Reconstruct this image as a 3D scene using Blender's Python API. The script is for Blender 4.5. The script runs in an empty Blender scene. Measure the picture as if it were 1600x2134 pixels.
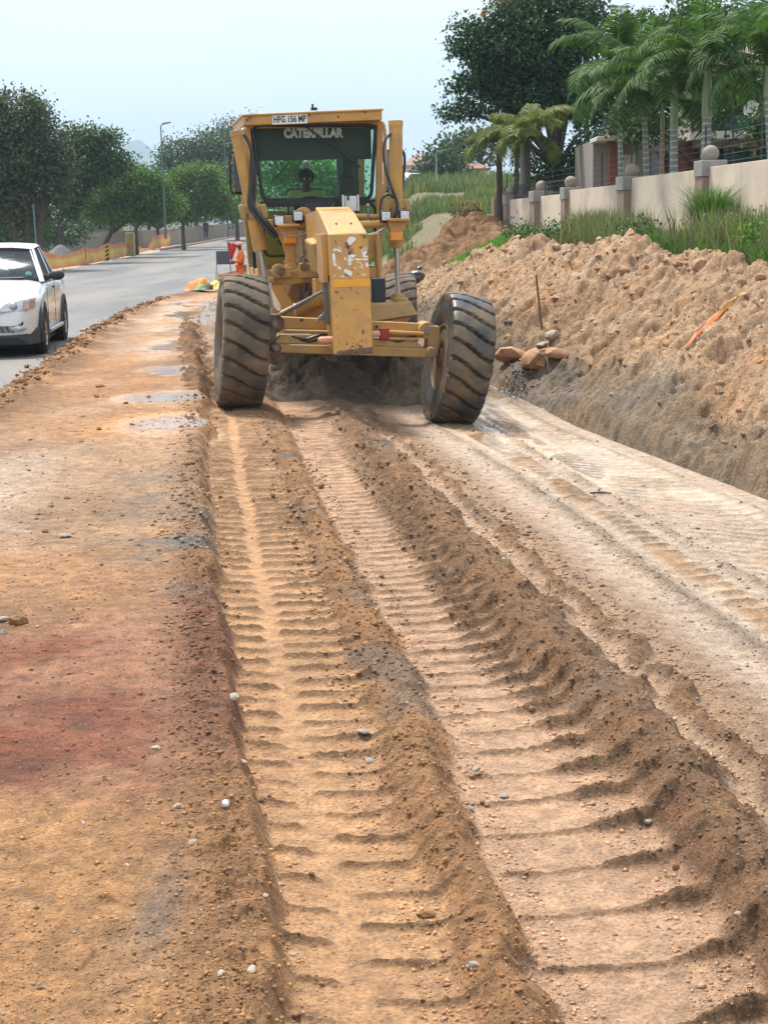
import bpy, bmesh, math, random
import numpy as np
from mathutils import Vector, Matrix, Euler

R = math.radians
SC = bpy.context.scene
COL = SC.collection

# ------------------------------------------------------------------ camera, sky, sun, exposure
cam_d = bpy.data.cameras.new('camera')
cam = bpy.data.objects.new('camera', cam_d)
COL.objects.link(cam)
cam_d.sensor_fit = 'VERTICAL'
cam_d.sensor_height = 24.0
cam_d.lens = 24.0 * 3205.0 / 2134.0
cam_d.clip_start = 0.1
cam_d.clip_end = 12000.0
PITCH = math.atan((1067.0 - 485.0) / 3205.0)
cam.matrix_world = (Matrix.Translation((0, 0, 1.6)) @ Matrix.Rotation(R(90) - PITCH, 4, 'X')
                    @ Matrix.Rotation(R(-1.2), 4, 'Z'))
SC.camera = cam

SUN_EL, SUN_AZ = R(62), R(-32)          # azimuth clockwise from +Y (away from the camera)
world = bpy.data.worlds.new('World')
SC.world = world
world.use_nodes = True
wn, wl = world.node_tree.nodes, world.node_tree.links
wn.clear()
sky = wn.new('ShaderNodeTexSky')
sky.sky_type = 'NISHITA'
sky.sun_disc = False
sky.sun_elevation = SUN_EL
sky.sun_rotation = SUN_AZ
sky.air_density = 1.0
sky.dust_density = 2.5
sky.ozone_density = 1.2
tc = wn.new('ShaderNodeTexCoord')
mp = wn.new('ShaderNodeMapping'); mp.inputs['Scale'].default_value = (1.0, 1.0, 3.2)
nz = wn.new('ShaderNodeTexNoise'); nz.inputs['Scale'].default_value = 5.0
nz.inputs['Detail'].default_value = 6; nz.inputs['Roughness'].default_value = 0.55
rp = wn.new('ShaderNodeValToRGB')
rp.color_ramp.elements[0].position = 0.36; rp.color_ramp.elements[0].color = (.66, .66, .66, 1)
rp.color_ramp.elements[1].position = 0.66; rp.color_ramp.elements[1].color = (0.96, 0.96, 0.96, 1)
mx = wn.new('ShaderNodeMix'); mx.data_type = 'RGBA'
mx.inputs['B'].default_value = (6.5, 7.0, 7.4, 1)   # thin overcast veil, in the sky texture's own units
bg = wn.new('ShaderNodeBackground'); bg.inputs['Strength'].default_value = 0.066
wo = wn.new('ShaderNodeOutputWorld')
wl.new(tc.outputs['Generated'], mp.inputs['Vector'])
wl.new(mp.outputs['Vector'], nz.inputs['Vector'])
wl.new(nz.outputs['Fac'], rp.inputs['Fac'])
wl.new(rp.outputs['Color'], mx.inputs['Factor'])
wl.new(sky.outputs['Color'], mx.inputs['A'])
wl.new(mx.outputs['Result'], bg.inputs['Color'])
wl.new(bg.outputs['Background'], wo.inputs['Surface'])

sun_d = bpy.data.lights.new('sun', 'SUN')
sun_d.energy = 2.1
sun_d.angle = R(10)
sun_d.color = (1.0, 0.94, 0.85)
sun = bpy.data.objects.new('sun', sun_d)
COL.objects.link(sun)
sdir = Vector((math.sin(SUN_AZ) * math.cos(SUN_EL), math.cos(SUN_AZ) * math.cos(SUN_EL), math.sin(SUN_EL)))
sun.rotation_euler = (-sdir).to_track_quat('-Z', 'Y').to_euler()
sun.location = sdir * 200

SC.view_settings.view_transform = 'Standard'
SC.view_settings.look = 'None'
SC.view_settings.exposure = 1.70
SC.view_settings.gamma = 1.0
SC.view_settings.use_curve_mapping = False

def at(u, v, y):
    """world point at distance y that the photograph shows at pixel (u, v)"""
    a0, b0 = (u - 800) / 3205.0, (v - 1067) / 3205.0
    c, s = math.cos(R(1.2)), math.sin(R(1.2))
    a, b = a0 * c - b0 * s, a0 * s + b0 * c
    cp, sp = math.cos(PITCH), math.sin(PITCH)
    t = y / (cp - b * sp)
    return Vector((a * t, y, 1.6 + t * (-sp - b * cp)))

# ------------------------------------------------------------------ object helpers
def tag(o, label=None, cat=None, group=None, kind=None):
    if label: o['label'] = label
    if cat: o['category'] = cat
    if group: o['group'] = group
    if kind: o['kind'] = kind
    return o

def thing(name, label, cat, loc=(0, 0, 0), rz=0.0, group=None):
    o = bpy.data.objects.new(name, None)
    o.empty_display_size = 0.2
    COL.objects.link(o)
    o.location = loc
    o.rotation_euler = (0, 0, rz)
    return tag(o, label, cat, group)

def copy_tree(o, parent=None):
    c = o.copy()
    COL.objects.link(c)
    c.parent = parent
    for ch in list(o.children):
        copy_tree(ch, c)
    return c

def link_mesh(name, me, mat=None, parent=None, smooth=None, bevel=0.0):
    o = bpy.data.objects.new(name, me)
    COL.objects.link(o)
    if parent is not None: o.parent = parent
    if mat is not None and not me.materials:
        me.materials.append(mat)
    if bevel > 0:
        b = o.modifiers.new('bevel', 'BEVEL'); b.width = bevel; b.segments = 2
        b.limit_method = 'ANGLE'; b.angle_limit = R(40); b.harden_normals = False
    return o

def rotm(rx=0, ry=0, rz=0):
    return Euler((rx, ry, rz)).to_matrix()

class MB:
    """collects shapes, then links them as ONE mesh object"""
    def __init__(s): s.v = []; s.f = []; s.m = []; s.cur = 0; s.cols = []; s.col = None
    def add(s, vs, fs):
        n = len(s.v)
        s.v.extend([tuple(p) for p in vs])
        s.f.extend([tuple(i + n for i in q) for q in fs])
        s.m.extend([s.cur] * len(fs))
        if s.col is not None: s.cols.extend([s.col] * len(vs))
        return s
    def box(s, c, d, rot=None, top=(1, 1)):
        hx, hy, hz = d[0] / 2, d[1] / 2, d[2] / 2
        vs = []
        for sz in (-1, 1):
            k = top if sz > 0 else (1, 1)
            for sx, sy in ((-1, -1), (1, -1), (1, 1), (-1, 1)):
                vs.append(Vector((sx * hx * k[0], sy * hy * k[1], sz * hz)))
        if rot is not None: vs = [rot @ p for p in vs]
        c = Vector(c)
        return s.add([p + c for p in vs], [(3, 2, 1, 0), (4, 5, 6, 7), (0, 1, 5, 4), (1, 2, 6, 5), (2, 3, 7, 6), (3, 0, 4, 7)])
    def hexa(s, b, t):
        return s.add(list(b) + list(t), [(3, 2, 1, 0), (4, 5, 6, 7), (0, 1, 5, 4), (1, 2, 6, 5), (2, 3, 7, 6), (3, 0, 4, 7)])
    def prism(s, pts, vec):
        n = len(pts); vec = Vector(vec)
        vs = [Vector(p) for p in pts] + [Vector(p) + vec for p in pts]
        fs = [tuple(range(n - 1, -1, -1)), tuple(range(n, 2 * n))]
        for i in range(n):
            j = (i + 1) % n
            fs.append((i, j, j + n, i + n))
        return s.add(vs, fs)
    def cyl(s, p0, p1, r0, r1=None, n=14, caps=True):
        r1 = r0 if r1 is None else r1
        return s.tube([p0, p1], [r0, r1], n, caps)
    def tube(s, path, r, n=8, caps=True, closed=False):
        P = [Vector(p) for p in path]
        m = len(P)
        rr = r if isinstance(r, (list, tuple)) else [r] * m
        vs = []; fs = []
        up = None
        for i in range(m):
            if closed:
                t = (P[(i + 1) % m] - P[i - 1])
            else:
                t = (P[min(i + 1, m - 1)] - P[max(i - 1, 0)])
            if t.length < 1e-9: t = Vector((0, 0, 1))
            t.normalize()
            if up is None:
                up = Vector((0, 0, 1)) if abs(t.z) < 0.9 else Vector((1, 0, 0))
            a = up - t * up.dot(t)
            if a.length < 1e-6:
                a = Vector((1, 0, 0)) - t * t.x
            a.normalize(); b = t.cross(a); up = a
            for k in range(n):
                an = 2 * math.pi * k / n
                vs.append(P[i] + (a * math.cos(an) + b * math.sin(an)) * rr[i])
        for i in range(m if closed else m - 1):
            i2 = (i + 1) % m
            for k in range(n):
                k2 = (k + 1) % n
                fs.append((i * n + k, i * n + k2, i2 * n + k2, i2 * n + k))
        if caps and not closed:
            fs.append(tuple(range(n - 1, -1, -1)))
            fs.append(tuple((m - 1) * n + k for k in range(n)))
        return s.add(vs, fs)
    def lathe(s, prof, o=(0, 0, 0), axis=(0, 0, 1), n=24, closed=False):
        """prof: (radius, height along axis)"""
        ax = Vector(axis).normalized()
        a = Vector((0, 0, 1)) if abs(ax.z) < 0.9 else Vector((1, 0, 0))
        a = (a - ax * a.dot(ax)).normalized(); b = ax.cross(a); o = Vector(o)
        vs = []; fs = []
        m = len(prof)
        for r, h in prof:
            for k in range(n):
                an = 2 * math.pi * k / n
                vs.append(o + ax * h + (a * math.cos(an) + b * math.sin(an)) * r)
        for i in range(m if closed else m - 1):
            i2 = (i + 1) % m
            for k in range(n):
                k2 = (k + 1) % n
                fs.append((i * n + k, i * n + k2, i2 * n + k2, i2 * n + k))
        if not closed:
            if prof[0][0] > 1e-5: fs.append(tuple(range(n - 1, -1, -1)))
            if prof[-1][0] > 1e-5: fs.append(tuple((m - 1) * n + k for k in range(n)))
        return s.add(vs, fs)
    def ball(s, c, r, n=14, sc=(1, 1, 1), rot=None):
        m = max(4, n // 2); vs = []; fs = []
        c = Vector(c)
        for i in range(m + 1):
            th = math.pi * i / m
            for k in range(n):
                ph = 2 * math.pi * k / n
                p = Vector((math.sin(th) * math.cos(ph) * sc[0], math.sin(th) * math.sin(ph) * sc[1], math.cos(th) * sc[2])) * r
                if rot is not None: p = rot @ p
                vs.append(c + p)
        for i in range(m):
            for k in range(n):
                k2 = (k + 1) % n
                if i == 0: fs.append((k, n + k, n + k2))
                elif i == m - 1: fs.append((i * n + k, (i + 1) * n + k, i * n + k2))
                else: fs.append((i * n + k, (i + 1) * n + k, (i + 1) * n + k2, i * n + k2))
        return s.add(vs, fs)
    def grid(s, rows):
        n = len(rows[0]); vs = [p for r in rows for p in r]; fs = []
        for i in range(len(rows) - 1):
            for k in range(n - 1):
                fs.append((i * n + k, i * n + k + 1, (i + 1) * n + k + 1, (i + 1) * n + k))
        return s.add(vs, fs)
    def mesh(s, name, mats, smooth=38):
        me = bpy.data.meshes.new(name)
        me.from_pydata([tuple(p) for p in s.v], [], s.f)
        mats = mats if isinstance(mats, (list, tuple)) else [mats]
        for m in mats: me.materials.append(m)
        if len(mats) > 1: me.polygons.foreach_set('material_index', s.m)
        if s.cols:
            at = me.attributes.new('Col', 'FLOAT_COLOR', 'POINT')
            at.data.foreach_set('color', np.array(s.cols, dtype=np.float32).ravel())
        me.validate(clean_customdata=False)
        bm = bmesh.new(); bm.from_mesh(me)
        bmesh.ops.remove_doubles(bm, verts=bm.verts, dist=1e-6)
        bmesh.ops.recalc_face_normals(bm, faces=bm.faces)
        bm.to_mesh(me); bm.free()
        if smooth:
            me.shade_smooth()
            me.set_sharp_from_angle(angle=R(smooth))
        me.update()
        return me
    def build(s, name, mats, parent=None, bevel=0.0, smooth=38):
        return link_mesh(name, s.mesh(name, mats, smooth), None, parent, None, bevel)

def np_mesh(name, V, F, mat, col=None, smooth=True, parent=None, attr='Col'):
    """fast mesh from numpy arrays; F is (n,3) or (n,4)"""
    me = bpy.data.meshes.new(name)
    V = np.asarray(V, dtype=np.float32); F = np.asarray(F, dtype=np.int32)
    k = F.shape[1]
    me.vertices.add(len(V)); me.vertices.foreach_set('co', V.ravel())
    me.loops.add(F.size); me.loops.foreach_set('vertex_index', F.ravel())
    me.polygons.add(len(F))
    me.polygons.foreach_set('loop_start', np.arange(0, F.size, k, dtype=np.int32))
    try: me.polygons.foreach_set('loop_total', np.full(len(F), k, dtype=np.int32))
    except Exception: pass
    if smooth: me.polygons.foreach_set('use_smooth', np.ones(len(F), dtype=bool))
    me.update(calc_edges=True)
    if col is not None:
        c = np.asarray(col, dtype=np.float32)
        if c.shape[1] == 3: c = np.hstack([c, np.ones((len(c), 1), np.float32)])
        at = me.attributes.new(attr, 'FLOAT_COLOR', 'POINT')
        at.data.foreach_set('color', c.ravel())
    me.materials.append(mat)
    o = bpy.data.objects.new(name, me)
    COL.objects.link(o)
    if parent is not None: o.parent = parent
    return o

def grid_faces(nr, nc):
    i = np.arange(nr - 1)[:, None] * nc + np.arange(nc - 1)[None, :]
    return np.stack([i, i + 1, i + nc + 1, i + nc], axis=-1).reshape(-1, 4)

# ------------------------------------------------------------------ numpy noise
def _h(ix, iy, seed):
    n = (ix.astype(np.int64) * 374761393 + iy.astype(np.int64) * 668265263 + seed * 974634777) & 0xFFFFFFFF
    n = ((n ^ (n >> 13)) * 1274126177) & 0xFFFFFFFF
    n = ((n ^ (n >> 16)) * 2246822519) & 0xFFFFFFFF
    return ((n ^ (n >> 15)) & 0xFFFFFF) / float(0xFFFFFF)

def vnoise(x, y, seed=0):
    x = np.asarray(x, dtype=np.float64); y = np.asarray(y, dtype=np.float64)
    ix = np.floor(x); iy = np.floor(y); fx = x - ix; fy = y - iy
    ux = fx * fx * (3 - 2 * fx); uy = fy * fy * (3 - 2 * fy)
    a = _h(ix, iy, seed); b = _h(ix + 1, iy, seed); c = _h(ix, iy + 1, seed); d = _h(ix + 1, iy + 1, seed)
    return (a * (1 - ux) + b * ux) * (1 - uy) + (c * (1 - ux) + d * ux) * uy

def fbm(x, y, octv=4, seed=0, gain=0.5):
    t = 0; a = 1; s = 0
    for k in range(octv):
        t = t + a * (vnoise(x * 2 ** k + k * 17.3, y * 2 ** k - k * 9.1, seed + k * 31) - 0.5)
        s += a; a *= gain
    return t / s * 2          # about -1..1

def worley(x, y, seed=0):
    ix = np.floor(x); iy = np.floor(y)
    best = np.full(np.shape(x), 9.0); rid = np.zeros(np.shape(x))
    for dx in (-1, 0, 1):
        for dy in (-1, 0, 1):
            cx = ix + dx; cy = iy + dy
            px = cx + _h(cx, cy, seed); py = cy + _h(cx, cy, seed + 7)
            d = np.hypot(px - x, py - y)
            m = d < best
            best = np.where(m, d, best); rid = np.where(m, _h(cx, cy, seed + 13), rid)
    return best, rid

def clods(x, y, scale, seed, cover=0.6, sharp=0.5):
    """domes of random size, height in units of the cell"""
    F, r = worley(x / scale, y / scale, seed)
    rad = 0.25 + 0.42 * _frac(r * 7.7)
    h = np.sqrt(np.clip(1 - (F / rad) ** 2, 0, 1)) * rad
    return np.where(r < cover, h, 0) * scale

def _frac(a): return a - np.floor(a)
def sstep(a, b, x):
    t = np.clip((x - a) / (b - a), 0, 1)
    return t * t * (3 - 2 * t)
def lerp(a, b, t): return a + (b - a) * t

# ------------------------------------------------------------------ materials
MATS = {}
def _new(name):
    m = bpy.data.materials.new(name); m.use_nodes = True
    nt = m.node_tree; nt.nodes.clear()
    out = nt.nodes.new('ShaderNodeOutputMaterial')
    b = nt.nodes.new('ShaderNodeBsdfPrincipled')
    nt.links.new(b.outputs['BSDF'], out.inputs['Surface'])
    return m, nt, b, out

def _noise(nt, scale, detail=4, rough=0.55, coord='Object', stretch=None, dist=0):
    t = nt.nodes.new('ShaderNodeTexCoord')
    n = nt.nodes.new('ShaderNodeTexNoise')
    n.inputs['Scale'].default_value = scale; n.inputs['Detail'].default_value = detail
    n.inputs['Roughness'].default_value = rough; n.inputs['Distortion'].default_value = dist
    if stretch:
        mm = nt.nodes.new('ShaderNodeMapping'); mm.inputs['Scale'].default_value = stretch
        nt.links.new(t.outputs[coord], mm.inputs['Vector']); nt.links.new(mm.outputs['Vector'], n.inputs['Vector'])
    else:
        nt.links.new(t.outputs[coord], n.inputs['Vector'])
    return n

def _ramp(nt, src, stops):
    r = nt.nodes.new('ShaderNodeValToRGB')
    e = r.color_ramp.elements
    while len(e) < len(stops): e.new(0.5)
    for k, (p, c) in enumerate(stops):
        e[k].position = p
        e[k].color = (c, c, c, 1) if not isinstance(c, (tuple, list)) else (*c, 1)
    nt.links.new(src, r.inputs['Fac'])
    return r

def _mix(nt, fac, a, b, mode='MIX'):
    m = nt.nodes.new('ShaderNodeMix'); m.data_type = 'RGBA'; m.blend_type = mode
    for key, val in (('Factor', fac), ('A', a), ('B', b)):
        if isinstance(val, (int, float)): m.inputs[key].default_value = val
        elif isinstance(val, (tuple, list)): m.inputs[key].default_value = (*val, 1) if len(val) == 3 else val
        else: nt.links.new(val, m.inputs[key])
    return m.outputs['Result']

def paint(name, col, rough=0.45, metal=0.0, var=0.12, vscale=6, dirt=None, dirt_amt=0.5, dscale=3, bump=0.0,
          bscale=60, spec=0.5, chip=None, chip_thr=0.68, chip_scale=22, trans=0.0, coat=0.0):
    m, nt, b, out = _new(name)
    n = _noise(nt, vscale, 5)
    r = _ramp(nt, n.outputs['Fac'], [(0.3, 1 - var), (0.7, 1 + var)])
    c = _mix(nt, 1.0, col, r.outputs['Color'], 'MULTIPLY')
    rg = rough
    if dirt:
        d = _noise(nt, dscale, 7, 0.62)
        dr = _ramp(nt, d.outputs['Fac'], [(0.42, 0.0), (0.68, dirt_amt)])
        c = _mix(nt, dr.outputs['Color'], c, dirt)
    if chip:
        d = _noise(nt, chip_scale, 6, 0.65, dist=0.6)
        d2 = _noise(nt, chip_scale * 0.18, 3)
        ad = nt.nodes.new('ShaderNodeMath'); ad.operation = 'MULTIPLY_ADD'
        nt.links.new(d2.outputs['Fac'], ad.inputs[0]); ad.inputs[1].default_value = 0.5
        nt.links.new(d.outputs['Fac'], ad.inputs[2])
        dr = _ramp(nt, ad.outputs[0], [(chip_thr + .2, 0.0), (chip_thr + .23, 1.0)])
        c = _mix(nt, dr.outputs['Color'], c, chip)
    nt.links.new(c, b.inputs['Base Color'])
    b.inputs['Roughness'].default_value = rough
    b.inputs['Metallic'].default_value = metal
    b.inputs['Specular IOR Level'].default_value = spec
    if coat: b.inputs['Coat Weight'].default_value = coat
    if bump:
        bn = _noise(nt, bscale, 5)
        bp = nt.nodes.new('ShaderNodeBump'); bp.inputs['Strength'].default_value = bump; bp.inputs['Distance'].default_value = 0.02
        nt.links.new(bn.outputs['Fac'], bp.inputs['Height']); nt.links.new(bp.outputs['Normal'], b.inputs['Normal'])
    MATS[name] = m
    return m

def glass(name, tint, rough=0.04, mixw=0.75, spec=0.6):
    """tinted pane: part see-through, part reflecting"""
    m, nt, b, out = _new(name)
    b.inputs['Base Color'].default_value = (*[t * 0.12 for t in tint], 1)
    b.inputs['Roughness'].default_value = rough
    b.inputs['Specular IOR Level'].default_value = spec
    tr = nt.nodes.new('ShaderNodeBsdfTransparent'); tr.inputs['Color'].default_value = (*tint, 1)
    mixs = nt.nodes.new('ShaderNodeMixShader'); mixs.inputs['Fac'].default_value = mixw
    nt.links.new(b.outputs['BSDF'], mixs.inputs[1]); nt.links.new(tr.outputs['BSDF'], mixs.inputs[2])
    nt.links.new(mixs.outputs['Shader'], out.inputs['Surface'])
    MATS[name] = m
    return m

def soil(name, fine=90.0, bump=0.9, rough=0.93, speck=0.22, dist=0.018):
    """earth: colour from the soil kinds stored in 'Col' (alpha = dryness), grit and grain on top"""
    m, nt, b, out = _new(name)
    at = nt.nodes.new('ShaderNodeAttribute'); at.attribute_name = 'Col'
    n1 = _noise(nt, fine, 6, 0.7)
    r1 = _ramp(nt, n1.outputs['Fac'], [(0.28, 0.5), (0.5, 1.0), (0.72, 1.45)])
    c = _mix(nt, 1.0, at.outputs['Color'], r1.outputs['Color'], 'MULTIPLY')
    n3 = _noise(nt, fine * 0.16, 6, 0.65)
    r3 = _ramp(nt, n3.outputs['Fac'], [(0.3, 0.62), (0.7, 1.34)])
    c = _mix(nt, 1.0, c, r3.outputs['Color'], 'MULTIPLY')
    # grit: small stones of pale, grey and rusty kinds
    tcn = nt.nodes.new('ShaderNodeTexCoord')
    vo = nt.nodes.new('ShaderNodeTexVoronoi'); vo.inputs['Scale'].default_value = fine * 0.75
    nt.links.new(tcn.outputs['Object'], vo.inputs['Vector'])
    sepc = nt.nodes.new('ShaderNodeSeparateColor'); nt.links.new(vo.outputs['Color'], sepc.inputs['Color'])
    sc_ = _ramp(nt, sepc.outputs['Red'], [(0.0, (.12, .09, .065)), (.35, (.30, .19, .10)), (.7, (.34, .24, .15)), (.96, (.38, .31, .24))])
    near = _ramp(nt, vo.outputs['Distance'], [(0.30, 1.0), (0.42, 0.0)])
    pick = _ramp(nt, sepc.outputs['Green'], [(1 - speck - .02, 0.0), (1 - speck + .02, 0.5)])
    mm = nt.nodes.new('ShaderNodeMath'); mm.operation = 'MULTIPLY'
    nt.links.new(near.outputs['Color'], mm.inputs[0]); nt.links.new(pick.outputs['Color'], mm.inputs[1])
    dry = nt.nodes.new('ShaderNodeMath'); dry.operation = 'MULTIPLY'
    nt.links.new(mm.outputs[0], dry.inputs[0]); nt.links.new(at.outputs['Alpha'], dry.inputs[1])
    c = _mix(nt, dry.outputs[0], c, sc_.outputs['Color'])
    nt.links.new(c, b.inputs['Base Color'])
    rr = _ramp(nt, at.outputs['Alpha'], [(0.0, 0.06), (0.35, 0.3), (0.8, rough)])
    nt.links.new(rr.outputs['Color'], b.inputs['Roughness'])
    b.inputs['Specular IOR Level'].default_value = 0.5
    hs = nt.nodes.new('ShaderNodeMath'); hs.operation = 'MULTIPLY_ADD'
    nt.links.new(dry.outputs[0], hs.inputs[0]); hs.inputs[1].default_value = 0.6
    nt.links.new(n1.outputs['Fac'], hs.inputs[2])
    h2 = nt.nodes.new('ShaderNodeMath'); h2.operation = 'MULTIPLY_ADD'
    nt.links.new(n3.outputs['Fac'], h2.inputs[0]); h2.inputs[1].default_value = 2.0
    nt.links.new(hs.outputs[0], h2.inputs[2])
    bp = nt.nodes.new('ShaderNodeBump'); bp.inputs['Distance'].default_value = dist
    st = nt.nodes.new('ShaderNodeMath'); st.operation = 'MULTIPLY'; st.inputs[1].default_value = bump
    nt.links.new(at.outputs['Alpha'], st.inputs[0]); nt.links.new(st.outputs[0], bp.inputs['Strength'])
    nt.links.new(h2.outputs[0], bp.inputs['Height'])
    nt.links.new(bp.outputs['Normal'], b.inputs['Normal'])
    MATS[name] = m
    return m

def leafy(name, col, var=0.35, trans=0.25, rough=0.5, spec=0.35):
    """leaf faces: colour times the leaf's own shade kept in 'Col'"""
    m, nt, b, out = _new(name)
    at = nt.nodes.new('ShaderNodeAttribute'); at.attribute_name = 'Col'
    c = _mix(nt, 1.0, col, at.outputs['Color'], 'MULTIPLY')
    nt.links.new(c, b.inputs['Base Color'])
    b.inputs['Roughness'].default_value = rough
    b.inputs['Specular IOR Level'].default_value = spec
    tl = nt.nodes.new('ShaderNodeBsdfTranslucent')
    c2 = _mix(nt, 1.0, c, (1.25, 1.35, .6), 'MULTIPLY')
    nt.links.new(c2, tl.inputs['Color'])
    ms = nt.nodes.new('ShaderNodeMixShader'); ms.inputs['Fac'].default_value = trans
    nt.links.new(b.outputs['BSDF'], ms.inputs[1]); nt.links.new(tl.outputs['BSDF'], ms.inputs[2])
    nt.links.new(ms.outputs['Shader'], out.inputs['Surface'])
    MATS[name] = m
    return m
# ------------------------------------------------------------------ earthworks: plan curves (x at distance y) in metres
CV = {
    'A': [(-3.70, 12.5), (-3.937, 15.844), (-4.122, 18.003), (-4.365, 20.828), (-5.0, 27.224), (-5.441, 33.07), (-5.617, 40.312), (-5.347, 44.327), (-4.994, 47.529)],
    'B': [(-0.2, 2.93), (-0.271, 3.603), (-0.397, 4.484), (-0.522, 5.235), (-0.633, 6.262), (-0.845, 7.761), (-1.149, 10.148), (-1.50, 13.394), (-1.72, 15.5), (-2.0, 18), (-2.45, 21.182), (-3.3, 28), (-4.0, 34), (-4.3, 44)],
    'C': [(0.099, 3.009), (0.062, 3.574), (-0.06, 4.241), (-0.112, 4.911), (-0.201, 5.814), (-0.347, 7.048), (-0.567, 8.891), (-0.892, 11.926), (-1.211, 14.526), (-1.5, 17)],
    'D': [(0.384, 3.016), (0.303, 3.742), (0.261, 4.479), (0.201, 5.544), (0.054, 6.697), (-0.108, 7.982), (-0.343, 9.846), (-0.616, 12.425), (-0.94, 15.308), (-1.15, 17)],
    'E': [(0.747, 3.0), (0.752, 3.57), (0.69, 4.057), (0.641, 4.681), (0.556, 5.33), (0.461, 5.867), (0.342, 6.855), (0.204, 8.207), (0.002, 10.187), (-0.274, 12.974), (-0.505, 15.226), (-.7, 17)],
    'F': [(1.28, 3.0), (1.27, 4.3), (1.253, 4.858), (1.228, 5.236), (1.195, 5.742), (1.143, 5.96), (1.08, 6.785), (0.934, 7.744), (0.826, 8.993), (0.652, 10.278), (0.497, 11.959), (0.232, 13.908), (-0.029, 16.0)],
    'G': [(1.85, 3.0), (1.588, 6.195), (1.437, 7.523), (1.232, 9.711), (0.954, 12.006), (0.682, 14.16), (0.374, 16.081)],
    'Hh': [(2.3, 3.0), (1.9, 7.445), (1.729, 9.07), (1.465, 11.547), (1.236, 13.881), (0.995, 15.553), (.75, 17.5)],
    'I': [(3.3, 3.0), (2.86, 8.5), (2.673, 10.3), (2.5, 11.497), (2.346, 12.55), (2.165, 13.779), (1.942, 15.317), (1.704, 17.5), (1.344, 20), (1.0, 25), (.7, 30), (.35, 36), (0.1, 42), (-.5, 48), (-2, 60), (-4, 80), (-7, 115), (-8, 200)],
    'K': [(4.9, 8), (4.75, 11), (4.45, 14), (4.25, 17), (4.05, 18.5), (3.66, 22), (3.16, 25), (2.68, 28), (2.05, 31.5), (1.0, 36.5)],
}
CK = [(8, 1.0), (14, 1.1), (17, 1.13), (18.5, 1.26), (22, 1.43), (25, 1.31), (28, 1.46), (31.5, 1.13), (36.5, .55)]
def cv(k, y):
    a = np.array(CV[k]); return np.interp(y, a[:, 1], a[:, 0])
def fI(ys, zs): return lambda y: np.interp(y, ys, zs)
f1 = fI([3, 6, 10, 15.5, 20, 30, 45], [-.05, -.09, -.10, -.10, -.12, -.06, 0])
f2 = fI([3, 6, 10, 15.5, 20, 30, 45], [-.06, -.12, -.16, -.2, -.2, -.12, 0])
f3 = fI([3, 6, 10, 15.5, 20, 30, 45], [-.1, -.16, -.22, -.30, -.28, -.15, 0])
f4 = fI([3, 6, 10, 15.5, 20, 30, 45], [-.12, -.2, -.27, -.36, -.36, -.2, 0])
ZR = fI([0, 60, 78, 105, 140, 180, 300], [0, 0, .15, .5, .85, 2.0, 4.0])     # the road climbs gently far off

def bank(x, y):
    s = x - cv('I', y)
    top = 1.5 + np.clip((y - 46) * .046, 0, 3.6)
    z = f4(np.minimum(y, 45)) + ZR(y) + top * np.clip(s * .5 / top, 0, 1) ** 1.15
    return z + fbm(x * .5, y * .5, 3, 5) * .12 * sstep(0, 2, s)

SOILC = dict(tan=(.43, .255, .142), orange=(.46, .225, .090), brown=(.195, .098, .042), loose=(.32, .16, .066),
             red=(.23, .068, .03), salmon=(.39, .19, .11), pale=(.51, .39, .295), grey=(.17, .145, .12),
             floor=(.51, .285, .142), floor2=(.51, .31, .19), dark=(.075, .054, .036), heap=(.385, .248, .145),
             mud=(.18, .13, .084), darkred=(.15, .056, .03))
SOILC = {k: np.array(v) for k, v in SOILC.items()}
def blend(c, k, w):
    w = np.clip(w, 0, 1)[..., None]
    return c * (1 - w) + (SOILC[k] if isinstance(k, str) else np.array(k)) * w

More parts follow.
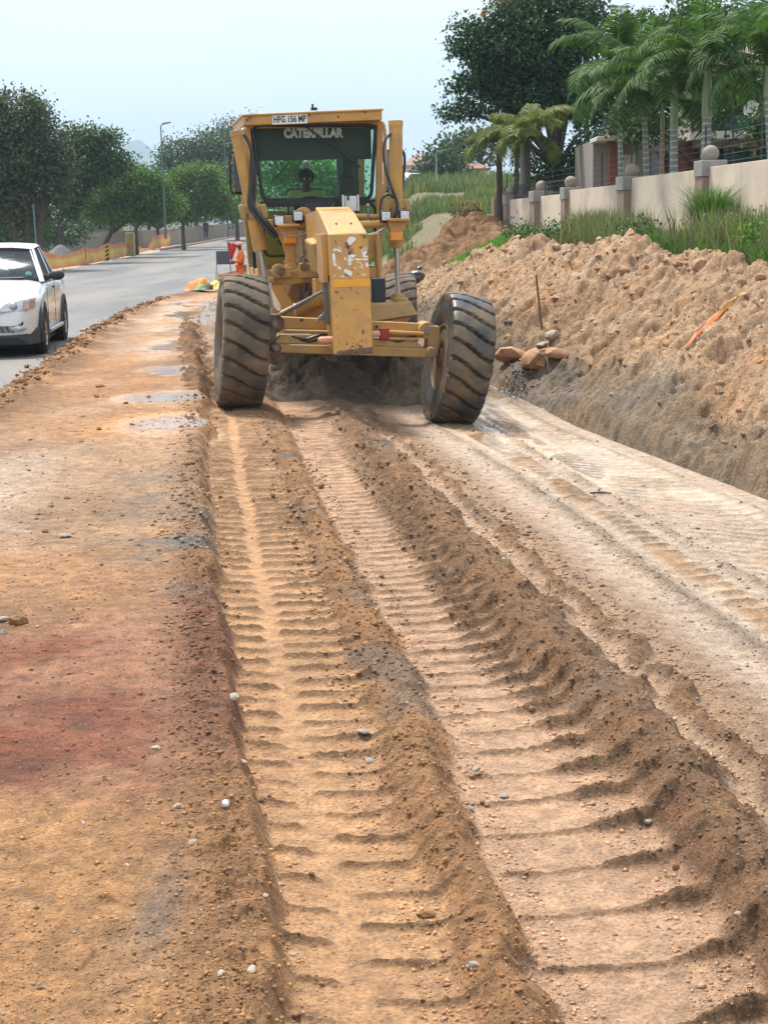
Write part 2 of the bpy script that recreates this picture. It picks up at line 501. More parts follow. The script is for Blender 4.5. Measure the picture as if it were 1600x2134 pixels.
def ground_fn(x, y):
    """height, colour and dryness of the trench, ruts and the bench beside the road"""
    A, B, C, D, E, F, G, Hh, I = [cv(k, y) for k in ('A', 'B', 'C', 'D', 'E', 'F', 'G', 'Hh', 'I')]
    wob = fbm(x * 1.1, y * 1.1, 3, 3)
    wob2 = fbm(x * 5, y * 5, 3, 4)
    big = fbm(x * .7, y * .45, 4, 11)
    med = fbm(x * 2.3, y * 2.3, 4, 12)
    fin = fbm(x * 14, y * 14, 3, 13) * np.clip(14 / y, .2, 1)
    A = A + wob * .12 + wob2 * .10 + fbm(x * 16, y * 16, 2, 8) * .05
    Bw = B + wob2 * .035 * np.clip(y / 5, .6, 2) + wob * .03
    # ---- heights
    bench = .045 + big * np.clip(.018 * 8 / y, .004, .018) + med * np.clip(.010 * 9 / y, .003, .01) + fin * .006
    berm = np.exp(-((x - A - .16) / .2) ** 2)
    bench = bench + berm * (.035 + .02 * med)
    c1 = clods(x, y, .11, 21, .35); c2 = clods(x, y, .055, 22, .5); c3 = clods(x, y, .19, 23, .4)
    bench = bench + (c1 * .35 + c2 * .3) * (berm * 1.5 + .08 + .35 * sstep(5.5, 3.5, y))
    bench = np.where(x < A, -.07, bench)
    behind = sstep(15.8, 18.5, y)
    # rut one
    r1 = f1(y); r2 = f2(y); r3 = f3(y); r4 = f4(y)
    crest1 = (C + D) / 2; crest2 = E + (F - E) * .30
    amp1 = np.interp(y, [3, 5, 8, 12, 15.5], [.08, .075, .06, .045, .04])
    amp2 = np.interp(y, [3, 5, 8, 12, 15.5], [.115, .11, .09, .06, .045])
    Cw = C + .02 + wob2 * .05; Dw = D - .015 + wob2 * .04; Ew = E + .035 + wob2 * .05; Fw = F + wob2 * .08 + wob * .05
    g1 = np.clip((x - Cw) / np.maximum(crest1 - C, .02), 0, 1) * np.clip((Dw - x) / np.maximum(D - crest1, .02) * 1.35, 0, 1)
    q2 = (x - Ew) / np.maximum(Fw - Ew, .05)
    g2 = np.clip(q2 / .26, 0, 1) * np.clip((.66 + .10 * wob2 - q2) / .34, 0, 1)
    g2 = np.maximum(g2, .42 * np.exp(-((q2 - .84 - .05 * wob2) / .11) ** 2))
    ridge1 = sstep(0, 1, g1) * amp1; ridge2 = sstep(0, .9, g2) * amp2
    rough1 = sstep(.06, .45, g1); rough2 = sstep(.05, .42, g2)
    tilt = np.clip((x - B) / np.maximum(I - B, .1), 0, 1)
    floor = lerp(r1, r2, sstep(0, 1, (x - C) / np.maximum(D - C, .05)))
    floor = lerp(floor, r3, sstep(0, 1, (x - E) / np.maximum(F - E, .05)))
    floor = np.where(x > F, lerp(r3, r4, np.clip((x - F) / np.maximum(I - F, .1), 0, 1)), floor)
    flh = .0032 * med + .0016 * fin
    z = floor + flh
    z = z + ridge1 * (1 + .22 * med) + ridge2 * (1 + .25 * med)
    c4 = clods(x, y, .032, 24, .75); lump = c1 * .34 + c2 * .42 + c3 * .28 + c4 * .6 + fbm(x * 9, y * 9, 5, 15, .6) * .040
    z = z + (rough1 * .8 + rough2) * lump * .72 * (1 - behind)
    # bar prints of the tyres: thin transverse ridges left between the lugs
    s = np.interp(y, np.linspace(2, 60, 400), np.linspace(2, 60, 400) * 1.02)
    P = np.interp(y, [3, 5, 9, 16], [.195, .18, .18, .19])
    yy_ = np.linspace(2, 60, 1500); i1 = np.cumsum(1 / np.interp(yy_, [3, 5, 9, 16], [.195, .18, .18, .19])) * (yy_[1] - yy_[0]); P_2 = np.interp(yy_, [3.5, 4.5, 5.3, 6, 8], [.29, .25, .20, .17, .16]); i2 = np.cumsum(1 / P_2) * (yy_[1] - yy_[0])
    n1_ = np.interp(y, yy_, i1); n2_ = np.interp(y, yy_, i2); P2_ = np.interp(y, yy_, P_2)
    bow1 = .035 * np.sin((x - B) * 6) + .012 * wob2
    ph1 = n1_ + (bow1 + .6 * (x - B) * .12) / P
    half = (x > (Bw + C) / 2 + .0)
    ph1 = ph1 + np.where(half, .42, 0)
    jit = .008 * fbm(x * 22, y * 22, 3, 35)
    t1 = np.abs(np.abs(_frac(ph1) - .5) * P + jit)
    mid = (Bw * .5 + C * .5)
    in1 = sstep(-.05, .02, x - Bw - .0) * sstep(0.03, -.10, x - Cw - .13)
    gap = sstep(.02, .055, np.abs(x - mid + .02))
    bar1 = np.exp(-(t1 / np.minimum(.003 + .0027 * y, .032)) ** 2) * in1 * gap * (.45 + .8 * vnoise(x * 7, y * 7, 31)) * (y < 16)
    ph2 = n2_ + (.02 * np.sin((x - D) * 7 + 1) - (x - D) * .10 + .012 * wob2) / P2_
    t2 = np.abs(np.abs(_frac(ph2) - .5) * P2_ + jit)
    in2 = sstep(-.03, .03, x - Dw) * sstep(.20, .0, x - Ew - .0)
    right2 = sstep(.55, .95, (x - D) / np.maximum(E - D, .05))
    bar2 = np.exp(-(t2 / (.004 + .0011 * y + .012 * right2)) ** 2) * in2 * (.45 + .7 * vnoise(x * 7, y * 7, 33) + right2 * .6) * (y < 16)
    z = z + bar1 * (.012 + .0014 * y + c4 * .3) + bar2 * (.016 + .010 * right2 + c4 * .25)
    # dark scalloped toe of the windrow
    scal = np.exp(-(t2 / (P2_ * .24)) ** 2) * sstep(-.12, .0, x - Ew) * sstep(.2, .05, x - Ew) * (y < 16)
    z = z + scal * (.009 + c2 * .30)
    # gravel trails and fine prints on the pale graded strip
    gl1 = np.exp(-((x - G + .03 * wob) / .055) ** 2); gl2 = np.exp(-((x - Hh + .03 * wob) / .05) ** 2)
    gl0 = np.exp(-((x - F - .1) / .13) ** 2); gl3 = np.exp(-((x - I + .26 + .04 * wob) / .045) ** 2)
    z = z + (gl1 + gl2 * .9 + gl0 * .5 + gl3 * .9) * (.016 + c2 * .25 + c4 * .4)
    P2 = .19
    t3 = np.abs(_frac((s + .30 * (x - Hh) - .5 * np.abs(x - (Hh + I) / 2)) / P2) - .5) * P2
    inH = sstep(0.08, .16, x - Hh) * sstep(0, -.15, x - I + .12)
    pr3 = np.exp(-(t3 / .036) ** 2) * inH * (.35 + .75 * vnoise(x * 3, y * 3, 41))
    t4 = np.abs(_frac((s - .25 * (x - G)) / .19) - .5) * .19
    inG = sstep(.1, .2, x - G) * sstep(-.08, -.16, x - Hh)
    pr4 = np.exp(-(t4 / .034) ** 2) * inG * sstep(.15, .6, vnoise(x * 2.2 + 9, y * 1.2, 43))
    z = z + pr3 * .012 + pr4 * .028
    longl = fbm(x * 18 + y * 2.2, y * .35, 3, 55)
    z = z + np.where((x > F) & (x < I), longl * .006, 0)
    # churned strip behind the front wheels
    ch = lerp(r1, r4, tilt) + big * .03 + clods(x, y, .3, 61, .5) * .35 + c1 * .4 + fbm(x * 4, y * 4, 4, 62) * .05
    z = lerp(z, ch, behind * (x < I))
    # heap carried in front of the blade
    bx = (x + 1.0 - (y - 17.6) * -.16)
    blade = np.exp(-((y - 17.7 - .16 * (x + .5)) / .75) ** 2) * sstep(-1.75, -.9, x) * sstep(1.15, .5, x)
    # step up to the bench
    stepw = np.interp(y, [3, 8, 15], [.05, .075, .12])
    tb = sstep(-stepw * 1.25, 0.0, x - Bw)
    z = lerp(bench, z, tb)
    # loose soil pushed on to the bench beside the far left wheel
    push = np.exp(-((x - B + .1) / .26) ** 2) * sstep(14.0, 16.5, y) * sstep(40, 27, y)
    toe = np.exp(-((x - Bw + .11) / .1) ** 2) * (y < 16)
    z = z + toe * (c1 * .25 + c2 * .35 + c4 * .5)
    # cut face at the right
    z = np.where(x > I + .02, r4 - .06, z)

    # ---- soil kinds
    c = np.broadcast_to(SOILC['tan'], x.shape + (3,)).copy()
    c = blend(c, 'orange', sstep(-.1, .35, big) * .75)
    c = blend(c, 'brown', sstep(.0, .5, fbm(x * 1.1 + 7, y * .8, 5, 86)) * .4)
    c = blend(c, 'brown', sstep(.1, .7, med) * .45)
    onb = (x < B + .05)
    c = blend(c, 'pale', sstep(.6, 1.6, B - x) * sstep(6.4, 7.6, y) * sstep(13.5, 10.5, y) * sstep(-.35, .25, fbm(x * 1.3, y * .8, 4, 71)) * .8)
    c = blend(c, 'pale', onb * sstep(12, 16, y) * sstep(40, 24, y) * sstep(-.05, .35, fbm(x * 1.5 + 4, y * .6, 4, 72)) * .45)
    c = blend(c, 'brown', sstep(1.0, .25, x - A) * sstep(-.5, .1, med) * .95)
    near = sstep(4.6, 3.9, y + .55 * med + .15 * x) * onb
    c = blend(c, (.45, .232, .095), near * .9)
    c = blend(c, 'loose', near * sstep(-.1, .4, med) * .4)
    rw_ = fbm(x * 1.7, y * 1.4, 5, 87)
    redz = sstep(3.95, 4.6, y + .9 * rw_ + .1 * (x + 1)) * sstep(7.1, 5.8, y - .5 * (x + 1) + 1.1 * rw_) * onb
    c = blend(c, 'salmon', redz * .75)
    dred = redz * sstep(6.1, 5.0, y + 1.0 * rw_) * sstep(-.55, .15, fbm(x * 1.2, y * 1.2, 4, 75))
    c = blend(c, 'red', dred)
    c = blend(c, 'darkred', dred * sstep(.05, .5, fbm(x * 2.5, y * 2.5, 4, 76)) * .8)
    edge = np.exp(-((x - B + .13) / .12) ** 2) * (y < 16)
    c = blend(c, 'brown', edge * .55)
    c = blend(c, 'darkred', edge * sstep(4.4, 5, y) * sstep(7.5, 6.5, y) * .7)
    for gx, gy, sx, sy, w in ((-1.08, 7.9, .38, .75, .9), (-1.55, 9.6, .28, .8, .75), (-2.4, 18.9, .5, 1.1, .6), (-1.0, 6.9, .3, .35, .6), (-.55, 3.35, .06, .35, .5), (-1.9, 8.7, .3, .45, .5)):
        c = blend(c, 'grey' if gx != -1.9 else 'brown', np.exp(-((x - gx) / sx) ** 2 - ((y - gy) / sy) ** 2) * w * sstep(-.6, .2, med) * 1.3)
    c = blend(c, 'brown', np.exp(-((x + 1.75) / .35) ** 2 - ((y - 6.15) / .4) ** 2) * .8)
    intr = sstep(-.05, .02, x - Bw)
    fl = np.where((x < crest1)[..., None], SOILC['floor'], np.where((x < crest2)[..., None], SOILC['floor2'], SOILC['pale']))
    fl = fl * (1 + .10 * big + .10 * med)[..., None]
    c = np.where(intr[..., None] > 0, lerp(c, fl, intr[..., None]), c)
    c = blend(c, 'loose', rough1 * intr * .95)
    c = blend(c, 'brown', rough1 * sstep(0, .5, fbm(x * 3, y * 3, 4, 81)) * .6)
    c = blend(c, 'brown', rough2 * intr * .9)
    c = blend(c, 'loose', rough2 * sstep(-.1, .5, fbm(x * 3, y * 3, 4, 82)) * .6)
    c = blend(c, 'darkred', rough2 * sstep(5.2, 4.0, y) * sstep(-.2, .3, fbm(x * 2, y * 2, 3, 83)) * .75)
    c = blend(c, 'grey', (rough1 + rough2) * sstep(.15, .5, fbm(x * 1.7, y * 1.7, 4, 84)) * .5 * (y > 5))
    bc1 = np.clip(bar1, 0, 1) ** .55; bc2 = np.clip(bar2, 0, 1) ** .55
    c = blend(c, (.165, .09, .043), np.clip(bc1 * 1.05 + bc2 * .95 + scal * .6, 0, 1) * .92)
    bare = sstep(.75, .3, rough1 + rough2) * intr
    inpale = sstep(0, .25, x - F) * (x < I + .05)
    c = blend(c, 'pale', inpale * sstep(-.4, .3, longl + .3 * big) * .7)
    c = blend(c, 'tan', np.exp(-((x - F + .08) / .22) ** 2) * (1 - rough2) * .85 * intr)
    c = blend(c, 'tan', inpale * sstep(.0, .5, med) * .3)
    c = blend(c, 'mud', gl1 * .7 * sstep(-.9, .1, med) + gl2 * .55 * sstep(-.7, .2, med) + gl3 * .5)
    c = blend(c, 'brown', gl0 * .5 * (x > F - .3))
    c = blend(c, (.42, .22, .085), inG * sstep(-.25, .35, fbm(x * 2.5, y * 1.2, 4, 91)) * .75)
    c = blend(c, 'mud', (pr3 * .55 + pr4 * .95))
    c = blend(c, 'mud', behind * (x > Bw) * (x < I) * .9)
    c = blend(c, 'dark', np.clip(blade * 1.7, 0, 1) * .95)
    c = blend(c, 'loose', push * .8)
    c = blend(c, 'brown', push * sstep(-.2, .4, med) * .7)
    c = blend(c, 'mud', sstep(.0, .05, x - I) * .9)
    # ---- wet places
    dry = np.ones(x.shape)
    for gx, gy, sx, sy, w in ((-2.12, 15.2, .42, .5, 1.8), (-1.80, 13.0, .36, .6, 1.8), (-2.95, 22.7, .42, 1.8, 1.8), (-3.95, 31.5, .8, 2.0, 1.7), (-4.3, 37, .8, 2.4, 1.6), (-2.55, 18.2, .35, .8, 1.1), (-3.35, 26.5, .5, .9, 1.1)):
        dry = dry - np.exp(-((x - gx) / sx) ** 2 - ((y - gy) / sy) ** 2) * w * sstep(-.5, .15, fbm(x * 2.2, y * 1.4, 4, 95))
    dry = dry - inpale * np.exp(-((x - 1.12) / .3) ** 2) * sstep(13.3, 15, y) * sstep(18.5, 17, y) * .95
    dry = dry - inG * sstep(-.15, .4, fbm(x * 2, y * 1.2, 3, 97)) * .75
    dry = dry - inH * sstep(-.1, .5, fbm(x * 1.6, y * .8, 3, 98)) * .6 * sstep(8, 11, y)
    dry = dry - inpale * np.exp(-((x - Hh - .16) / .12) ** 2) * sstep(10.5, 12.5, y) * sstep(16.5, 15.5, y) * 1.0 * sstep(-.6, .1, fbm(x * 4, y * 1.5, 3, 96))
    dry = np.clip(dry, 0.03, 1)
    wet = 1 - dry
    z = z - 0.0 * wet
    zs = bench * 0 + .035
    z = np.where(onb & (wet > .4), lerp(z, zs, sstep(.4, .8, wet)), z)
    c = c * (1 - .22 * sstep(.3, .9, wet))[..., None]
    gr = lerp(1.0, .38, bare); c = c * (1 + gr * (.20 * fin + .16 * fbm(x * 33, y * 33, 2, 99) * np.clip(9 / y, 0, 1)) + .06 * med)[..., None]
    return z, np.clip(c, .01, .9), dry

M_SOIL = soil('soil', 85, 1.0, dist=.022)
# rows get longer with distance, columns fan out: plain level of detail for one continuous ground
ys = [1.7 + .011 * k for k in range(64)]
while ys[-1] < 50:
    d = ys[-1]; ys.append(d + max(.0055, (.00050 if d < 5.5 else .00027 if d < 16 else .00034) * d * d))
ys = np.array(ys); NC = 640
wl_, wr_ = -cv('A', ys) + .5, cv('I', ys) + .35
Wl = np.minimum(.25 * ys * 1.08 + .15, wl_); Wr = np.minimum(.25 * ys * 1.08 + .15, wr_)
Ml = np.minimum(Wl + 1.3, wl_); Mr = np.minimum(Wr + 1.3, wr_)
u = np.linspace(0, 1, NC - 80); e_ = np.linspace(0, 1, 41)
GX = np.concatenate([-Ml[:, None] + (Ml - Wl)[:, None] * e_[None, :-1], -Wl[:, None] + (Wl + Wr)[:, None] * u[None, :], Wr[:, None] + (Mr - Wr)[:, None] * e_[None, 1:]], 1)
GX = GX + np.arange(GX.shape[1])[None, :] * 1e-5
GY = np.broadcast_to(ys[:, None], GX.shape)
GZ, GC, GD = ground_fn(GX, GY)
gcol = np.concatenate([GC, GD[..., None]], -1).reshape(-1, 4)
ground = np_mesh('dirt_ground', np.stack([GX, GY, GZ], -1).reshape(-1, 3), grid_faces(*GX.shape), M_SOIL, gcol)
tag(ground, kind='structure')
def gz(x, y):
    return float(ground_fn(np.array([[float(x)]]), np.array([[float(y)]]))[0][0, 0])

# soil rolled up by the blade, and soil pushed on to the bench
def lump_mesh(name, xs, ys_, fn, label, cat):
    X_, Y_ = np.meshgrid(xs, ys_); X_, Y_, Z_, C_ = fn(X_, Y_)
    o = np_mesh(name, np.stack([X_, Y_, Z_], -1).reshape(-1, 3), grid_faces(*X_.shape), M_SOIL, np.concatenate([C_, np.ones(X_.shape + (1,))], -1).reshape(-1, 4))
    return tag(o, label, cat)
def blade_fn(x, y):
    gz0 = ground_fn(x, y)[0]
    e = sstep(0, .3, np.minimum(np.minimum(x + 1.75, 1.2 - x), .6)) * np.exp(-((y - 17.75 - .16 * (x + .5)) / .62) ** 2)
    h = e * (.42 + .30 * fbm(x * 1.8, y * 1.8, 4, 64)) + sstep(.05, .4, e) * (clods(x, y, .30, 65, .7) * .5 + clods(x, y, .14, 66, .7) * .6 + clods(x, y, .07, 67, .7) * .6 + fbm(x * 7, y * 7, 4, 68) * .05)
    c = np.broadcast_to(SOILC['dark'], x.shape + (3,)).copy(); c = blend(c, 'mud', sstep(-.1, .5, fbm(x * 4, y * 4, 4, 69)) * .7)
    return x, y, gz0 - .04 + h, c
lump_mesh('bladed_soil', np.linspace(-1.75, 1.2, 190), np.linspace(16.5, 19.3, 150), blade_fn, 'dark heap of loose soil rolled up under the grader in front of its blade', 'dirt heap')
def push_fn(u_, y):
    x = cv('B', y) + u_; g0 = ground_fn(x, y)[0]
    p = np.exp(-((u_ + .10) / .22) ** 2) * sstep(14.6, 17.0, y) * sstep(34, 25, y)
    h = p * (.05 + .04 * fbm(x * 2, y * 2, 4, 71)) + sstep(.08, .4, p) * (clods(x, y, .24, 72, .5) * .16 + clods(x, y, .12, 73, .6) * .4 + clods(x, y, .06, 74, .7) * .6 + fbm(x * 8, y * 8, 4, 77, .6) * .07)
    c = np.broadcast_to(SOILC['brown'], x.shape + (3,)).copy(); c = blend(c, 'loose', sstep(-.1, .5, fbm(x * 3, y * 3, 4, 78)) * .5); c = blend(c, 'dark', sstep(.0, .5, fbm(x * 5, y * 5, 3, 79)) * .6)
    return x, y, np.maximum(g0 - .05 + h, -.3), c
lump_mesh('pushed_soil', np.linspace(-.75, .42, 90), np.linspace(13.6, 34, 400), push_fn, 'ridge of crumbly brown soil heaped beside the far left tyre', 'dirt heap')

# ------------------------------------------------------------------ road
def asphalt():
    m, nt, b, out = _new('asphalt')
    n = _noise(nt, 60, 6, .7); r = _ramp(nt, n.outputs['Fac'], [(.3, .82), (.7, 1.18)])
    n2 = _noise(nt, .5, 6, .6, stretch=(1.6, .12, 1)); r2 = _ramp(nt, n2.outputs['Fac'], [(.40, 0.0), (.64, .8)])
    n4 = _noise(nt, .16, 5, .6, stretch=(3.2, .5, 1)); r4 = _ramp(nt, n4.outputs['Fac'], [(.45, 0.0), (.6, .55)])
    c = _mix(nt, r2.outputs['Color'], (.088, .09, .096), (.15, .145, .14))
    c = _mix(nt, r4.outputs['Color'], c, (.22, .195, .165))
    c = _mix(nt, 1.0, c, r.outputs['Color'], 'MULTIPLY')
    nt.links.new(c, b.inputs['Base Color']); b.inputs['Roughness'].default_value = .72
    bp = nt.nodes.new('ShaderNodeBump'); bp.inputs['Strength'].default_value = .35; bp.inputs['Distance'].default_value = .006
    nt.links.new(n.outputs['Fac'], bp.inputs['Height']); nt.links.new(bp.outputs['Normal'], b.inputs['Normal'])
    return m
M_ASPH = asphalt()
RY = np.array([6, 10, 14, 18, 22, 27, 33, 40, 46, 52, 60, 70, 80, 92, 105, 120, 140, 160, 185], float)
RL = np.interp(RY, [6, 60, 78, 105, 140, 160, 185], [-12.0, -14.6, -15.4, -16.0, -16.4, -14.5, -9.5])
RR = np.interp(RY, [6, 15.8, 20.8, 27, 33, 40, 46, 52, 80, 120, 140, 160, 185], [-2.6, -3.5, -3.9, -4.5, -4.9, -5.0, -4.2, -3.4, -5.5, -8.5, -8.5, -6, 2])
rows = []
for y, a, b_ in zip(RY, RL, RR):
    zz = float(ZR(y)); rows.append([(a + (b_ - a) * t, y + (0 if y < 130 else (t - .5) * 6), zz) for t in np.linspace(0, 1, 9)])
o = MB().grid(rows).build('road', M_ASPH); tag(o, kind='structure')

# ------------------------------------------------------------------ the far ground and the grassy hill
M_TURF = soil('turf_soil', 9, .6, dist=.05)
hx = np.concatenate([np.linspace(-70, -18, 14), np.linspace(-17.4, -1, 22), np.linspace(-.6, 16, 60), np.linspace(18, 70, 14)])
hy = np.concatenate([np.linspace(46, 66, 30), np.linspace(67.5, 130, 36), np.linspace(134, 330, 22)])
HX, HY = np.meshgrid(hx, hy)
HZ = np.where(HX < -3, np.minimum(bank(HX, HY), ZR(HY) - .05 + .35 * sstep(-20, -28, HX) + fbm(HX * .6, HY * .6, 3, 101) * .05 * (HX < -17)), bank(HX, HY))
HZ = np.where((HX < -3) & (HX > np.interp(HY, RY, RL) - .3), ZR(HY) - .06, HZ)
hc = np.broadcast_to(np.array((.105, .115, .045)), HX.shape + (3,)).copy()
hc = blend(hc, (.20, .17, .08), sstep(-.2, .5, fbm(HX * .4, HY * .25, 4, 103)) * .7)
hc = blend(hc, (.13, .10, .05), sstep(.0, .35, fbm(HX * .35, HY * .2, 3, 501) * -1) * .9 * (HX > -3))
hc = blend(hc, (.42, .33, .23), sstep(-20.5, -18.5, HX) * (HX < -5))
hc = blend(hc, (.07, .08, .035), sstep(-20, -22, HX) * .7)
hs = np_mesh('hillside', np.stack([HX, HY, HZ], -1).reshape(-1, 3), grid_faces(*HX.shape), M_TURF, np.concatenate([hc, np.ones(HX.shape + (1,))], -1).reshape(-1, 4))
tag(hs, kind='structure')

pl = MB().grid([[(x, y, -1.2) for x in np.linspace(-3400, 3400, 15)] for y in np.linspace(-350, 4700, 15)]).build('ground_plain', paint('plain_earth', (.13, .14, .07), .95, var=.3, vscale=.02))
tag(pl, kind='structure')

# ------------------------------------------------------------------ grass bank below the garden wall (under the spoil heap too)
bx = np.concatenate([np.linspace(0, 3.2, 60), np.linspace(3.25, 9, 70), np.linspace(9.3, 30, 20)])
by = np.concatenate([np.linspace(6, 16, 20), np.linspace(16.3, 46.3, 130)])
BX, BY = np.meshgrid(bx, by); BX = BX + cv('I', BY) + .22
BZ = bank(BX, BY) - .02
# two sandy spills on the crest
def spills(x, y):
    return .42 * np.exp(-((x - 3.95) / .38) ** 2 - ((y - 24.0) / .8) ** 2) + .36 * np.exp(-((x - 4.55) / .45) ** 2 - ((y - 23.0) / .7) ** 2)
BZ = BZ + spills(BX, BY) * .6
bc = np.broadcast_to(np.array((.10, .115, .05)), BX.shape + (3,)).copy()
bc = blend(bc, (.22, .17, .09), sstep(-.2, .4, fbm(BX * 1.2, BY * 1.2, 4, 111)) * .6)
bc = blend(bc, 'heap', sstep(.08, .25, spills(BX, BY)))
kk = np.concatenate([bc, np.ones(BX.shape + (1,))], -1).reshape(-1, 4)
o = np_mesh('grass_bank', np.stack([BX, BY, BZ], -1).reshape(-1, 3), grid_faces(*BX.shape), M_TURF, kk)
tag(o, kind='structure')

# ------------------------------------------------------------------ spoil heap
def heap_fn(x, y):
    xj = cv('I', y) + .07; xk = cv('K', y); zk = np.interp(y, [p[0] for p in CK], [p[1] for p in CK])
    t = (x - xj) / np.maximum(xk - xj, .3)
    s_ = x - cv('I', y) - .13 * fbm(x * .3, y * 1.6, 5, 144, .6) - .03 * fbm(x * 2, y * 14, 3, 145) - .03; fl4 = f4(np.minimum(y, 45)); ch_ = (.06 + .09 * sstep(-.5, .5, fbm(y * 0, y * .9, 4, 146))); zj = fl4 + ch_ * .95
    w = fbm(x * .8, y * .8, 4, 121); w2 = fbm(x * 2.6, y * 2.6, 4, 122)
    tp = np.clip(t + .08 * w, 0, 1)
    z = zj + (zk - zj) * (tp ** .92 * .75 + .25 * sstep(0, 1, tp))
    z = np.where(t > 1, zk - (x - xk) * .55, z)
    # low tongue of clay that slid down at the foot
    z = z + .10 * np.exp(-((t - .28) / .15) ** 2) * sstep(-.2, .4, w)
    ed = sstep(.02, .2, t)
    face = sstep(0, .15 + .05 * fbm(x * 3, y * 5, 2, 147), s_); z = np.where(s_ < .5, lerp(fl4 - .07, z, face), z)
    z = z + (.09 * fbm(x * 7, y * 7, 4, 148, .6) + clods(x, y, .16, 151, .5) * .4) * sstep(.0, .06, s_) * sstep(.5, .1, s_)
    q1 = x + .06 * fbm(x * 6, y * 6, 3, 141); q2 = y + .06 * fbm(x * 6, y * 6, 3, 142); cl = clods(q1, q2, .42, 131, .4) * .30 + clods(q1, q2, .22, 132, .5) * .55 + clods(q1, q2, .10, 133, .5) * .4 + clods(x, y, .055, 134, .5) * .4 + fbm(x * 11, y * 11, 4, 143, .65) * .030
    z = z + ed * (w * .11 + w2 * .13 + cl + np.abs(fbm(x * 3.2, y * 3.2, 5, 135, .6)) * -.26)
    z = z + spills(x, y) * .9
    low = sstep(.34, .12, t + .1 * w2)
    c = np.broadcast_to(SOILC['heap'], x.shape + (3,)).copy()
    c = c * (1 + .18 * w2 + .12 * w)[..., None]
    c = blend(c, 'orange', sstep(.1, .6, fbm(x * 1.4, y * 1.4, 4, 137)) * .5)
    c = blend(c, (.46, .36, .26), sstep(.15, .5, fbm(x * 2, y * 2, 4, 138)) * .45)
    c = blend(c, 'loose', clods(x, y, .42, 131, .5) * 2.0 * .4)
    c = blend(c, 'brown', sstep(.25, .6, fbm(x * 1.1 + 5, y * 1.1, 4, 139)) * .55)
    c = blend(c, 'mud', low * .85)
    c = blend(c, 'grey', low * sstep(-.1, .3, fbm(x * 1.5, y * .9, 4, 140)) * .8)
    c = blend(c, 'dark', sstep(.5, .1, t) * sstep(17, 20, y) * sstep(40, 30, y) * .35)
    c = blend(c, (.30, .21, .13), sstep(.16, .06, s_) * .7 * sstep(-.1, .35, fbm(x * 0 + 3, y * .7, 3, 150))); c = c * (1 + .18 * fbm(x * 12, y * 12, 3, 149))[..., None]
    return z, np.clip(c, .01, .9)
hy_ = [7.0]
while hy_[-1] < 38.5: hy_.append(hy_[-1] + max(.022, .0013 * hy_[-1]))
hy_ = np.array(hy_); n_ = 190; uu = np.linspace(0, 1, n_) ** 1.35
SX = (cv('I', hy_) - .06)[:, None] + (cv('K', hy_) + .9 - cv('I', hy_) + .06)[:, None] * uu[None, :]
SY = np.broadcast_to(hy_[:, None], SX.shape)
SZ, SCc = heap_fn(SX, SY)
kk = np.concatenate([SCc, np.ones(SX.shape + (1,))], -1).reshape(-1, 4)
M_HEAP = soil('heap_soil', 55, .9, speck=.22, dist=.03)
heap = np_mesh('spoil_heap', np.stack([SX, SY, SZ], -1).reshape(-1, 3), grid_faces(*SX.shape), M_HEAP, kk)
tag(heap, 'long lumpy heap of pale sandy spoil between graded track and garden wall', 'dirt heap')
def hz(x, y):
    return float(heap_fn(np.array([[float(x)]]), np.array([[float(y)]]))[0][0, 0])

# smaller dark mound behind, with fresh grass in front of it
a_, b_ = np.array((-.3, 38.9)), np.array((3.1, 43.0))
d_ = (b_ - a_); Ln = np.hypot(*d_); d_ = d_ / Ln; nrm = np.array((-d_[1], d_[0]))
ss, rr_ = np.meshgrid(np.linspace(-.6, Ln + .6, 150), np.linspace(-1.9, 1.9, 110))
MX = a_[0] + d_[0] * ss + nrm[0] * rr_; MY = a_[1] + d_[1] * ss + nrm[1] * rr_
prof = np.exp(-(rr_ / .95) ** 2) * sstep(-.6, 1.2, ss) * sstep(Ln + .6, Ln - .9, ss)
MZ = bank(MX, MY) - .12 + prof * (.95 + .55 * fbm(MX * 1.1, MY * 1.1, 4, 151)) + prof ** .5 * (clods(MX, MY, .35, 152, .6) * .45 + clods(MX, MY, .15, 153, .6) * .6 + fbm(MX * 4, MY * 4, 4, 154, .6) * .16)
mc = np.broadcast_to(SOILC['brown'], MX.shape + (3,)).copy() * 1.15
mc = blend(mc, 'heap', sstep(0, .5, fbm(MX * 1.6, MY * 1.6, 4, 155)) * .5)
o = np_mesh('earth_mound', np.stack([MX, MY, MZ], -1).reshape(-1, 3), grid_faces(*MX.shape), M_HEAP, np.concatenate([mc, np.ones(MX.shape + (1,))], -1).reshape(-1, 4))
tag(o, 'dark brown mound of dug earth on the grassy slope behind', 'dirt heap')

# blue mountain on the horizon
mu = np.linspace(-1, 1, 60); mvv = np.linspace(0, 1, 14)
pts = []
for v_ in mvv:
    row = []
    for t in mu:
        hgt = 205 * math.exp(-(t / .34) ** 2) * (1 - .18 * math.exp(-((t - .07) / .03) ** 2)) + 60 * math.exp(-((t - .6) / .4) ** 2) + 40 * math.exp(-((t + .7) / .4) ** 2)
        hgt *= 1 + .10 * float(fbm(np.array([t * 9.0]), np.array([v_ * 2.]), 4, 161)[0])
        row.append((-520 + t * 1000, 2950 + v_ * 420, -5 + hgt * math.sin(v_ * math.pi / 2) ** .9))
    pts.append(row)
o = MB().grid(pts).build('mountain', paint('mountain_cover', (.075, .10, .06), .95, var=.3, vscale=.01)); tag(o, kind='structure')

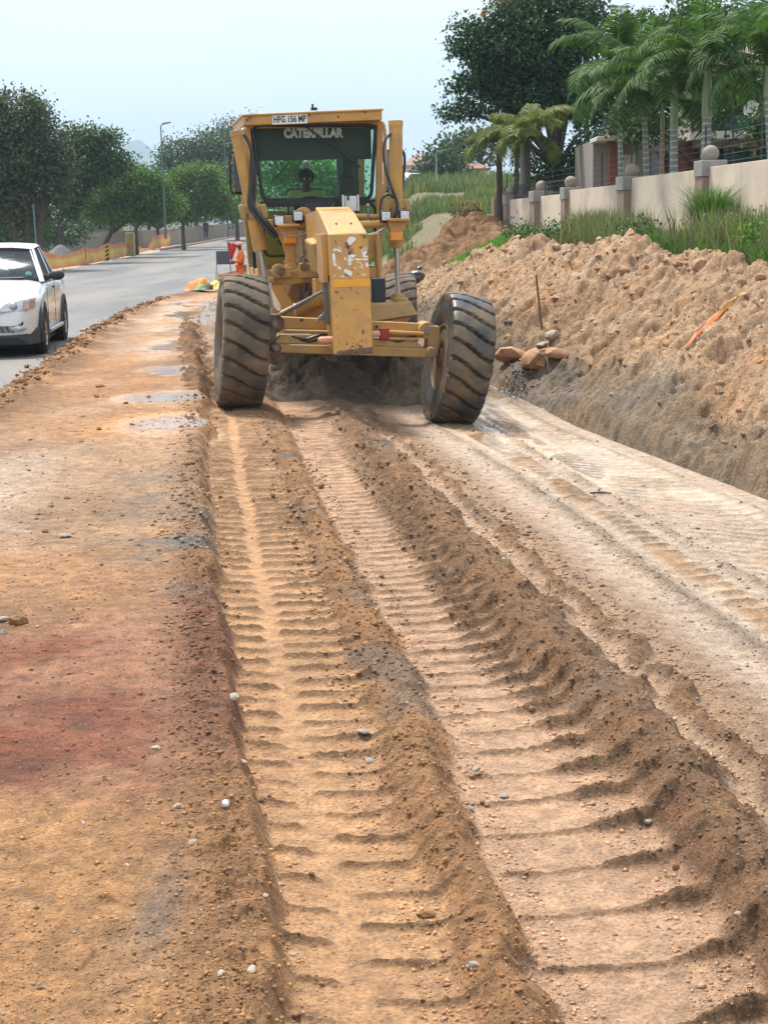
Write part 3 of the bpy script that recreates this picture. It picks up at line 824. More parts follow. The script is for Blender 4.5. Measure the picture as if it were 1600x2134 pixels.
# haze
hb = MB().box((0, 2200, 160), (7000, 5200, 326)).build('haze', [], smooth=None)
mh = bpy.data.materials.new('haze_air'); mh.use_nodes = True; nt = mh.node_tree; nt.nodes.clear()
pv = nt.nodes.new('ShaderNodeVolumePrincipled'); pv.inputs['Color'].default_value = (.62, .81, 1, 1)
pv.inputs['Density'].default_value = 0.00040
oo = nt.nodes.new('ShaderNodeOutputMaterial'); nt.links.new(pv.outputs['Volume'], oo.inputs['Volume'])
hb.data.materials.append(mh)
tag(hb, kind='stuff')
# ------------------------------------------------------------------ motor grader
YEL = (.52, .272, .062)
M_Y = paint('grader_yellow', YEL, .42, var=.10, vscale=4, dirt=(.33, .19, .085), dirt_amt=.9, dscale=3.2, bump=.05)
M_YD = paint('grader_yellow_muddy', (.42, .25, .07), .6, var=.14, vscale=5, dirt=(.27, .18, .10), dirt_amt=.8, dscale=4, bump=.15)
M_YC = paint('grader_yellow_chipped', (.54, .285, .068), .45, var=.10, vscale=5, dirt=(.36, .21, .09), dirt_amt=.7, dscale=4, chip=(.085, .04, .022), chip_thr=.635, chip_scale=17)
M_YB = paint('grader_band', (.72, .33, .012), .4, var=.06, chip=(.12, .07, .03), chip_thr=.74)
M_RUST = paint('rusty_steel', (.10, .055, .035), .8, var=.4, vscale=18, dirt=(.26, .2, .15), dirt_amt=.8, dscale=12, bump=.3)
M_TYRE = paint('dusty_rubber', (.075, .062, .048), .82, var=.22, vscale=5, dirt=(.19, .135, .085), dirt_amt=.9, dscale=3.5, bump=.12, bscale=45, spec=.35)
M_TYRE2 = paint('muddy_wet_rubber', (.04, .04, .043), .45, var=.3, vscale=7, dirt=(.20, .13, .065), dirt_amt=.95, dscale=2.6, bump=.12, bscale=45, spec=.5)
M_RIM = paint('muddy_rim', (.15, .105, .055), .75, var=.35, vscale=7, dirt=(.11, .075, .045), dirt_amt=.9, dscale=6, bump=.3)
M_BLK = paint('black_plastic', (.014, .014, .017), .45, var=.2)
M_HOSE = paint('hose_rubber', (.028, .026, .026), .5, var=.3, vscale=10)
M_STEEL = paint('bright_steel', (.46, .46, .47), .25, metal=.9, var=.1)
M_GREY = paint('grey_steel', (.19, .19, .195), .5, var=.15, dirt=(.25, .2, .14), dirt_amt=.5)
M_GLASS = glass('cab_glass', (.84, .95, .89), .03, .92)
M_NAVY = paint('navy_trim', (.018, .024, .04), .5, var=.15)
M_INT = paint('cab_interior', (.045, .045, .042), .7, var=.15)
M_WHITE = paint('white_plastic', (.68, .68, .66), .5, var=.06, dirt=(.4, .34, .26), dirt_amt=.4)
M_ORL = paint('orange_lens', (.80, .27, .008), .25, var=.08, coat=.5)
M_LENS = paint('lamp_lens', (.58, .62, .68), .12, var=.25, vscale=40, spec=.8)
M_DECAL = paint('decal_white', (.72, .72, .74), .5, var=.10, vscale=30)
M_RED = paint('red_collar', (.32, .03, .02), .6, var=.2)
M_COPPER = paint('primer_pink', (.62, .33, .22), .5, var=.15)
M_MIRR = paint('mirror_face', (.10, .13, .19), .15, var=.12, metal=.6)
M_TXTW = paint('faded_lettering', (.30, .36, .34), .6, var=.25, vscale=20)
M_TXTB = paint('plate_lettering', (.015, .015, .02), .5)

grader = thing('motor_grader', 'yellow motor grader with tall glass cab and two ribbed front tyres, facing the camera', 'grader', (-.344, 15.5, 0), R(9))
g = grader

def text_mesh(name, s, size, mat, parent, loc, rot, depth=.002, bold=0.0, sx=1.0):
    cu = bpy.data.curves.new('lettering', 'FONT'); cu.body = s; cu.size = size; cu.extrude = depth; cu.offset = bold
    cu.align_x = 'CENTER'; cu.align_y = 'CENTER'; cu.resolution_u = 3
    t = bpy.data.objects.new('lettering_source', cu); COL.objects.link(t)
    dg = bpy.context.evaluated_depsgraph_get(); dg.update()
    me = bpy.data.meshes.new_from_object(t.evaluated_get(dg)); me.name = name
    bpy.data.objects.remove(t); bpy.data.curves.remove(cu)
    me.transform(Matrix.Translation(loc) @ Euler(rot).to_matrix().to_4x4() @ Matrix.Diagonal((sx, 1, 1, 1)))
    me.materials.clear(); me.materials.append(mat)
    return link_mesh(name, me, None, parent)

# --- push plate and nose
p = MB(); p.hexa([(-.205, -.60, .452), (.182, -.60, .452), (.182, -.535, .452), (-.205, -.535, .452)],
                 [(-.212, -.50, 1.597), (.166, -.50, 1.597), (.166, -.44, 1.597), (-.212, -.44, 1.597)])
plate = p.build('push_plate', M_YC, g, .008)
b = MB()
def fy(z): return -.60 + (z - .452) / (1.597 - .452) * .10
b.hexa([(-.186, fy(1.095) - .004, 1.095), (.176, fy(1.095) - .004, 1.095), (.176, fy(1.095) + .01, 1.095), (-.186, fy(1.095) + .01, 1.095)],
       [(-.186, fy(1.165) - .004, 1.165), (.176, fy(1.165) - .004, 1.165), (.176, fy(1.165) + .01, 1.165), (-.186, fy(1.165) + .01, 1.165)])
b.build('painted_band', M_YB, plate)
b = MB(); b.hexa([(-.19, fy(.455) - .006, .450), (.178, fy(.455) - .006, .450), (.178, -.53, .445), (-.19, -.53, .445)],
                 [(-.16, fy(.50) - .003, .487), (.178, fy(.53) - .003, .515), (.178, -.53, .5), (-.19, -.53, .48)])
b.build('worn_edge', M_RUST, plate)
# torn white decal
b = MB(); rnd = random.Random(4)
def flake(cx, cz, w, h, ang=0, n=9, jag=.35):
    pts = []
    for k in range(n):
        a = 2 * math.pi * k / n + rnd.uniform(-.15, .15); r = 1 + rnd.uniform(-jag, jag)
        dx, dz = math.cos(a) * w * r, math.sin(a) * h * r
        x = cx + dx * math.cos(ang) - dz * math.sin(ang); z = cz + dx * math.sin(ang) + dz * math.cos(ang)
        pts.append((x, fy(z) - .0035, z))
    b.prism(pts, (0, .004, 0))
for q in ((-.12, 1.445, .05, .010, -.35), (-.155, 1.445, .018, .014, 0), (-.165, 1.37, .019, .05, .1), (-.155, 1.31, .028, .016, -.5), (-.115, 1.275, .024, .010, -.7),
          (-.05, 1.245, .028, .026, -.6), (-.02, 1.222, .034, .022, -.3), (-.105, 1.465, .02, .006, -.4), (.015, 1.385, .045, .012, 0), (-.005, 1.35, .035, .028, 0), (-.012, 1.315, .02, .022, 0),
          (.07, 1.352, .045, .009, -.12), (.135, 1.42, .026, .036, 0), (.13, 1.44, .035, .012, .5), (.14, 1.375, .03, .009, .05), (.14, 1.35, .035, .010, .0), (.155, 1.30, .012, .022, .1), (.04, 1.27, .016, .006, -.8), (.085, 1.28, .012, .005, -.8),
          (-.09, 1.195, .026, .006, 0), (.12, 1.205, .02, .007, .3), (-.16, 1.205, .006, .01, 0), (-.055, 1.36, .007, .016, 0), (.1, 1.31, .004, .02, .7)):
    flake(q[0] - .005, q[1], q[2] * .9, q[3], q[4])
pts = [(.012 + .045 * math.cos(a), 0, 1.525 + .045 * math.sin(a)) for a in np.linspace(.15 * math.pi, 1.36 * math.pi, 15)]
b.prism([(x, fy(z) - .0035, z) for x, _, z in pts], (0, .004, 0))
pts = [(.05 + .06 * math.cos(a), 1.265 + .07 * math.sin(a)) for a in np.linspace(-.1, 1.6, 10)] + [(.05 + .052 * math.cos(a), 1.265 + .062 * math.sin(a)) for a in np.linspace(1.6, -.1, 10)]
for k in range(9):
    q = [pts[k], pts[k + 1], pts[18 - k], pts[19 - k]]
    b.prism([(x, fy(z) - .0035, z) for x, z in q], (0, .004, 0))
tag(b.build('torn_decal', M_DECAL, plate), kind='stuff')
b = MB()
b.hexa([(-.212, -.438, 1.2), (.166, -.438, 1.2), (.15, .45, 1.2), (-.225, .45, 1.2)], [(-.212, -.49, 1.600), (.166, -.49, 1.600), (.128, .1, 1.812), (-.226, .1, 1.812)])
b.hexa([(-.226, .1, 1.2), (.128, .1, 1.2), (.15, .6, 1.2), (-.2, .6, 1.2)], [(-.226, .1, 1.811), (.128, .1, 1.811), (.14, .6, 1.87), (-.2, .6, 1.87)])
nose = b.build('nose_housing', M_Y, g, .012)
b = MB()
for x in (-.10, .045): b = MB(); b.cyl((x, -.235, 1.68), (x - .0, -.24, 1.703), .010); b.build('bolt', M_RUST, nose)
# slanting side plate at the left of the nose
b = MB(); b.hexa([(-.255, -.40, 1.135), (-.212, -.40, 1.135), (-.212, .02, 1.135), (-.255, .02, 1.135)], [(-.275, -.40, 1.60), (-.212, -.40, 1.60), (-.212, .02, 1.60), (-.275, .02, 1.60)])
b.build('side_plate', M_Y, nose, .006)
b = MB(); b.box((-.03, -.1, .83), (.30, .80, .72)); b.build('front_bolster', M_YD, g, .01)

# --- gooseneck main frame
b = MB()
secs = [(.3, 1.2, 1.84, .13), (1.0, 1.30, 1.84, .14), (2.0, 1.34, 1.80, .15), (2.68, 1.2, 1.74, .16), (3.6, .85, 1.3, .2), (4.6, .8, 1.25, .2)]
for (ya, z0, z1, w), (yb, z2, z3, w2) in zip(secs[:-1], secs[1:]):
    b.hexa([(-.03 - w, ya, z0), (-.03 + w, ya, z0), (-.03 + w2, yb, z2), (-.03 - w2, yb, z2)], [(-.03 - w, ya, z1), (-.03 + w, ya, z1), (-.03 + w2, yb, z3), (-.03 - w2, yb, z3)])
b.build('gooseneck_frame', M_Y, g)

# --- front axle, leaning bar, tie rod, cylinders
b = MB()
b.hexa([(-.76, -.10, .455), (.0, -.10, .405), (.0, .12, .405), (-.76, .12, .455)], [(-.76, -.10, .535), (.0, -.10, .50), (.0, .12, .50), (-.76, .12, .535)])
b.hexa([(0, -.10, .405), (.81, -.10, .352), (.81, .12, .352), (0, .12, .405)], [(0, -.10, .50), (.81, -.10, .44), (.81, .12, .44), (0, .12, .50)])
b.hexa([(-.74, -.03, .535), (.0, -.03, .50), (.0, .16, .50), (-.74, .16, .535)], [(-.66, -.01, .61), (.0, -.01, .585), (.0, .14, .585), (-.66, .14, .61)])
b.hexa([(0, -.03, .50), (.79, -.03, .44), (.79, .16, .44), (0, .16, .50)], [(0, -.01, .585), (.72, -.01, .51), (.72, .14, .51), (0, .14, .585)])
ax = b.build('front_axle', M_YD, g, .01)
b = MB()
b.hexa([(-.64, .12, .675), (.80, .12, .598), (.80, .24, .598), (-.64, .24, .675)], [(-.64, .12, .793), (.80, .12, .682), (.80, .24, .682), (-.64, .24, .793)])
lb = b.build('leaning_bar', M_Y, g, .008)
for q in ((-.43, .755), (.33, .665)): b = MB(); b.cyl((q[0], .10, q[1]), (q[0], .125, q[1]), .015); b.build('bolt', M_BLK, lb)
b = MB(); b.cyl((-.62, .02, .655), (-.1, .02, .625), .018); b.cyl((-.1, .02, .625), (.76, .02, .565), .022); b.build('tie_rod', M_YD, g)
b = MB(); b.cyl((-.29, -.33, .575), (.0, -.33, .575), .036, n=12); b.ball((-.29, -.33, .575), .036, 12); b.build('tow_pin', M_COPPER, g)
b = MB(); b.cyl((.43, -.02, .615), (.79, -.02, .585), .022); b.cyl((.43, -.02, .55), (.74, -.02, .535), .016); b.build('steering_cylinder', M_Y, g)
b = MB(); b.box((.385, -.03, .60), (.095, .06, .115)); b.build('collar', M_RED, g, .008)
b = MB(); b.cyl((.22, -.03, .60), (.34, -.03, .597), .028); b.cyl((.2, -.03, .6), (.25, -.03, .6), .038, n=6); b.build('hose_nut', M_COPPER, g)
def hoses(name, paths, r, mat, parent, n=6):
    for pth in paths:
        b = MB()
        pp = []
        P_ = [Vector(q) for q in pth]
        for i in range(len(P_) - 1):
            p0 = P_[max(i - 1, 0)]; p1 = P_[i]; p2 = P_[i + 1]; p3 = P_[min(i + 2, len(P_) - 1)]
            for k in range(5):
                t = k / 5
                pp.append(.5 * ((2 * p1) + (p2 - p0) * t + (2 * p0 - 5 * p1 + 4 * p2 - p3) * t * t + (3 * p1 - p0 - 3 * p2 + p3) * t ** 3))
        pp.append(P_[-1]); b.tube(pp, r, n); b.build(name, mat, parent)
hoses('axle_hose', [[(.42, .0, .55), (.52, -.02, .52), (.62, -.02, .55), (.72, .0, .57)], [(.40, .0, .57), (.55, -.02, .54), (.68, .0, .56)],
                    [(-.55, .0, .60), (-.42, -.02, .57), (-.3, -.02, .60), (-.15, .05, .62)], [(-.5, .0, .57), (-.36, -.03, .545), (-.2, .0, .59)]], .013, M_HOSE, g)
hoses('nose_hose', [[(-.26, -.1, .76), (-.22, -.12, .83), (-.2, -.1, .78)], [(-.30, -.1, .74), (-.25, -.1, .80), (-.21, -.1, .75)], [(-.235, -.2, 1.13), (-.225, -.2, .95), (-.22, -.15, .72)], [(-.215, -.2, 1.13), (-.205, -.2, .95), (-.20, -.15, .72)]], .016, M_GREY, g)

# knuckles
for s, (cx, cz, lx, lz) in ((-1, (-.70, .735, -.715, .50)), (1, (.835, .615, .845, .41))):
    b = MB()
    b.cyl((cx, .00, cz), (cx, .30, cz), .088, n=18); b.cyl((lx, -.14, lz), (lx, .16, lz), .052, n=16)
    b.box(((cx + lx) / 2 + s * .05, .08, (cz + lz) / 2), (.12, .2, .30), rotm(0, R(5), 0))
    b.build('knuckle', M_RUST if s < 0 else M_YD, g, .01)
    b = MB(); b.cyl((cx - .01, -.022, cz), (cx - .01, .002, cz), .028, n=12); b.build('pivot_pin', M_GREY, g); b = MB(); b.cyl((lx, -.155, lz), (lx, -.138, lz), .026, n=12); b.build('pivot_pin', M_GREY, g)

# --- wheels
def tyre_mesh(seed=0, Ro=.665, W=.45, nl=23, slope=.150, dirn=1):
    prof = []   # (radius, axial)  outside going round from inner bead to outer bead
    rb = .325
    for t in np.linspace(0, 1, 7): prof.append((rb + (Ro - .10 - rb) * t, -W / 2 * (.78 + .22 * math.sin(t * math.pi * .75)), 0 if t < .8 else .35 * (t - .8) / .2))
    for a in np.linspace(0, 1, 4)[1:]: prof.append((Ro - .10 + .082 * math.sin(a * math.pi / 2), -W / 2 + .022 * a ** 2, .35 + .65 * a))
    for t in np.linspace(-1, 1, 15)[1:-1]: prof.append((Ro - .018 * abs(t) ** 3, t * (W / 2 - .022), 1))
    for a in np.linspace(1, 0, 4)[:-1]: prof.append((Ro - .10 + .082 * math.sin(a * math.pi / 2), W / 2 - .022 * a ** 2, .35 + .65 * a))
    for t in np.linspace(1, 0, 7): prof.append((rb + (Ro - .10 - rb) * t, W / 2 * (.78 + .22 * math.sin(t * math.pi * .75)), 0 if t < .8 else .35 * (t - .8) / .2))
    NA = nl * 15; V = []; 
    pr = np.array(prof); ang = np.arange(NA) * 2 * math.pi / NA
    AA, RR_ = np.meshgrid(ang, pr[:, 0]); _, AX = np.meshgrid(ang, pr[:, 1]); _, MK = np.meshgrid(ang, pr[:, 2])
    w = AX / (W / 2)
    ph = (AA + dirn * slope * (w + .16 * np.sin(w * math.pi))) * nl / (2 * math.pi)
    d = np.abs(_frac(ph) - .5) * 2           # 1 in the middle of a groove
    groove = sstep(.79, .845, d)
    dep = groove * MK * .045 + (fbm(AA * 9 + seed, w * 3, 3, 7 + seed)) * .003 * MK
    RR_ = RR_ - dep
    V = np.stack([AX, np.sin(AA) * RR_, np.cos(AA) * RR_], -1)
    nr, nc = AA.shape
    i = np.arange(nr - 1)[:, None] * nc + np.arange(nc)[None, :]
    j = np.arange(nr - 1)[:, None] * nc + (np.arange(nc)[None, :] + 1) % nc
    F = np.stack([i, j, j + nc, i + nc], -1).reshape(-1, 4)
    return V.reshape(-1, 3), F
def rim_mb(out=1):
    """dished steel rim, disc towards the outer side"""
    b = MB(); o = out
    b.lathe([(.345, -.175), (.345, -.19), (.325, -.19), (.31, -.175), (.292, -.15), (.285, -.06 if o > 0 else -.10), (.278, .04), (.24, .06 * 1), (.15, .07), (.15, .05), (.24, .035), (.25, -.10)], axis=(o, 0, 0), n=36)
    b.lathe([(.285, .05), (.30, .15), (.325, .19), (.345, .19), (.345, .175), (.31, .15)], axis=(o, 0, 0), n=36)
    b.lathe([(0.0, .125), (.10, .125), (.115, .10), (.15, .055), (.15, -.02), (.11, -.05), (.095, -.20), (.0, -.20)], axis=(o, 0, 0), n=24)
    for k in range(10):
        a = 2 * math.pi * k / 10
        b.cyl((o * .03, math.sin(a) * .195, math.cos(a) * .195), (o * .085, math.sin(a) * .195, math.cos(a) * .195), .016, n=6)
    return b
def wheel(center, yaw, lean, mat, out, Ro=.665, rimmat=None, seed=0, ddir=1):
    M = Matrix.Translation(center) @ Matrix.Rotation(yaw, 4, 'Z') @ Matrix.Rotation(lean, 4, 'Y')
    b = rim_mb(out); me = b.mesh('wheel', rimmat or M_RIM); me.transform(M)
    w = link_mesh('wheel', me, None, g)
    V, F = tyre_mesh(seed, Ro, dirn=ddir)
    Mn = np.array(M); V = V @ Mn[:3, :3].T + Mn[:3, 3]
    t = np_mesh('tyre', V, F, mat, parent=w); t.data.set_sharp_from_angle(angle=R(35))
    return w
wheel((-1.05, 0.0, .565), R(.8), R(4.8), M_TYRE, -1, .662, seed=1)
wheel((1.135, 0.0, .315), R(1.2), R(10), M_TYRE2, 1, .672, seed=2)

# --- lift saddle, cylinders, lights
b = MB()
b.cyl((-.50, 1.9, 1.678), (-.0, 1.9, 1.69), .042, n=16); b.cyl((0, 1.9, 1.69), (.99, 1.9, 1.70), .042, n=16)
b.cyl((.38, 2.0, 1.79), (.70, 2.0, 1.775), .03, n=12)
b.box((-.36, 1.95, 1.76), (.30, .10, .10)); b.build('saddle_tube', M_Y, g, .004)
for (x0, x1, x2, x3, z0, z1) in ((-.485, -.245, -.28, -.43, 1.69, 1.60), (.745, .985, .915, .77, 1.728, 1.608)):
    b = MB(); b.hexa([(x3, 1.80, z1), (x2, 1.80, z1), (x2, 1.9, z1), (x3, 1.9, z1)], [(x0, 1.80, z0), (x1, 1.80, z0), (x1, 1.9, z0), (x0, 1.9, z0)])
    b.box(((x0 + x1) / 2, 1.79, z0 + .01), (.24, .14, .03))
    b.build('lamp_bracket', M_Y, g, .005)
for x, z in ((-.345, 1.553), (.838, 1.558)):
    b = MB(); b.box((x, 1.83, z), (.155, .07, .108)); o_ = b.build('turn_signal', M_Y, g, .006)
    b = MB(); b.box((x, 1.792, z), (.132, .02, .088)); b.build('lens', M_ORL, o_, .006)
for x, z, on in ((-.463, 1.752, .75), (-.252, 1.798, 1.0), (.725, 1.778, .8), (.938, 1.785, .7)):
    b = MB(); b.box((x, 1.84, z), (.122, .09, .122)); b.cyl((x, 1.87, z - .05), (x, 1.9, z - .12), .016); o_ = b.build('work_lamp', M_BLK, g, .014)
    b = MB(); b.box((x, 1.792, z), (.094, .012, .092)); b.build('lens', M_LENS, o_, .01)
b = MB(); b.cyl((-.175, 1.93, 1.806), (-.175, 2.03, 1.806), .092, n=24); b.cyl((-.175, 1.915, 1.806), (-.175, 1.935, 1.806), .055, n=20); b.cyl((-.175, 1.905, 1.806), (-.175, 1.916, 1.806), .012, n=8)
b.build('lift_motor', M_Y, g, .006)
# curved arm and link plates
b = MB()
arm = [(-.52, 1.77), (-.41, 1.62), (-.355, 1.50), (-.335, 1.38), (-.34, 1.24)]
wid = [.06, .07, .068, .058, .05]
for (x0, z0), (x1, z1), w0, w1 in zip(arm[:-1], arm[1:], wid[:-1], wid[1:]):
    b.hexa([(x1 - w1, 1.88, z1), (x1 + w1, 1.88, z1), (x1 + w1, 1.98, z1), (x1 - w1, 1.98, z1)], [(x0 - w0, 1.88, z0), (x0 + w0, 1.88, z0), (x0 + w0, 1.98, z0), (x0 - w0, 1.98, z0)])
b.cyl((-.345, 1.70, 1.19), (-.345, 1.96, 1.19), .10, n=24)
b.build('lift_arm', M_Y, g, .006)
b = MB()
b.hexa([(-.60, 1.5, 1.05), (-.07, 1.5, 1.09), (-.07, 1.58, 1.09), (-.60, 1.58, 1.05)], [(-.60, 1.5, 1.14), (-.07, 1.5, 1.295), (-.07, 1.58, 1.295), (-.60, 1.58, 1.14)])
b.cyl((-.515, 1.43, 1.215), (-.515, 1.55, 1.215), .078, n=24)
b.box((-.45, 1.46, 1.20), (.14, .06, .11)); b.box((-.16, 1.45, 1.215), (.28, .06, .16)); b.box((-.6, 1.46, 1.12), (.06, .06, .06))
lk = b.build('link_plate', M_YD, g, .008)
for x, z, r_ in ((-.515, 1.218, .04), (-.24, 1.252, .046), (-.118, 1.252, .036)): b = MB(); b.cyl((x, 1.405, z), (x, 1.435, z), r_, n=18); b.build('pin_hole', M_RUST, lk)
b = MB()
for x in (-.40, -.355, -.31, -.255, -.22): b = MB(); b.cyl((x + .04, 2.02, 1.56), (x + .09, 2.02, 1.25), .009, n=6); b.build('pipe', M_STEEL, g)
b = MB(); b.cyl((-.2, 1.48, 1.43), (-.32, 1.48, 1.27), .008, n=6); b.cyl((-.2, 1.48, 1.43), (-.16, 1.48, 1.36), .01, n=6); b.ball((-.1, .9, 1.47), .055, 14); b.cyl((-.1, .9, 1.5), (-.1, .9, 1.55), .05); b.build('swivel_joint', M_NAVY, g)
b = MB(); b.hexa([(-.15, .75, 1.20), (-.02, .75, 1.2), (-.02, 1.2, 1.2), (-.2, 1.2, 1.2)], [(-.24, .75, 1.5), (-.02, .75, 1.55), (-.02, 1.2, 1.6), (-.26, 1.2, 1.55)]); b.build('valve_cover', M_YD, g, .02)

def lift_cyl(x0, z0, x1, z1, x2, z2, Y):
    d = Vector((x1 - x0, 0, z1 - z0)); 
    b = MB(); P0 = Vector((x0, Y, z0)); P1 = Vector((x1, Y, z1)); P2 = Vector((x2, Y, z2))
    b.cyl(P0, P1, .077, n=24); u_ = d.normalized()
    b.cyl(P0 - u_ * .012, P0 + u_ * .05, .083, n=24); b.cyl(P0 + u_ * .06, P0 + u_ * .072, .080, n=24); b.cyl(P1 - u_ * .12, P1, .083, n=24)
    o_ = b.build('lift_cylinder', M_Y, g, .004)
    b = MB(); b.cyl(P1 - u_ * .05, P2, .031, n=16); b.build('piston_rod', M_STEEL, o_)
    b = MB(); b.ball(P2, .062, 14); b.cyl(P2 + Vector((0, 0, .02)), P2 - Vector((0, 0, .06)), .085, .1, n=18); b.build('ball_socket', M_YD, o_)
    Pm = P0 + d.normalized() * ((Vector((x1, Y, z1)) - P0).length * .67)
    b = MB(); b.cyl(Pm - u_ * .075, Pm + u_ * .075, .098, n=20); 
    s = -1 if x0 < 0 else 1
    b.box(Pm + Vector((0, -.02, .02)), (.26, .13, .10)); b.box(Pm + Vector((-.12, -.07, .0)), (.07, .05, .16), rotm(0, R(12 * s), 0)); b.box(Pm + Vector((.12, -.07, .0)), (.07, .05, .16), rotm(0, R(-12), 0))
    b.build('trunnion', M_YD, o_, .012)
    return o_
lift_cyl(-.868, 2.73, -.655, 1.43, -.545, .74, 2.1)
lift_cyl(.905, 2.82, .888, 1.43, .895, .87, 2.1)
hoses('lift_hose', [[(-.80, 2.0, 2.69), (-.745, 1.97, 2.58), (-.715, 1.98, 2.40), (-.735, 1.98, 2.15), (-.745, 1.98, 1.97), (-.69, 1.95, 1.86), (-.57, 1.9, 1.70), (-.47, 1.9, 1.60)],
                    [(-.72, 2.02, 2.5), (-.74, 2.0, 2.2), (-.77, 2.0, 1.95), (-.71, 1.96, 1.82), (-.59, 1.92, 1.66), (-.49, 1.92, 1.57)],
                    [(-.69, 2.02, 2.4), (-.70, 2.0, 2.1), (-.72, 2.0, 1.9), (-.66, 1.97, 1.80), (-.54, 1.95, 1.66), (-.46, 1.95, 1.58)]], .021, M_HOSE, g)
hoses('lift_hose', [[(.835, 2.05, 2.69), (.765, 2.03, 2.60), (.745, 2.0, 2.45), (.77, 1.98, 2.25), (.83, 1.97, 2.08), (.875, 1.96, 1.95), (.865, 1.95, 1.84), (.82, 1.93, 1.75)],
                    [(.78, 2.0, 2.25), (.84, 1.99, 2.05), (.885, 1.98, 1.92), (.875, 1.97, 1.82), (.83, 1.94, 1.72)],
                    [(.70, 1.95, 1.75), (.69, 1.96, 1.86), (.715, 1.97, 1.98), (.79, 1.98, 2.02), (.85, 1.98, 1.98)],
                    [(.93, 2.1, 2.50), (.985, 2.1, 2.49), (1.0, 2.1, 2.40), (.985, 2.1, 2.2), (.955, 2.08, 2.05)]], .016, M_HOSE, g)
hoses('low_hose', [[(-.05, 1.45, 1.06), (-.08, 1.4, .92), (-.12, 1.4, .86)], [(-.16, 1.45, 1.06), (-.2, 1.4, .90), (-.14, 1.4, .80)], [(-.22, 1.5, 1.06), (-.26, 1.45, .95), (-.2, 1.4, .84)], [(-.1, 1.5, 1.06), (-.13, 1.42, .95), (-.05, 1.4, .84)], [(-.28, 1.5, 1.05), (-.30, 1.45, .93), (-.24, 1.4, .83)],
                   [(-.02, 1.5, 1.06), (-.06, 1.44, .93), (-.02, 1.4, .82)]], .017, M_HOSE, g)
hoses('brake_hose', [[(.25, 1.7, 1.60), (.42, 1.72, 1.575), (.60, 1.75, 1.60), (.72, 1.8, 1.66)], [(-.45, 1.75, 1.64), (-.40, 1.72, 1.585), (-.28, 1.72, 1.58), (-.12, 1.72, 1.63)]], .012, M_GREY, g)
b = MB(); b.box((.55, 1.7, 1.45), (.14, .12, .28)); b.cyl((.59, 1.6, 1.60), (.60, 1.6, 1.05), .028, n=10); b.cyl((.60, 1.6, 1.05), (.53, 1.6, .99), .026, n=10); b.build('hard_pipe', M_YD, g, .01)
b = MB(); b.box((.475, 1.75, 1.3), (.06, .05, .5)); b.build('rubber_flap', M_BLK, g, .01)
b = MB(); b.box((.545, 1.32, .985), (.145, .12, .26)); b.build('battery_box', M_NAVY, g, .01)

# --- drawbar, circle, blade
b = MB()
b.cyl((-.545, .85, .755), (-.0, .75, 1.0), .066, n=18)
b.hexa([(-.45, .9, .74), (-.02, .8, .74), (-.02, 1.2, .74), (-.4, 1.2, .74)], [(-.3, .9, .79), (-.02, .8, .96), (-.02, 1.2, .98), (-.28, 1.2, .80)])
b.box((-.07, 1.25, .98), (.20, .3, .30)); b.box((-.47, 1.55, .92), (.12, .1, .35), rotm(0, R(-28), 0))
db = b.build('drawbar', M_Y, g, .01)
b = MB(); b.cyl((-.60, .78, .775), (-.05, .68, 1.055), .018, n=8); b.build('drawbar_pipe', M_GREY, g)
b = MB(); b.tube([(-.425, .83 + .068 * math.cos(a), .815 + .068 * math.sin(a)) for a in np.linspace(0, 2 * math.pi, 13)[:-1]], .009, 5, closed=True); b.build('cable_tie', M_WHITE, db)
b = MB()
b.hexa([(.25, 1.55, .60), (1.06, 1.75, .685), (1.06, 2.1, .70), (.25, 2.1, .62)], [(.25, 1.6, .775), (.985, 1.8, .83), (.985, 2.15, .865), (.25, 2.15, .80)])
b.hexa([(.3, 1.6, .50), (.94, 1.8, .585), (.94, 2.3, .6), (.3, 2.3, .5)], [(.3, 1.6, .60), (1.0, 1.8, .675), (1.0, 2.3, .69), (.3, 2.3, .6)])
b.build('shift_bracket', M_YD, g, .012)
b = MB(); b.cyl((.898, 1.95, .775), (.898, 1.95, .87), .105, .085, n=20); b.build('rod_seat', M_YD, g, .008)
b = MB(); b.lathe([(.62, -.05), (.78, -.05), (.78, .06), (.62, .06)], (0, 2.75, .55), (0, 0, 1), 40, closed=True); b.box((0, 1.6, .58), (.3, 2.0, .16)); b.build('turning_circle', M_YD, g)
b = MB()
rows = []
for t in np.linspace(-1.2, 1.3, 12):
    rows.append([(t, 2.35 - .16 * math.sin(a * math.pi), -.28 + .62 * a - .075 * t) for a in np.linspace(0, 1, 9)])
b.grid(rows); o_ = b.build('blade', M_RUST, g); sd = o_.modifiers.new('thick', 'SOLIDIFY'); sd.thickness = .03

# --- cab
def quadbar(b, p0, p1, wx, wy): 
    p0, p1 = Vector(p0), Vector(p1); hx, hy = wx / 2, wy / 2
    b.hexa([p0 + Vector((-hx, -hy, 0)), p0 + Vector((hx, -hy, 0)), p0 + Vector((hx, hy, 0)), p0 + Vector((-hx, hy, 0))], [p1 + Vector((-hx, -hy, 0)), p1 + Vector((hx, -hy, 0)), p1 + Vector((hx, hy, 0)), p1 + Vector((-hx, hy, 0))])
CB = 4.15
b = MB()
b.hexa([(-.765, 2.48, 2.822), (.815, 2.48, 2.868), (.815, CB + .1, 2.868), (-.765, CB + .1, 2.822)], [(-.765, 2.48, 2.925), (.815, 2.48, 2.975), (.815, CB + .1, 2.99), (-.765, CB + .1, 2.94)])
b.hexa([(-.78, 2.455, 2.92), (.83, 2.455, 2.97), (.83, CB + .12, 2.985), (-.78, CB + .12, 2.935)], [(-.78, 2.455, 2.942), (.83, 2.455, 2.992), (.83, CB + .12, 3.02), (-.78, CB + .12, 2.97)])
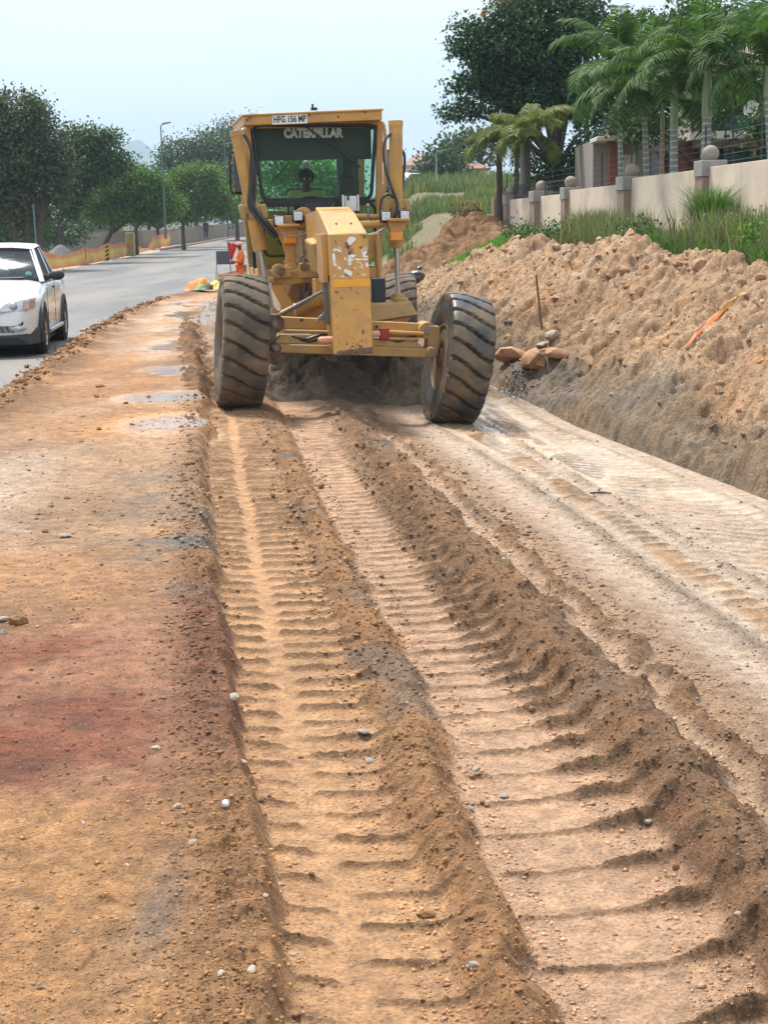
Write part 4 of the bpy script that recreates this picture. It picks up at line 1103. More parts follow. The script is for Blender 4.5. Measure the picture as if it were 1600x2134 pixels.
roof = b.build('cab_roof', M_Y, g, .006)
b = MB()
for x, z in ((-.69, 2.905), (-.02, 2.925), (.31, 2.905), (.62, 2.955), (-.72, 2.88)): b.cyl((x, 2.472, z), (x, 2.485, z), .012, n=8)
b.box((.045, 2.55, 3.0), (.07, .05, .03)); b.cyl((.03, 2.55, 3.0), (.03, 2.55, 3.055), .012); b.cyl((-.07, 2.47, 2.84), (-.07, 2.5, 2.84), .02, n=10)
b.build('roof_fitting', M_BLK, roof)
b = MB()
quadbar(b, (-.60, 2.72, 1.12), (-.715, 2.72, 2.84), .075, .07); quadbar(b, (.77, 2.72, 1.12), (.825, 2.72, 2.87), .075, .07)
quadbar(b, (-.60, CB, 1.12), (-.715, CB, 2.84), .075, .07); quadbar(b, (.77, CB, 1.12), (.825, CB, 2.87), .075, .07)
b.box((.055, 2.72, 2.835), (1.50, .07, .045), rotm(0, R(-1), 0)); b.box((.09, 2.72, 1.14), (1.36, .09, .12))
b.box((.09, CB, 1.5), (1.36, .06, .8)); b.box((.055, CB, 2.79), (1.5, .06, .12))
b.box((.09, 3.43, 1.09), (1.36, 1.4, .06))
for s, x in ((-1, -.60), (1, .77)):
    b.box((x, 3.43, 1.16), (.06, 1.42, .10)); 
b.box((-.705, 3.43, 2.80), (.06, 1.42, .05)); b.box((.815, 3.43, 2.84), (.06, 1.42, .05))
b.build('cab_frame', M_Y, g, .008)
def pane(name, pts, thick, parent=g, mat=M_GLASS):
    b = MB(); b.prism(pts, thick); return b.build(name, mat, parent)
def rring(x0, x1, x2, x3, z0, z1, Y, r=.07, n=5):
    """rounded quad outline: bottom x0..x1 at z0, top x2..x3 at z1"""
    c = [(x0, z0), (x1, z0), (x3, z1), (x2, z1)]; out = []
    for i in range(4):
        p_, q, nx = Vector(c[i - 1]), Vector(c[i]), Vector(c[(i + 1) % 4])
        a = (p_ - q).normalized() * r; b2 = (nx - q).normalized() * r
        for k in range(n + 1):
            t = k / n
            v = q + a * (1 - t) ** 2 + b2 * t ** 2
            out.append((v.x, Y, v.y))
    return out
ws = rring(-.555, .70, -.655, .775, 1.99, 2.83, 2.70, .09)
wsh = pane('windscreen', ws, (0, .006, 0))
b = MB(); b.tube([(x, 2.695, z) for x, _, z in ws], .022, 6, closed=True); b.build('gasket', M_BLK, wsh)
text_mesh('lettering', 'CATERPILLAR', .138, M_TXTW, wsh, (.045, 2.692, 2.738), (R(90), 0, 0), .001, .0085, .80)
for x0, x1 in ((-.555, -.06), (.25, .745)):
    q = rring(x0, x1, x0 - .02 * (x0 < 0), x1 + .0, 1.36, 1.935, 2.70, .08)
    lw = pane('lower_window', q, (0, .006, 0))
    b = MB(); b.tube([(x, 2.695, z) for x, _, z in q], .016, 6, closed=True); b.build('gasket', M_BLK, lw)
b = MB(); b.box((.095, 2.72, 1.62), (.27, .10, .68)); b.build('front_console', M_NAVY, g, .01)
b = MB(); b.cyl((.06, 2.66, 1.88), (.06, 2.675, 1.88), .022, n=10); b.build('console_badge', M_GREY, g)
b = MB(); b.box((.08, 2.705, 1.965), (1.33, .05, .035)); b.box((-.08, 2.72, 1.45), (.03, .06, 1.0)); b.build('window_bar', M_BLK, g)
pane('side_glass', [(-.625, 2.76, 1.22), (-.625, CB - .04, 1.22), (-.715, CB - .04, 2.77), (-.715, 2.76, 2.77)], (.006, 0, 0))
pane('side_glass', [(.775, 2.76, 1.22), (.775, CB - .04, 1.22), (.82, CB - .04, 2.80), (.82, 2.76, 2.80)], (.006, 0, 0))
pane('rear_glass', [(-.65, CB, 1.92), (.79, CB, 1.92), (.80, CB, 2.72), (-.70, CB, 2.70)], (0, .006, 0))
b = MB(); b.box((-.665, 3.42, 2.0), (.045, .05, 1.7), rotm(0, R(-3.4), 0)); b.box((-.655, 2.84, 1.9), (.04, .04, 1.45), rotm(0, R(-3.4), 0)); b.build('door_post', M_BLK, g)
# wipers
b = MB(); b.cyl((-.06, 2.67, 2.83), (.28, 2.672, 2.58), .009, n=6); b.cyl((.20, 2.668, 2.66), (.58, 2.668, 2.35), .012, n=6); b.build('wiper', M_BLK, g)
b = MB(); b.cyl((-.46, 2.672, 2.19), (-.24, 2.672, 2.42), .008, n=6); b.build('wiper', M_BLK, g)
# sun visor, pillars and fittings seen inside
b = MB(); b.box((.06, 2.86, 2.63), (1.36, .02, .36)); b.build('sun_visor', M_INT, g)
b = MB(); b.box((.60, 3.95, 2.30), (.20, .16, 1.0)); b.box((.52, 3.4, 2.42), (.12, .3, .3)); b.build('side_console', M_INT, g, .03)
b = MB(); b.box((.62, 4.05, 1.9), (.26, .12, 1.4)); b.box((-.57, 4.06, 2.3), (.10, .1, .95)); b.build('rear_pillar', M_INT, g, .01)
b = MB(); b.box((.06, 3.72, 1.52), (.50, .46, .14)); b.box((.06, 3.95, 1.86), (.46, .12, .62)); b.build('seat', M_INT, g, .04)
b = MB(); b.cyl((.06, 2.86, 1.2), (.06, 3.12, 1.86), .035); b.tube([(.06 + .2 * math.cos(a), 3.14 + .12 * math.sin(a), 1.90 + .14 * math.sin(a)) for a in np.linspace(0, 2 * math.pi, 17)[:-1]], .014, 6, closed=True); b.build('steering_wheel', M_BLK, g)
b = MB()
for x in (-.24, -.16, .26, .33): b.cyl((x, 2.95, 1.5), (x, 2.98, 1.93), .012, n=6); b.ball((x, 2.98, 1.94), .022, 8)
b.build('lever', M_BLK, g)
b = MB(); b.box((-.2, 2.9, 1.65), (.35, .12, .35)); b.build('dash', M_INT, g, .02)
# mirrors
b = MB(); b.tube([(-.775, 2.9, 2.545), (-.90, 2.85, 2.55), (-.915, 2.84, 2.53), (-.915, 2.82, 2.12), (-.90, 2.84, 2.085), (-.77, 2.9, 2.08)], .012, 6); b.build('mirror_frame', M_BLK, g)
b = MB(); b.box((-.822, 2.86, 2.30), (.085, .05, .42)); mr = b.build('mirror', M_BLK, g, .01); b = MB(); b.box((-.822, 2.832, 2.30), (.072, .008, .40)); b.build('mirror_glass', M_MIRR, mr)
b = MB(); b.tube([(-.76, 2.92, 2.60), (-.85, 2.9, 2.585), (-.865, 2.9, 2.56), (-.86, 2.88, 2.42)], .018, 6); b.build('mirror_bracket', M_GREY, g)
b = MB(); b.box((.955, 2.95, 2.32), (.09, .05, .42)); mr = b.build('mirror', M_BLK, g, .01); b = MB(); b.box((.955, 2.922, 2.32), (.075, .008, .40)); b.build('mirror_glass', M_MIRR, mr)
b = MB(); b.tube([(.84, 2.85, 2.53), (.955, 2.92, 2.55), (.955, 2.94, 2.5)], .012, 6); b.tube([(.84, 2.85, 2.09), (.955, 2.92, 2.08), (.955, 2.94, 2.12)], .012, 6); b.build('mirror_frame', M_BLK, g)
# hand rails
hoses('hand_rail', [[(.80, 2.58, 2.855), (.845, 2.57, 2.82), (.858, 2.56, 2.72), (.856, 2.56, 2.5), (.842, 2.56, 2.2), (.825, 2.58, 1.9), (.80, 2.6, 1.7)]], .019, M_Y, g, 8)
hoses('hand_rail', [[(-.735, 2.56, 2.80), (-.785, 2.5, 2.77), (-.79, 2.46, 2.72), (-.755, 2.48, 2.66), (-.71, 2.55, 2.62)]], .017, M_WHITE, g, 8)
hoses('door_rail', [[(-.70, 2.62, 2.0), (-.72, 2.55, 1.85), (-.69, 2.5, 1.6), (-.63, 2.52, 1.3)]], .014, M_GREY, g, 8)
b = MB(); b.box((.095, 2.46, 2.888), (.004, .004, .004))
b = MB(); b.hexa([(-.443, 2.466, 2.824), (-.043, 2.466, 2.836), (-.043, 2.479, 2.836), (-.443, 2.479, 2.824)], [(-.443, 2.466, 2.926), (-.043, 2.466, 2.938), (-.043, 2.479, 2.938), (-.443, 2.479, 2.926)])
npl = b.build('number_plate', M_WHITE, g, .004)
text_mesh('lettering', 'HFG 156 MP', .098, M_TXTB, npl, (-.243, 2.464, 2.882), (R(90), R(-1.7), 0), .001, .0025, .72)
# washer bottle
b = MB(); b.box((.395, 2.25, 1.93), (.13, .12, .17)); wb = b.build('washer_bottle', M_WHITE, g, .012)
b = MB(); b.box((.305, 2.2, 1.92), (.022, .04, .22)); b.box((.475, 2.2, 1.94), (.02, .03, .18)); b.build('bottle_bracket', M_WHITE, wb)
b = MB(); b.cyl((.37, 2.25, 2.01), (.37, 2.25, 2.04), .03, n=10); b.cyl((.36, 2.18, 1.97), (.36, 2.19, 2.03), .012); b.build('bottle_cap', M_BLK, wb)
b = MB(); b.cyl((.55, 1.95, 1.72), (.55, 1.95, 1.88), .012, n=8); b.ball((.55, 1.95, 1.90), .026, 10); b.build('beacon_stub', M_GREY, g)

# --- rear module (steered a little at the joint behind the cab)
RM = Matrix.Translation((.12, 4.35, 0)) @ Matrix.Rotation(R(-9.7), 4, 'Z')
def rear(b, name, mat, bevel=.0, parent=g):
    me = b.mesh(name, mat); me.transform(RM); return link_mesh(name, me, None, parent, None, bevel)
b = MB(); b.box((0, 1.9, 1.30), (.95, 2.6, .85)); b.box((0, 1.9, 1.74), (.85, 2.5, .08)); rear(b, 'engine_hood', M_Y, .03)
b = MB(); b.box((0, .3, .9), (.5, .9, .4)); b.box((0, 1.8, .72), (.8, 2.6, .3)); rear(b, 'rear_frame', M_YD, .02)
b = MB(); b.cyl((-.03, .85, 1.7), (-.03, .85, 2.36), .045, n=16); ex = rear(b, 'exhaust_stack', M_BLK)
b = MB(); b.cyl((-.03, .85, 2.30), (-.03, .85, 2.50), .055, n=16); b.ball((-.03, .85, 2.50), .055, 14); rear(b, 'rain_cap', M_GREY, parent=ex)
for s in (-1, 1):
    b = MB(); b.box((s * .88, 1.95, .62), (.22, 2.0, .30)); rear(b, 'tandem_case', M_YD, .04)
    for yy in (1.2, 2.72):
        M = RM @ Matrix.Translation((1.17 if s > 0 else -.98, yy, .36))
        bb = rim_mb(s); me = bb.mesh('wheel', M_RIM); me.transform(M); w_ = link_mesh('wheel', me, None, g)
        V, F = tyre_mesh(5, .665, dirn=-s); Mn = np.array(M); V = V @ Mn[:3, :3].T + Mn[:3, 3]
        t_ = np_mesh('tyre', V, F, M_TYRE, parent=w_); t_.data.set_sharp_from_angle(angle=R(35))
b = MB(); b.box((-.70, 3.2, .98), (.20, .5, .03)); b.box((-.70, 3.0, .72), (.20, .35, .03)); b.box((-.80, 3.2, .85), (.02, .05, .5)); b.build('step', M_BLK, g, .004)
# ------------------------------------------------------------------ white pickup on the road
M_CARW = paint('white_car_paint', (.70, .715, .73), .25, var=.02, coat=.6, dirt=(.5, .45, .38), dirt_amt=.25, dscale=2)
M_CARB = paint('grey_black_trim', (.022, .022, .024), .55, var=.15)
M_CARG = glass('car_glass', (.80, .87, .92), .05, .80, .5)
M_CARD = paint('dark_car_glass', (.008, .009, .011), .45, var=.1, spec=.05)
M_RUB = paint('car_tyre', (.016, .016, .017), .8, var=.2)
M_ALU = paint('silver_rim', (.42, .43, .45), .32, metal=.7, var=.1)
M_HLAMP = paint('headlamp_glass', (.55, .57, .62), .08, var=.35, vscale=26, spec=.9, coat=.8)
M_SEAT = paint('seat_cloth', (.16, .17, .19), .85, var=.15)

car = thing('pickup_truck', 'white pickup truck with grey wheel arches driving along the asphalt road', 'pickup', (-5.62, 22.1, 0), R(5.9))
YS = [-.80, -.76, -.66, -.45, -.2, 0.1, .4, .62, 1.0, 1.5, 1.9, 2.4, 2.9, 3.4, 3.66, 3.70]
TP = [.50, .66, .755, .84, .895, .945, .985, 1.02, 1.03, 1.03, 1.03, 1.035, 1.035, 1.03, 1.02, .9]
WD = [.50, .62, .72, .785, .81, .818, .82, .82, .82, .82, .82, .82, .82, .81, .78, .74]
BT = [.34, .28, .25, .24, .24, .24, .24, .24, .24, .24, .24, .24, .24, .26, .30, .36]
rows = []
for y, t, w, bz in zip(YS, TP, WD, BT):
    half = [(0, t + .025), (.35 * w, t + .022), (.70 * w, t + .006), (.88 * w, t - .025), (.965 * w, t - .075), (w, t - .16), (w * 1.0, bz + (t - bz) * .45), (w * .985, bz + .10), (w * .94, bz + .0), (.5 * w, bz - .02)]
    ring = [(x, y, z) for x, z in half] + [(0, y, bz - .02)] + [(-x, y, z) for x, z in half[::-1][:-1]]
    rows.append(ring + [ring[0]])
b = MB(); b.grid(rows)
n_ = len(rows[0]) - 1
b.f.append(tuple(range(n_))); b.m.append(0)
off = (len(rows) - 1) * (n_ + 1); b.f.append(tuple(off + k for k in range(n_))[::-1]); b.m.append(0)
body = b.build('body', M_CARW, car, smooth=50)
# cab: roof and pillars
b = MB()
rr = []
for y, z, w in ((1.20, 1.485, .575), (1.32, 1.525, .60), (1.7, 1.555, .62), (1.95, 1.545, .62), (2.12, 1.50, .60)):
    rr.append([(-w, y, z - .05), (-w * .93, y, z - .012), (-w * .5, y, z + .012), (0, y, z + .018), (w * .5, y, z + .012), (w * .93, y, z - .012), (w, y, z - .05), (w * .6, y, z - .055), (-w * .6, y, z - .055), (-w, y, z - .05)])
b.grid(rr)
for s in (-1, 1):
    b.hexa([(s * .80, .56, 1.0), (s * .725, .56, 1.0), (s * .70, .72, 1.0), (s * .79, .74, 1.0)], [(s * .585, 1.20, 1.455), (s * .525, 1.20, 1.47), (s * .54, 1.30, 1.49), (s * .60, 1.32, 1.46)])
    b.hexa([(s * .80, 1.55, 1.0), (s * .76, 1.55, 1.0), (s * .76, 1.68, 1.0), (s * .80, 1.68, 1.0)], [(s * .61, 1.68, 1.48), (s * .58, 1.68, 1.48), (s * .58, 1.78, 1.48), (s * .61, 1.78, 1.48)])
    b.hexa([(s * .80, 2.2, 1.0), (s * .70, 2.2, 1.0), (s * .70, 2.36, 1.0), (s * .80, 2.36, 1.0)], [(s * .605, 2.0, 1.49), (s * .55, 2.0, 1.49), (s * .55, 2.14, 1.47), (s * .60, 2.14, 1.46)])
b.build('cab', M_CARW, car, .012, 50)
def pn(name, pts, vec, mat, parent=car):
    b = MB(); b.prism(pts, vec); return b.build(name, mat, parent)
wsc = pn('windscreen', [(-.73, .64, 1.035), (.73, .64, 1.035), (.55, 1.22, 1.465), (0, 1.2, 1.475), (-.55, 1.22, 1.465)], (0, .006, .002), M_CARG)
b = MB(); b.tube([(-.74, .625, 1.03), (0, .60, 1.038), (.74, .625, 1.03), (.56, 1.2, 1.458), (0, 1.18, 1.47), (-.56, 1.2, 1.458)], .013, 6, closed=True); b.build('windscreen_seal', M_CARB, wsc)
b = MB(); b.cyl((.0, .60, 1.055), (.48, .60, 1.058), .012, n=6); b.build('wiper', M_CARB, car)
b = MB(); b.cyl((.56, .70, 1.105), (.56, .703, 1.107), .05, n=14); b.build('licence_disc', paint('disc_paper', (.30, .62, .66), .6), wsc)
for s in (-1, 1):
    pn('side_window', [(s * .785, .80, 1.02), (s * .785, 1.55, 1.02), (s * .608, 1.70, 1.465), (s * .600, 1.30, 1.455)], (-s * .02, 0, 0), M_CARD)
    pn('quarter_window', [(s * .785, 1.70, 1.02), (s * .785, 2.17, 1.02), (s * .604, 1.98, 1.46), (s * .608, 1.80, 1.465)], (-s * .02, 0, 0), M_CARD)
    # side mirror
    b = MB(); b.ball((s * .955, .80, 1.085), .115, 16, (1.0, .62, .66)); b.hexa([(s * .80, .78, 1.02), (s * .86, .78, 1.03), (s * .86, .86, 1.03), (s * .80, .86, 1.02)], [(s * .78, .78, 1.10), (s * .86, .78, 1.08), (s * .86, .86, 1.08), (s * .78, .86, 1.10)])
    b.build('side_mirror', M_CARB, car, .01)
    b = MB(); b.hexa([(s * .79, .66, 1.01), (s * .77, .66, 1.01), (s * .77, .84, 1.01), (s * .80, .84, 1.01)], [(s * .76, .74, 1.10), (s * .74, .74, 1.10), (s * .74, .84, 1.12), (s * .765, .84, 1.12)]); b.build('mirror_base', M_CARB, car)
    # headlamp
    b = MB()
    b.hexa([(s * .26, -.835, .625), (s * .70, -.725, .64), (s * .775, -.50, .66), (s * .30, -.5, .63)], [(s * .40, -.77, .755), (s * .70, -.65, .81), (s * .785, -.43, .82), (s * .44, -.4, .77)])
    hl = b.build('headlight', M_HLAMP, car, .015)
    b = MB(); b.hexa([(s * .62, -.765, .665), (s * .71, -.735, .668), (s * .765, -.55, .68), (s * .66, -.6, .67)], [(s * .63, -.71, .765), (s * .71, -.665, .775), (s * .772, -.47, .78), (s * .66, -.5, .77)]); b.build('indicator', paint('car_indicator', (.42, .28, .22), .2), hl)
    b = MB(); b.ball((s * .50, -.76, .70), .055, 12, (1, .6, 1)); b.build('reflector', M_ALU, hl)
    b = MB(); b.ball((s * .53, -.727, .40), .10, 18, (1.3, 1.0, .5)); fl_ = b.build('fog_lamp_recess', paint('recess_grey', (.42, .43, .45), .4), car)
    b = MB(); b.ball((s * .55, -.80, .40), .042, 12, (1, .6, 1)); b.build('fog_lamp', M_HLAMP, fl_)
    # arches, wells and wheels
    for yy in (0, 2.9):
        b = MB()
        rws = []
        for a in np.linspace(-.32, math.pi + .32, 22):
            rws.append([(s * .76, yy + math.cos(a) * .345, .31 + math.sin(a) * .345), (s * .838, yy + math.cos(a) * .35, .31 + math.sin(a) * .35), (s * .842, yy + math.cos(a) * .43, .31 + math.sin(a) * .43), (s * .76, yy + math.cos(a) * .44, .31 + math.sin(a) * .44)])
        b.grid(rws); b.build('wheel_arch', M_CARB, car)
        b = MB(); b.cyl((s * .60, yy, .31), (s * .826, yy, .31), .347, n=28); b.build('wheel_well', M_RUB, car)
        b = MB(); b.lathe([(.19, -.09), (.27, -.095), (.295, -.07), (.30, 0), (.295, .07), (.27, .095), (.19, .09)], (s * .755, yy, .30), (s, 0, 0), 28, closed=True); tw = b.build('wheel', M_RUB, car)
        b = MB(); b.lathe([(0, .07), (.05, .07), (.06, .05), (.17, .06), (.195, .09), (.195, -.05), (0, -.05)], (s * .755, yy, .30), (s, 0, 0), 24)
        b.build('rim', M_ALU, tw)
        for k in range(6):
            a = k * math.pi / 3; b = MB(); b.box((s * .83, yy + math.cos(a) * .11, .30 + math.sin(a) * .11), (.02, .10, .03), rotm(a, 0, 0)); b.build('spoke', M_ALU, tw)
    b = MB(); b.cyl((s * .83, .50, .29), (s * .83, 2.42, .29), .035, n=10); b.build('side_step', M_ALU, car)
    b = MB(); b.box((s * .822, 1.30, .60), (.012, 1.3, .035)); b.build('rub_strip', M_CARW, car)
    b = MB(); b.box((s * .824, 1.50, .90), (.03, .14, .03)); b.build('door_handle', M_CARB, car, .008)
    b = MB()
    for y_, a_ in ((.64, 0), (1.66, 0)): b.box((s * .8205, y_, .66), (.006, .008, .70))
    b.build('door_gap', M_CARB, car)
b = MB(); b.hexa([(-.70, -.80, .17), (.70, -.80, .17), (.815, -.48, .17), (-.815, -.48, .17)], [(-.56, -.83, .30), (.56, -.83, .30), (.818, -.46, .40), (-.818, -.46, .40)])
b.build('lower_bumper', M_CARB, car, .02)
b = MB(); b.box((0, -.835, .42), (.56, .06, .15)); b.box((0, -.80, .62), (.5, .08, .08)); b.build('grille', M_CARB, car, .02)
b = MB(); b.box((0, 1.6, .16), (1.4, 3.9, .10)); b.build('underbody', M_RUB, car)
b = MB(); b.box((0, 2.95, 1.045), (1.46, 1.42, .05)); b.build('dark_bed_panel', M_CARB, car)  # dark panel added over the bed to dim its sunlit white top
for x in (-.36, .36):
    b = MB(); b.box((x, 1.75, .95), (.46, .16, .75), rotm(R(-12), 0, 0)); b.ball((x, 1.74, 1.36), .13, 12, (1, .5, .8)); b.build('seat', M_SEAT, car, .03)
b = MB(); b.box((0, 1.38, 1.045), (1.46, 1.44, .05)); b.build('dark_cabin_panel', paint('cabin_panel_grey', (.10, .105, .12), .9), car)  # dash and floor in one dark panel, added to hide the sunlit body top
b = MB(); b.tube([(-.36 + .18 * math.cos(a), 1.05 + .08 * math.sin(a), 1.05 + .16 * math.sin(a)) for a in np.linspace(0, 2 * math.pi, 15)[:-1]], .014, 6, closed=True); b.build('steering_wheel', M_CARB, car)
b = MB(); b.box((.0, 2.16, 1.27), (1.2, .02, .46)); b.build('rear_window', glass('rear_car_glass', (.45, .5, .55), .4, .85, .05), car)
b = MB()
b.cyl((.79, 3.1, 1.06), (.79, 3.5, 1.10), .03, n=8); b.build('load_bar', M_CARB, car)

# ------------------------------------------------------------------ people
M_SKIN = paint('dark_skin', (.075, .040, .026), .55, var=.1)
def skin_obj(name, pts, edges, mat, parent, sub=1):
    me = bpy.data.meshes.new(name)
    keys = list(pts); idx = {k: i for i, k in enumerate(keys)}
    me.from_pydata([pts[k][:3] for k in keys], [(idx[a], idx[b_]) for a, b_ in edges], [])
    me.materials.append(mat)
    o = bpy.data.objects.new(name, me); COL.objects.link(o); o.parent = parent
    sk = o.modifiers.new('skin', 'SKIN'); sk.use_smooth_shade = True
    if not me.skin_vertices:
        bm = bmesh.new(); bm.from_mesh(me); bm.verts.layers.skin.verify(); bm.to_mesh(me); bm.free()
    for k in keys:
        r = pts[k][3]
        r = r if isinstance(r, tuple) else (r, r)
        me.skin_vertices[0].data[idx[k]].radius = r
        me.skin_vertices[0].data[idx[k]].use_root = (idx[k] == 0)
    sb = o.modifiers.new('smooth', 'SUBSURF'); sb.levels = sub; sb.render_levels = sub
    return o
def person(label, loc, rz, J, top_mat, leg_mat, hair=None, cap=None, name='person', boots=None):
    p = thing('person', label, 'person', loc, rz)
    P = dict(pelvis=(*J['pelvis'], .10), spine=(*J['spine'], .095), chest=(*J['chest'], .11), neck=(*J['neck'], .052), jaw=(*J['jaw'], .062), head=(*J['head'], .092), crown=(*J['crown'], .07))
    E = [('pelvis', 'spine'), ('spine', 'chest'), ('chest', 'neck'), ('neck', 'jaw'), ('jaw', 'head'), ('head', 'crown')]
    fx, fy_, fz = J['face']
    P['nose'] = (J['jaw'][0] * .4 + J['head'][0] * .6 + fx * .115, J['jaw'][1] * .4 + J['head'][1] * .6 + fy_ * .115, J['jaw'][2] * .4 + J['head'][2] * .6, .016); E.append(('head', 'nose'))
    for s in 'LR':
        P['sh' + s] = (*J['sh' + s], .055); P['el' + s] = (*J['el' + s], .043); P['wr' + s] = (*J['wr' + s], .028); P['pa' + s] = (*J['pa' + s], .034)
        P['hip' + s] = (*J['hip' + s], .085); P['kn' + s] = (*J['kn' + s], .058); P['an' + s] = (*J['an' + s], .04); P['toe' + s] = (*J['toe' + s], .035)
        E += [('chest', 'sh' + s), ('sh' + s, 'el' + s), ('el' + s, 'wr' + s), ('wr' + s, 'pa' + s), ('pelvis', 'hip' + s), ('hip' + s, 'kn' + s), ('kn' + s, 'an' + s), ('an' + s, 'toe' + s)]
    skin_obj('body', P, E, M_SKIN, p)
    # fingers
    for s in 'LR':
        d = (Vector(J['pa' + s]) - Vector(J['wr' + s])).normalized(); sd = d.cross(Vector((0.2, 1, .1))).normalized()
        b = MB()
        for k, ln in enumerate((.06, .07, .075, .065)):
            q = Vector(J['pa' + s]) + sd * (.024 - .016 * k); m_ = q + d * ln * .6; b.tube([q, m_, m_ + (d + Vector((fx, fy_, -.4)) * .6).normalized() * ln * .5], [.009, .008, .006], 6)
        q = Vector(J['wr' + s]) + d * .03; b.tube([q, q + (d * .5 + sd).normalized() * .045, q + (d * .9 + sd).normalized() * .085], [.011, .010, .007], 6)
        b.build('hand', M_SKIN, p)
    def grow(keys, edges, extra, mat, nm):
        Q = {k: (*P[k][:3], (P[k][3][0] if isinstance(P[k][3], tuple) else P[k][3]) + extra.get(k, .022)) for k in keys}
        return skin_obj(nm, Q, edges, mat, p)
    grow(['pelvis', 'spine', 'chest', 'neck', 'shL', 'elL', 'wrL', 'shR', 'elR', 'wrR'],
         [('pelvis', 'spine'), ('spine', 'chest'), ('chest', 'neck'), ('chest', 'shL'), ('shL', 'elL'), ('elL', 'wrL'), ('chest', 'shR'), ('shR', 'elR'), ('elR', 'wrR')],
         {'pelvis': .055, 'spine': .05, 'chest': .05, 'neck': .012}, top_mat, 'jacket')
    grow(['pelvis', 'hipL', 'knL', 'anL', 'hipR', 'knR', 'anR'], [('pelvis', 'hipL'), ('hipL', 'knL'), ('knL', 'anL'), ('pelvis', 'hipR'), ('hipR', 'knR'), ('knR', 'anR')], {'pelvis': .05, 'hipL': .03, 'hipR': .03, 'knL': .03, 'knR': .03, 'anL': .03, 'anR': .03}, leg_mat, 'trousers')
    for s in 'LR':
        b = MB(); a = Vector(J['an' + s]); t = Vector(J['toe' + s]); b.tube([a + Vector((0, 0, .06)), a - Vector((0, 0, .02)), (a + t) / 2 - Vector((0, 0, .01)), t], [.055, .058, .052, .042], 8); b.build('boot', boots or M_BLK, p)
    h = Vector(J['head'])
    if cap is not None:
        b = MB(); b.lathe([(.112, -.0), (.112, .03), (.098, .075), (.06, .105), (.0, .115)], h + Vector((0, 0, .02)), (0, 0, 1), 16)
        q = h + Vector((fx * .14, fy_ * .14, .035)); b.ball(q, .075, 10, (1, 1, .12)); b.build('cap', cap, p)
    else:
        b = MB(); b.ball(h + Vector((-fx * .015, -fy_ * .015, .03)), .108, 14, (.95, 1.0, .9)); b.build('hair', hair or paint('black_hair', (.012, .010, .009), .9), p)
    b = MB()
    sdv = Vector((-fy_, fx, 0))
    for s in (-1, 1): b.ball(h + Vector((fx, fy_, 0)) * .088 + sdv * .034 * s + Vector((0, 0, -.005)), .011, 8)
    b.build('eye', M_WHITE, p)
    return p
def stand(h=1.72, armL='down', armR='down', stride=.0, yaw=(0, -1)):
    k = h / 1.72; fx, fy_ = yaw; J = dict(face=(fx, fy_, 0))
    # built facing -Y, sides along X
    J.update(pelvis=(0, 0, .96), spine=(0, 0, 1.14), chest=(0, .01, 1.34), neck=(0, .01, 1.47), jaw=(0, -.02, 1.545), head=(0, -.005, 1.615), crown=(0, .01, 1.68))
    for s, sx in (('L', 1), ('R', -1)):
        J['sh' + s] = (sx * .18, .01, 1.40)
        J['hip' + s] = (sx * .09, 0, .90); st = stride * (1 if s == 'L' else -1)
        J['kn' + s] = (sx * .10, -.02 - st * .5, .50); J['an' + s] = (sx * .10, .02 - st, .09 + (.05 if st < 0 else 0)); J['toe' + s] = (sx * .11, -.14 - st, .04)
        arm = armL if s == 'L' else armR
        if arm == 'down': J['el' + s] = (sx * .24, .03 + st * .3, 1.12); J['wr' + s] = (sx * .25, -.03 + st * .6, .88); J['pa' + s] = (sx * .25, -.05 + st * .6, .80)
        elif arm == 'hold': J['el' + s] = (sx * .25, -.02, 1.13); J['wr' + s] = (sx * .12, -.22, 1.10); J['pa' + s] = (sx * .07, -.27, 1.11)
        elif arm == 'hold2': J['el' + s] = (sx * .25, -.05, 1.14); J['wr' + s] = (sx * .05, -.25, 1.04); J['pa' + s] = (-sx * .0, -.29, 1.05)
    for q in J:
        if q != 'face': J[q] = tuple(c * k for c in J[q])
    return J
M_ORC = paint('orange_coverall', (.80, .16, .025), .8, var=.12, vscale=12, bump=.1)
M_OCAP = paint('pink_orange_cap', (.85, .25, .16), .7)
pf = at(500, 506, 52)
fl_z = pf.z - 1.73
J = stand(1.74, 'hold', 'hold2')
person('person in orange coveralls and cap holding a red flag beside the road', (pf.x, 52, fl_z), R(-75), J, M_ORC, M_ORC, cap=M_OCAP)
# red flag on a stick
fg = thing('flag', 'small red flag on a stick held by the person in orange', 'flag', (pf.x - .30, 51.85, fl_z))
b = MB(); b.cyl((0.02, 0, .35), (-.10, 0, 1.80), .014, n=8); b.build('stick', paint('flag_stick', (.25, .17, .10), .7), fg)
b = MB()
rows = [[(-.10 + .02 + (.30 * k / 8) * (1 - t * .55) - .03 * t, .05 * math.sin(k * .9 + t * 2), 1.78 - .52 * t - .10 * k / 8 - .02 * math.sin(k)) for k in range(9)] for t in np.linspace(0, 1, 9)]
b.grid(rows); o_ = b.build('flag_cloth', paint('red_flag', (.55, .025, .03), .8, var=.1), fg); sd = o_.modifiers.new('thick', 'SOLIDIFY'); sd.thickness = .004
# far pedestrian
M_DK = paint('dark_clothes', (.018, .02, .03), .85, var=.2)
pp = at(430, 497, 147)
person('person in dark clothes walking on the far pavement under the trees', (pp.x, 147, pp.z), R(15), stand(1.72, stride=.16), M_DK, M_DK)
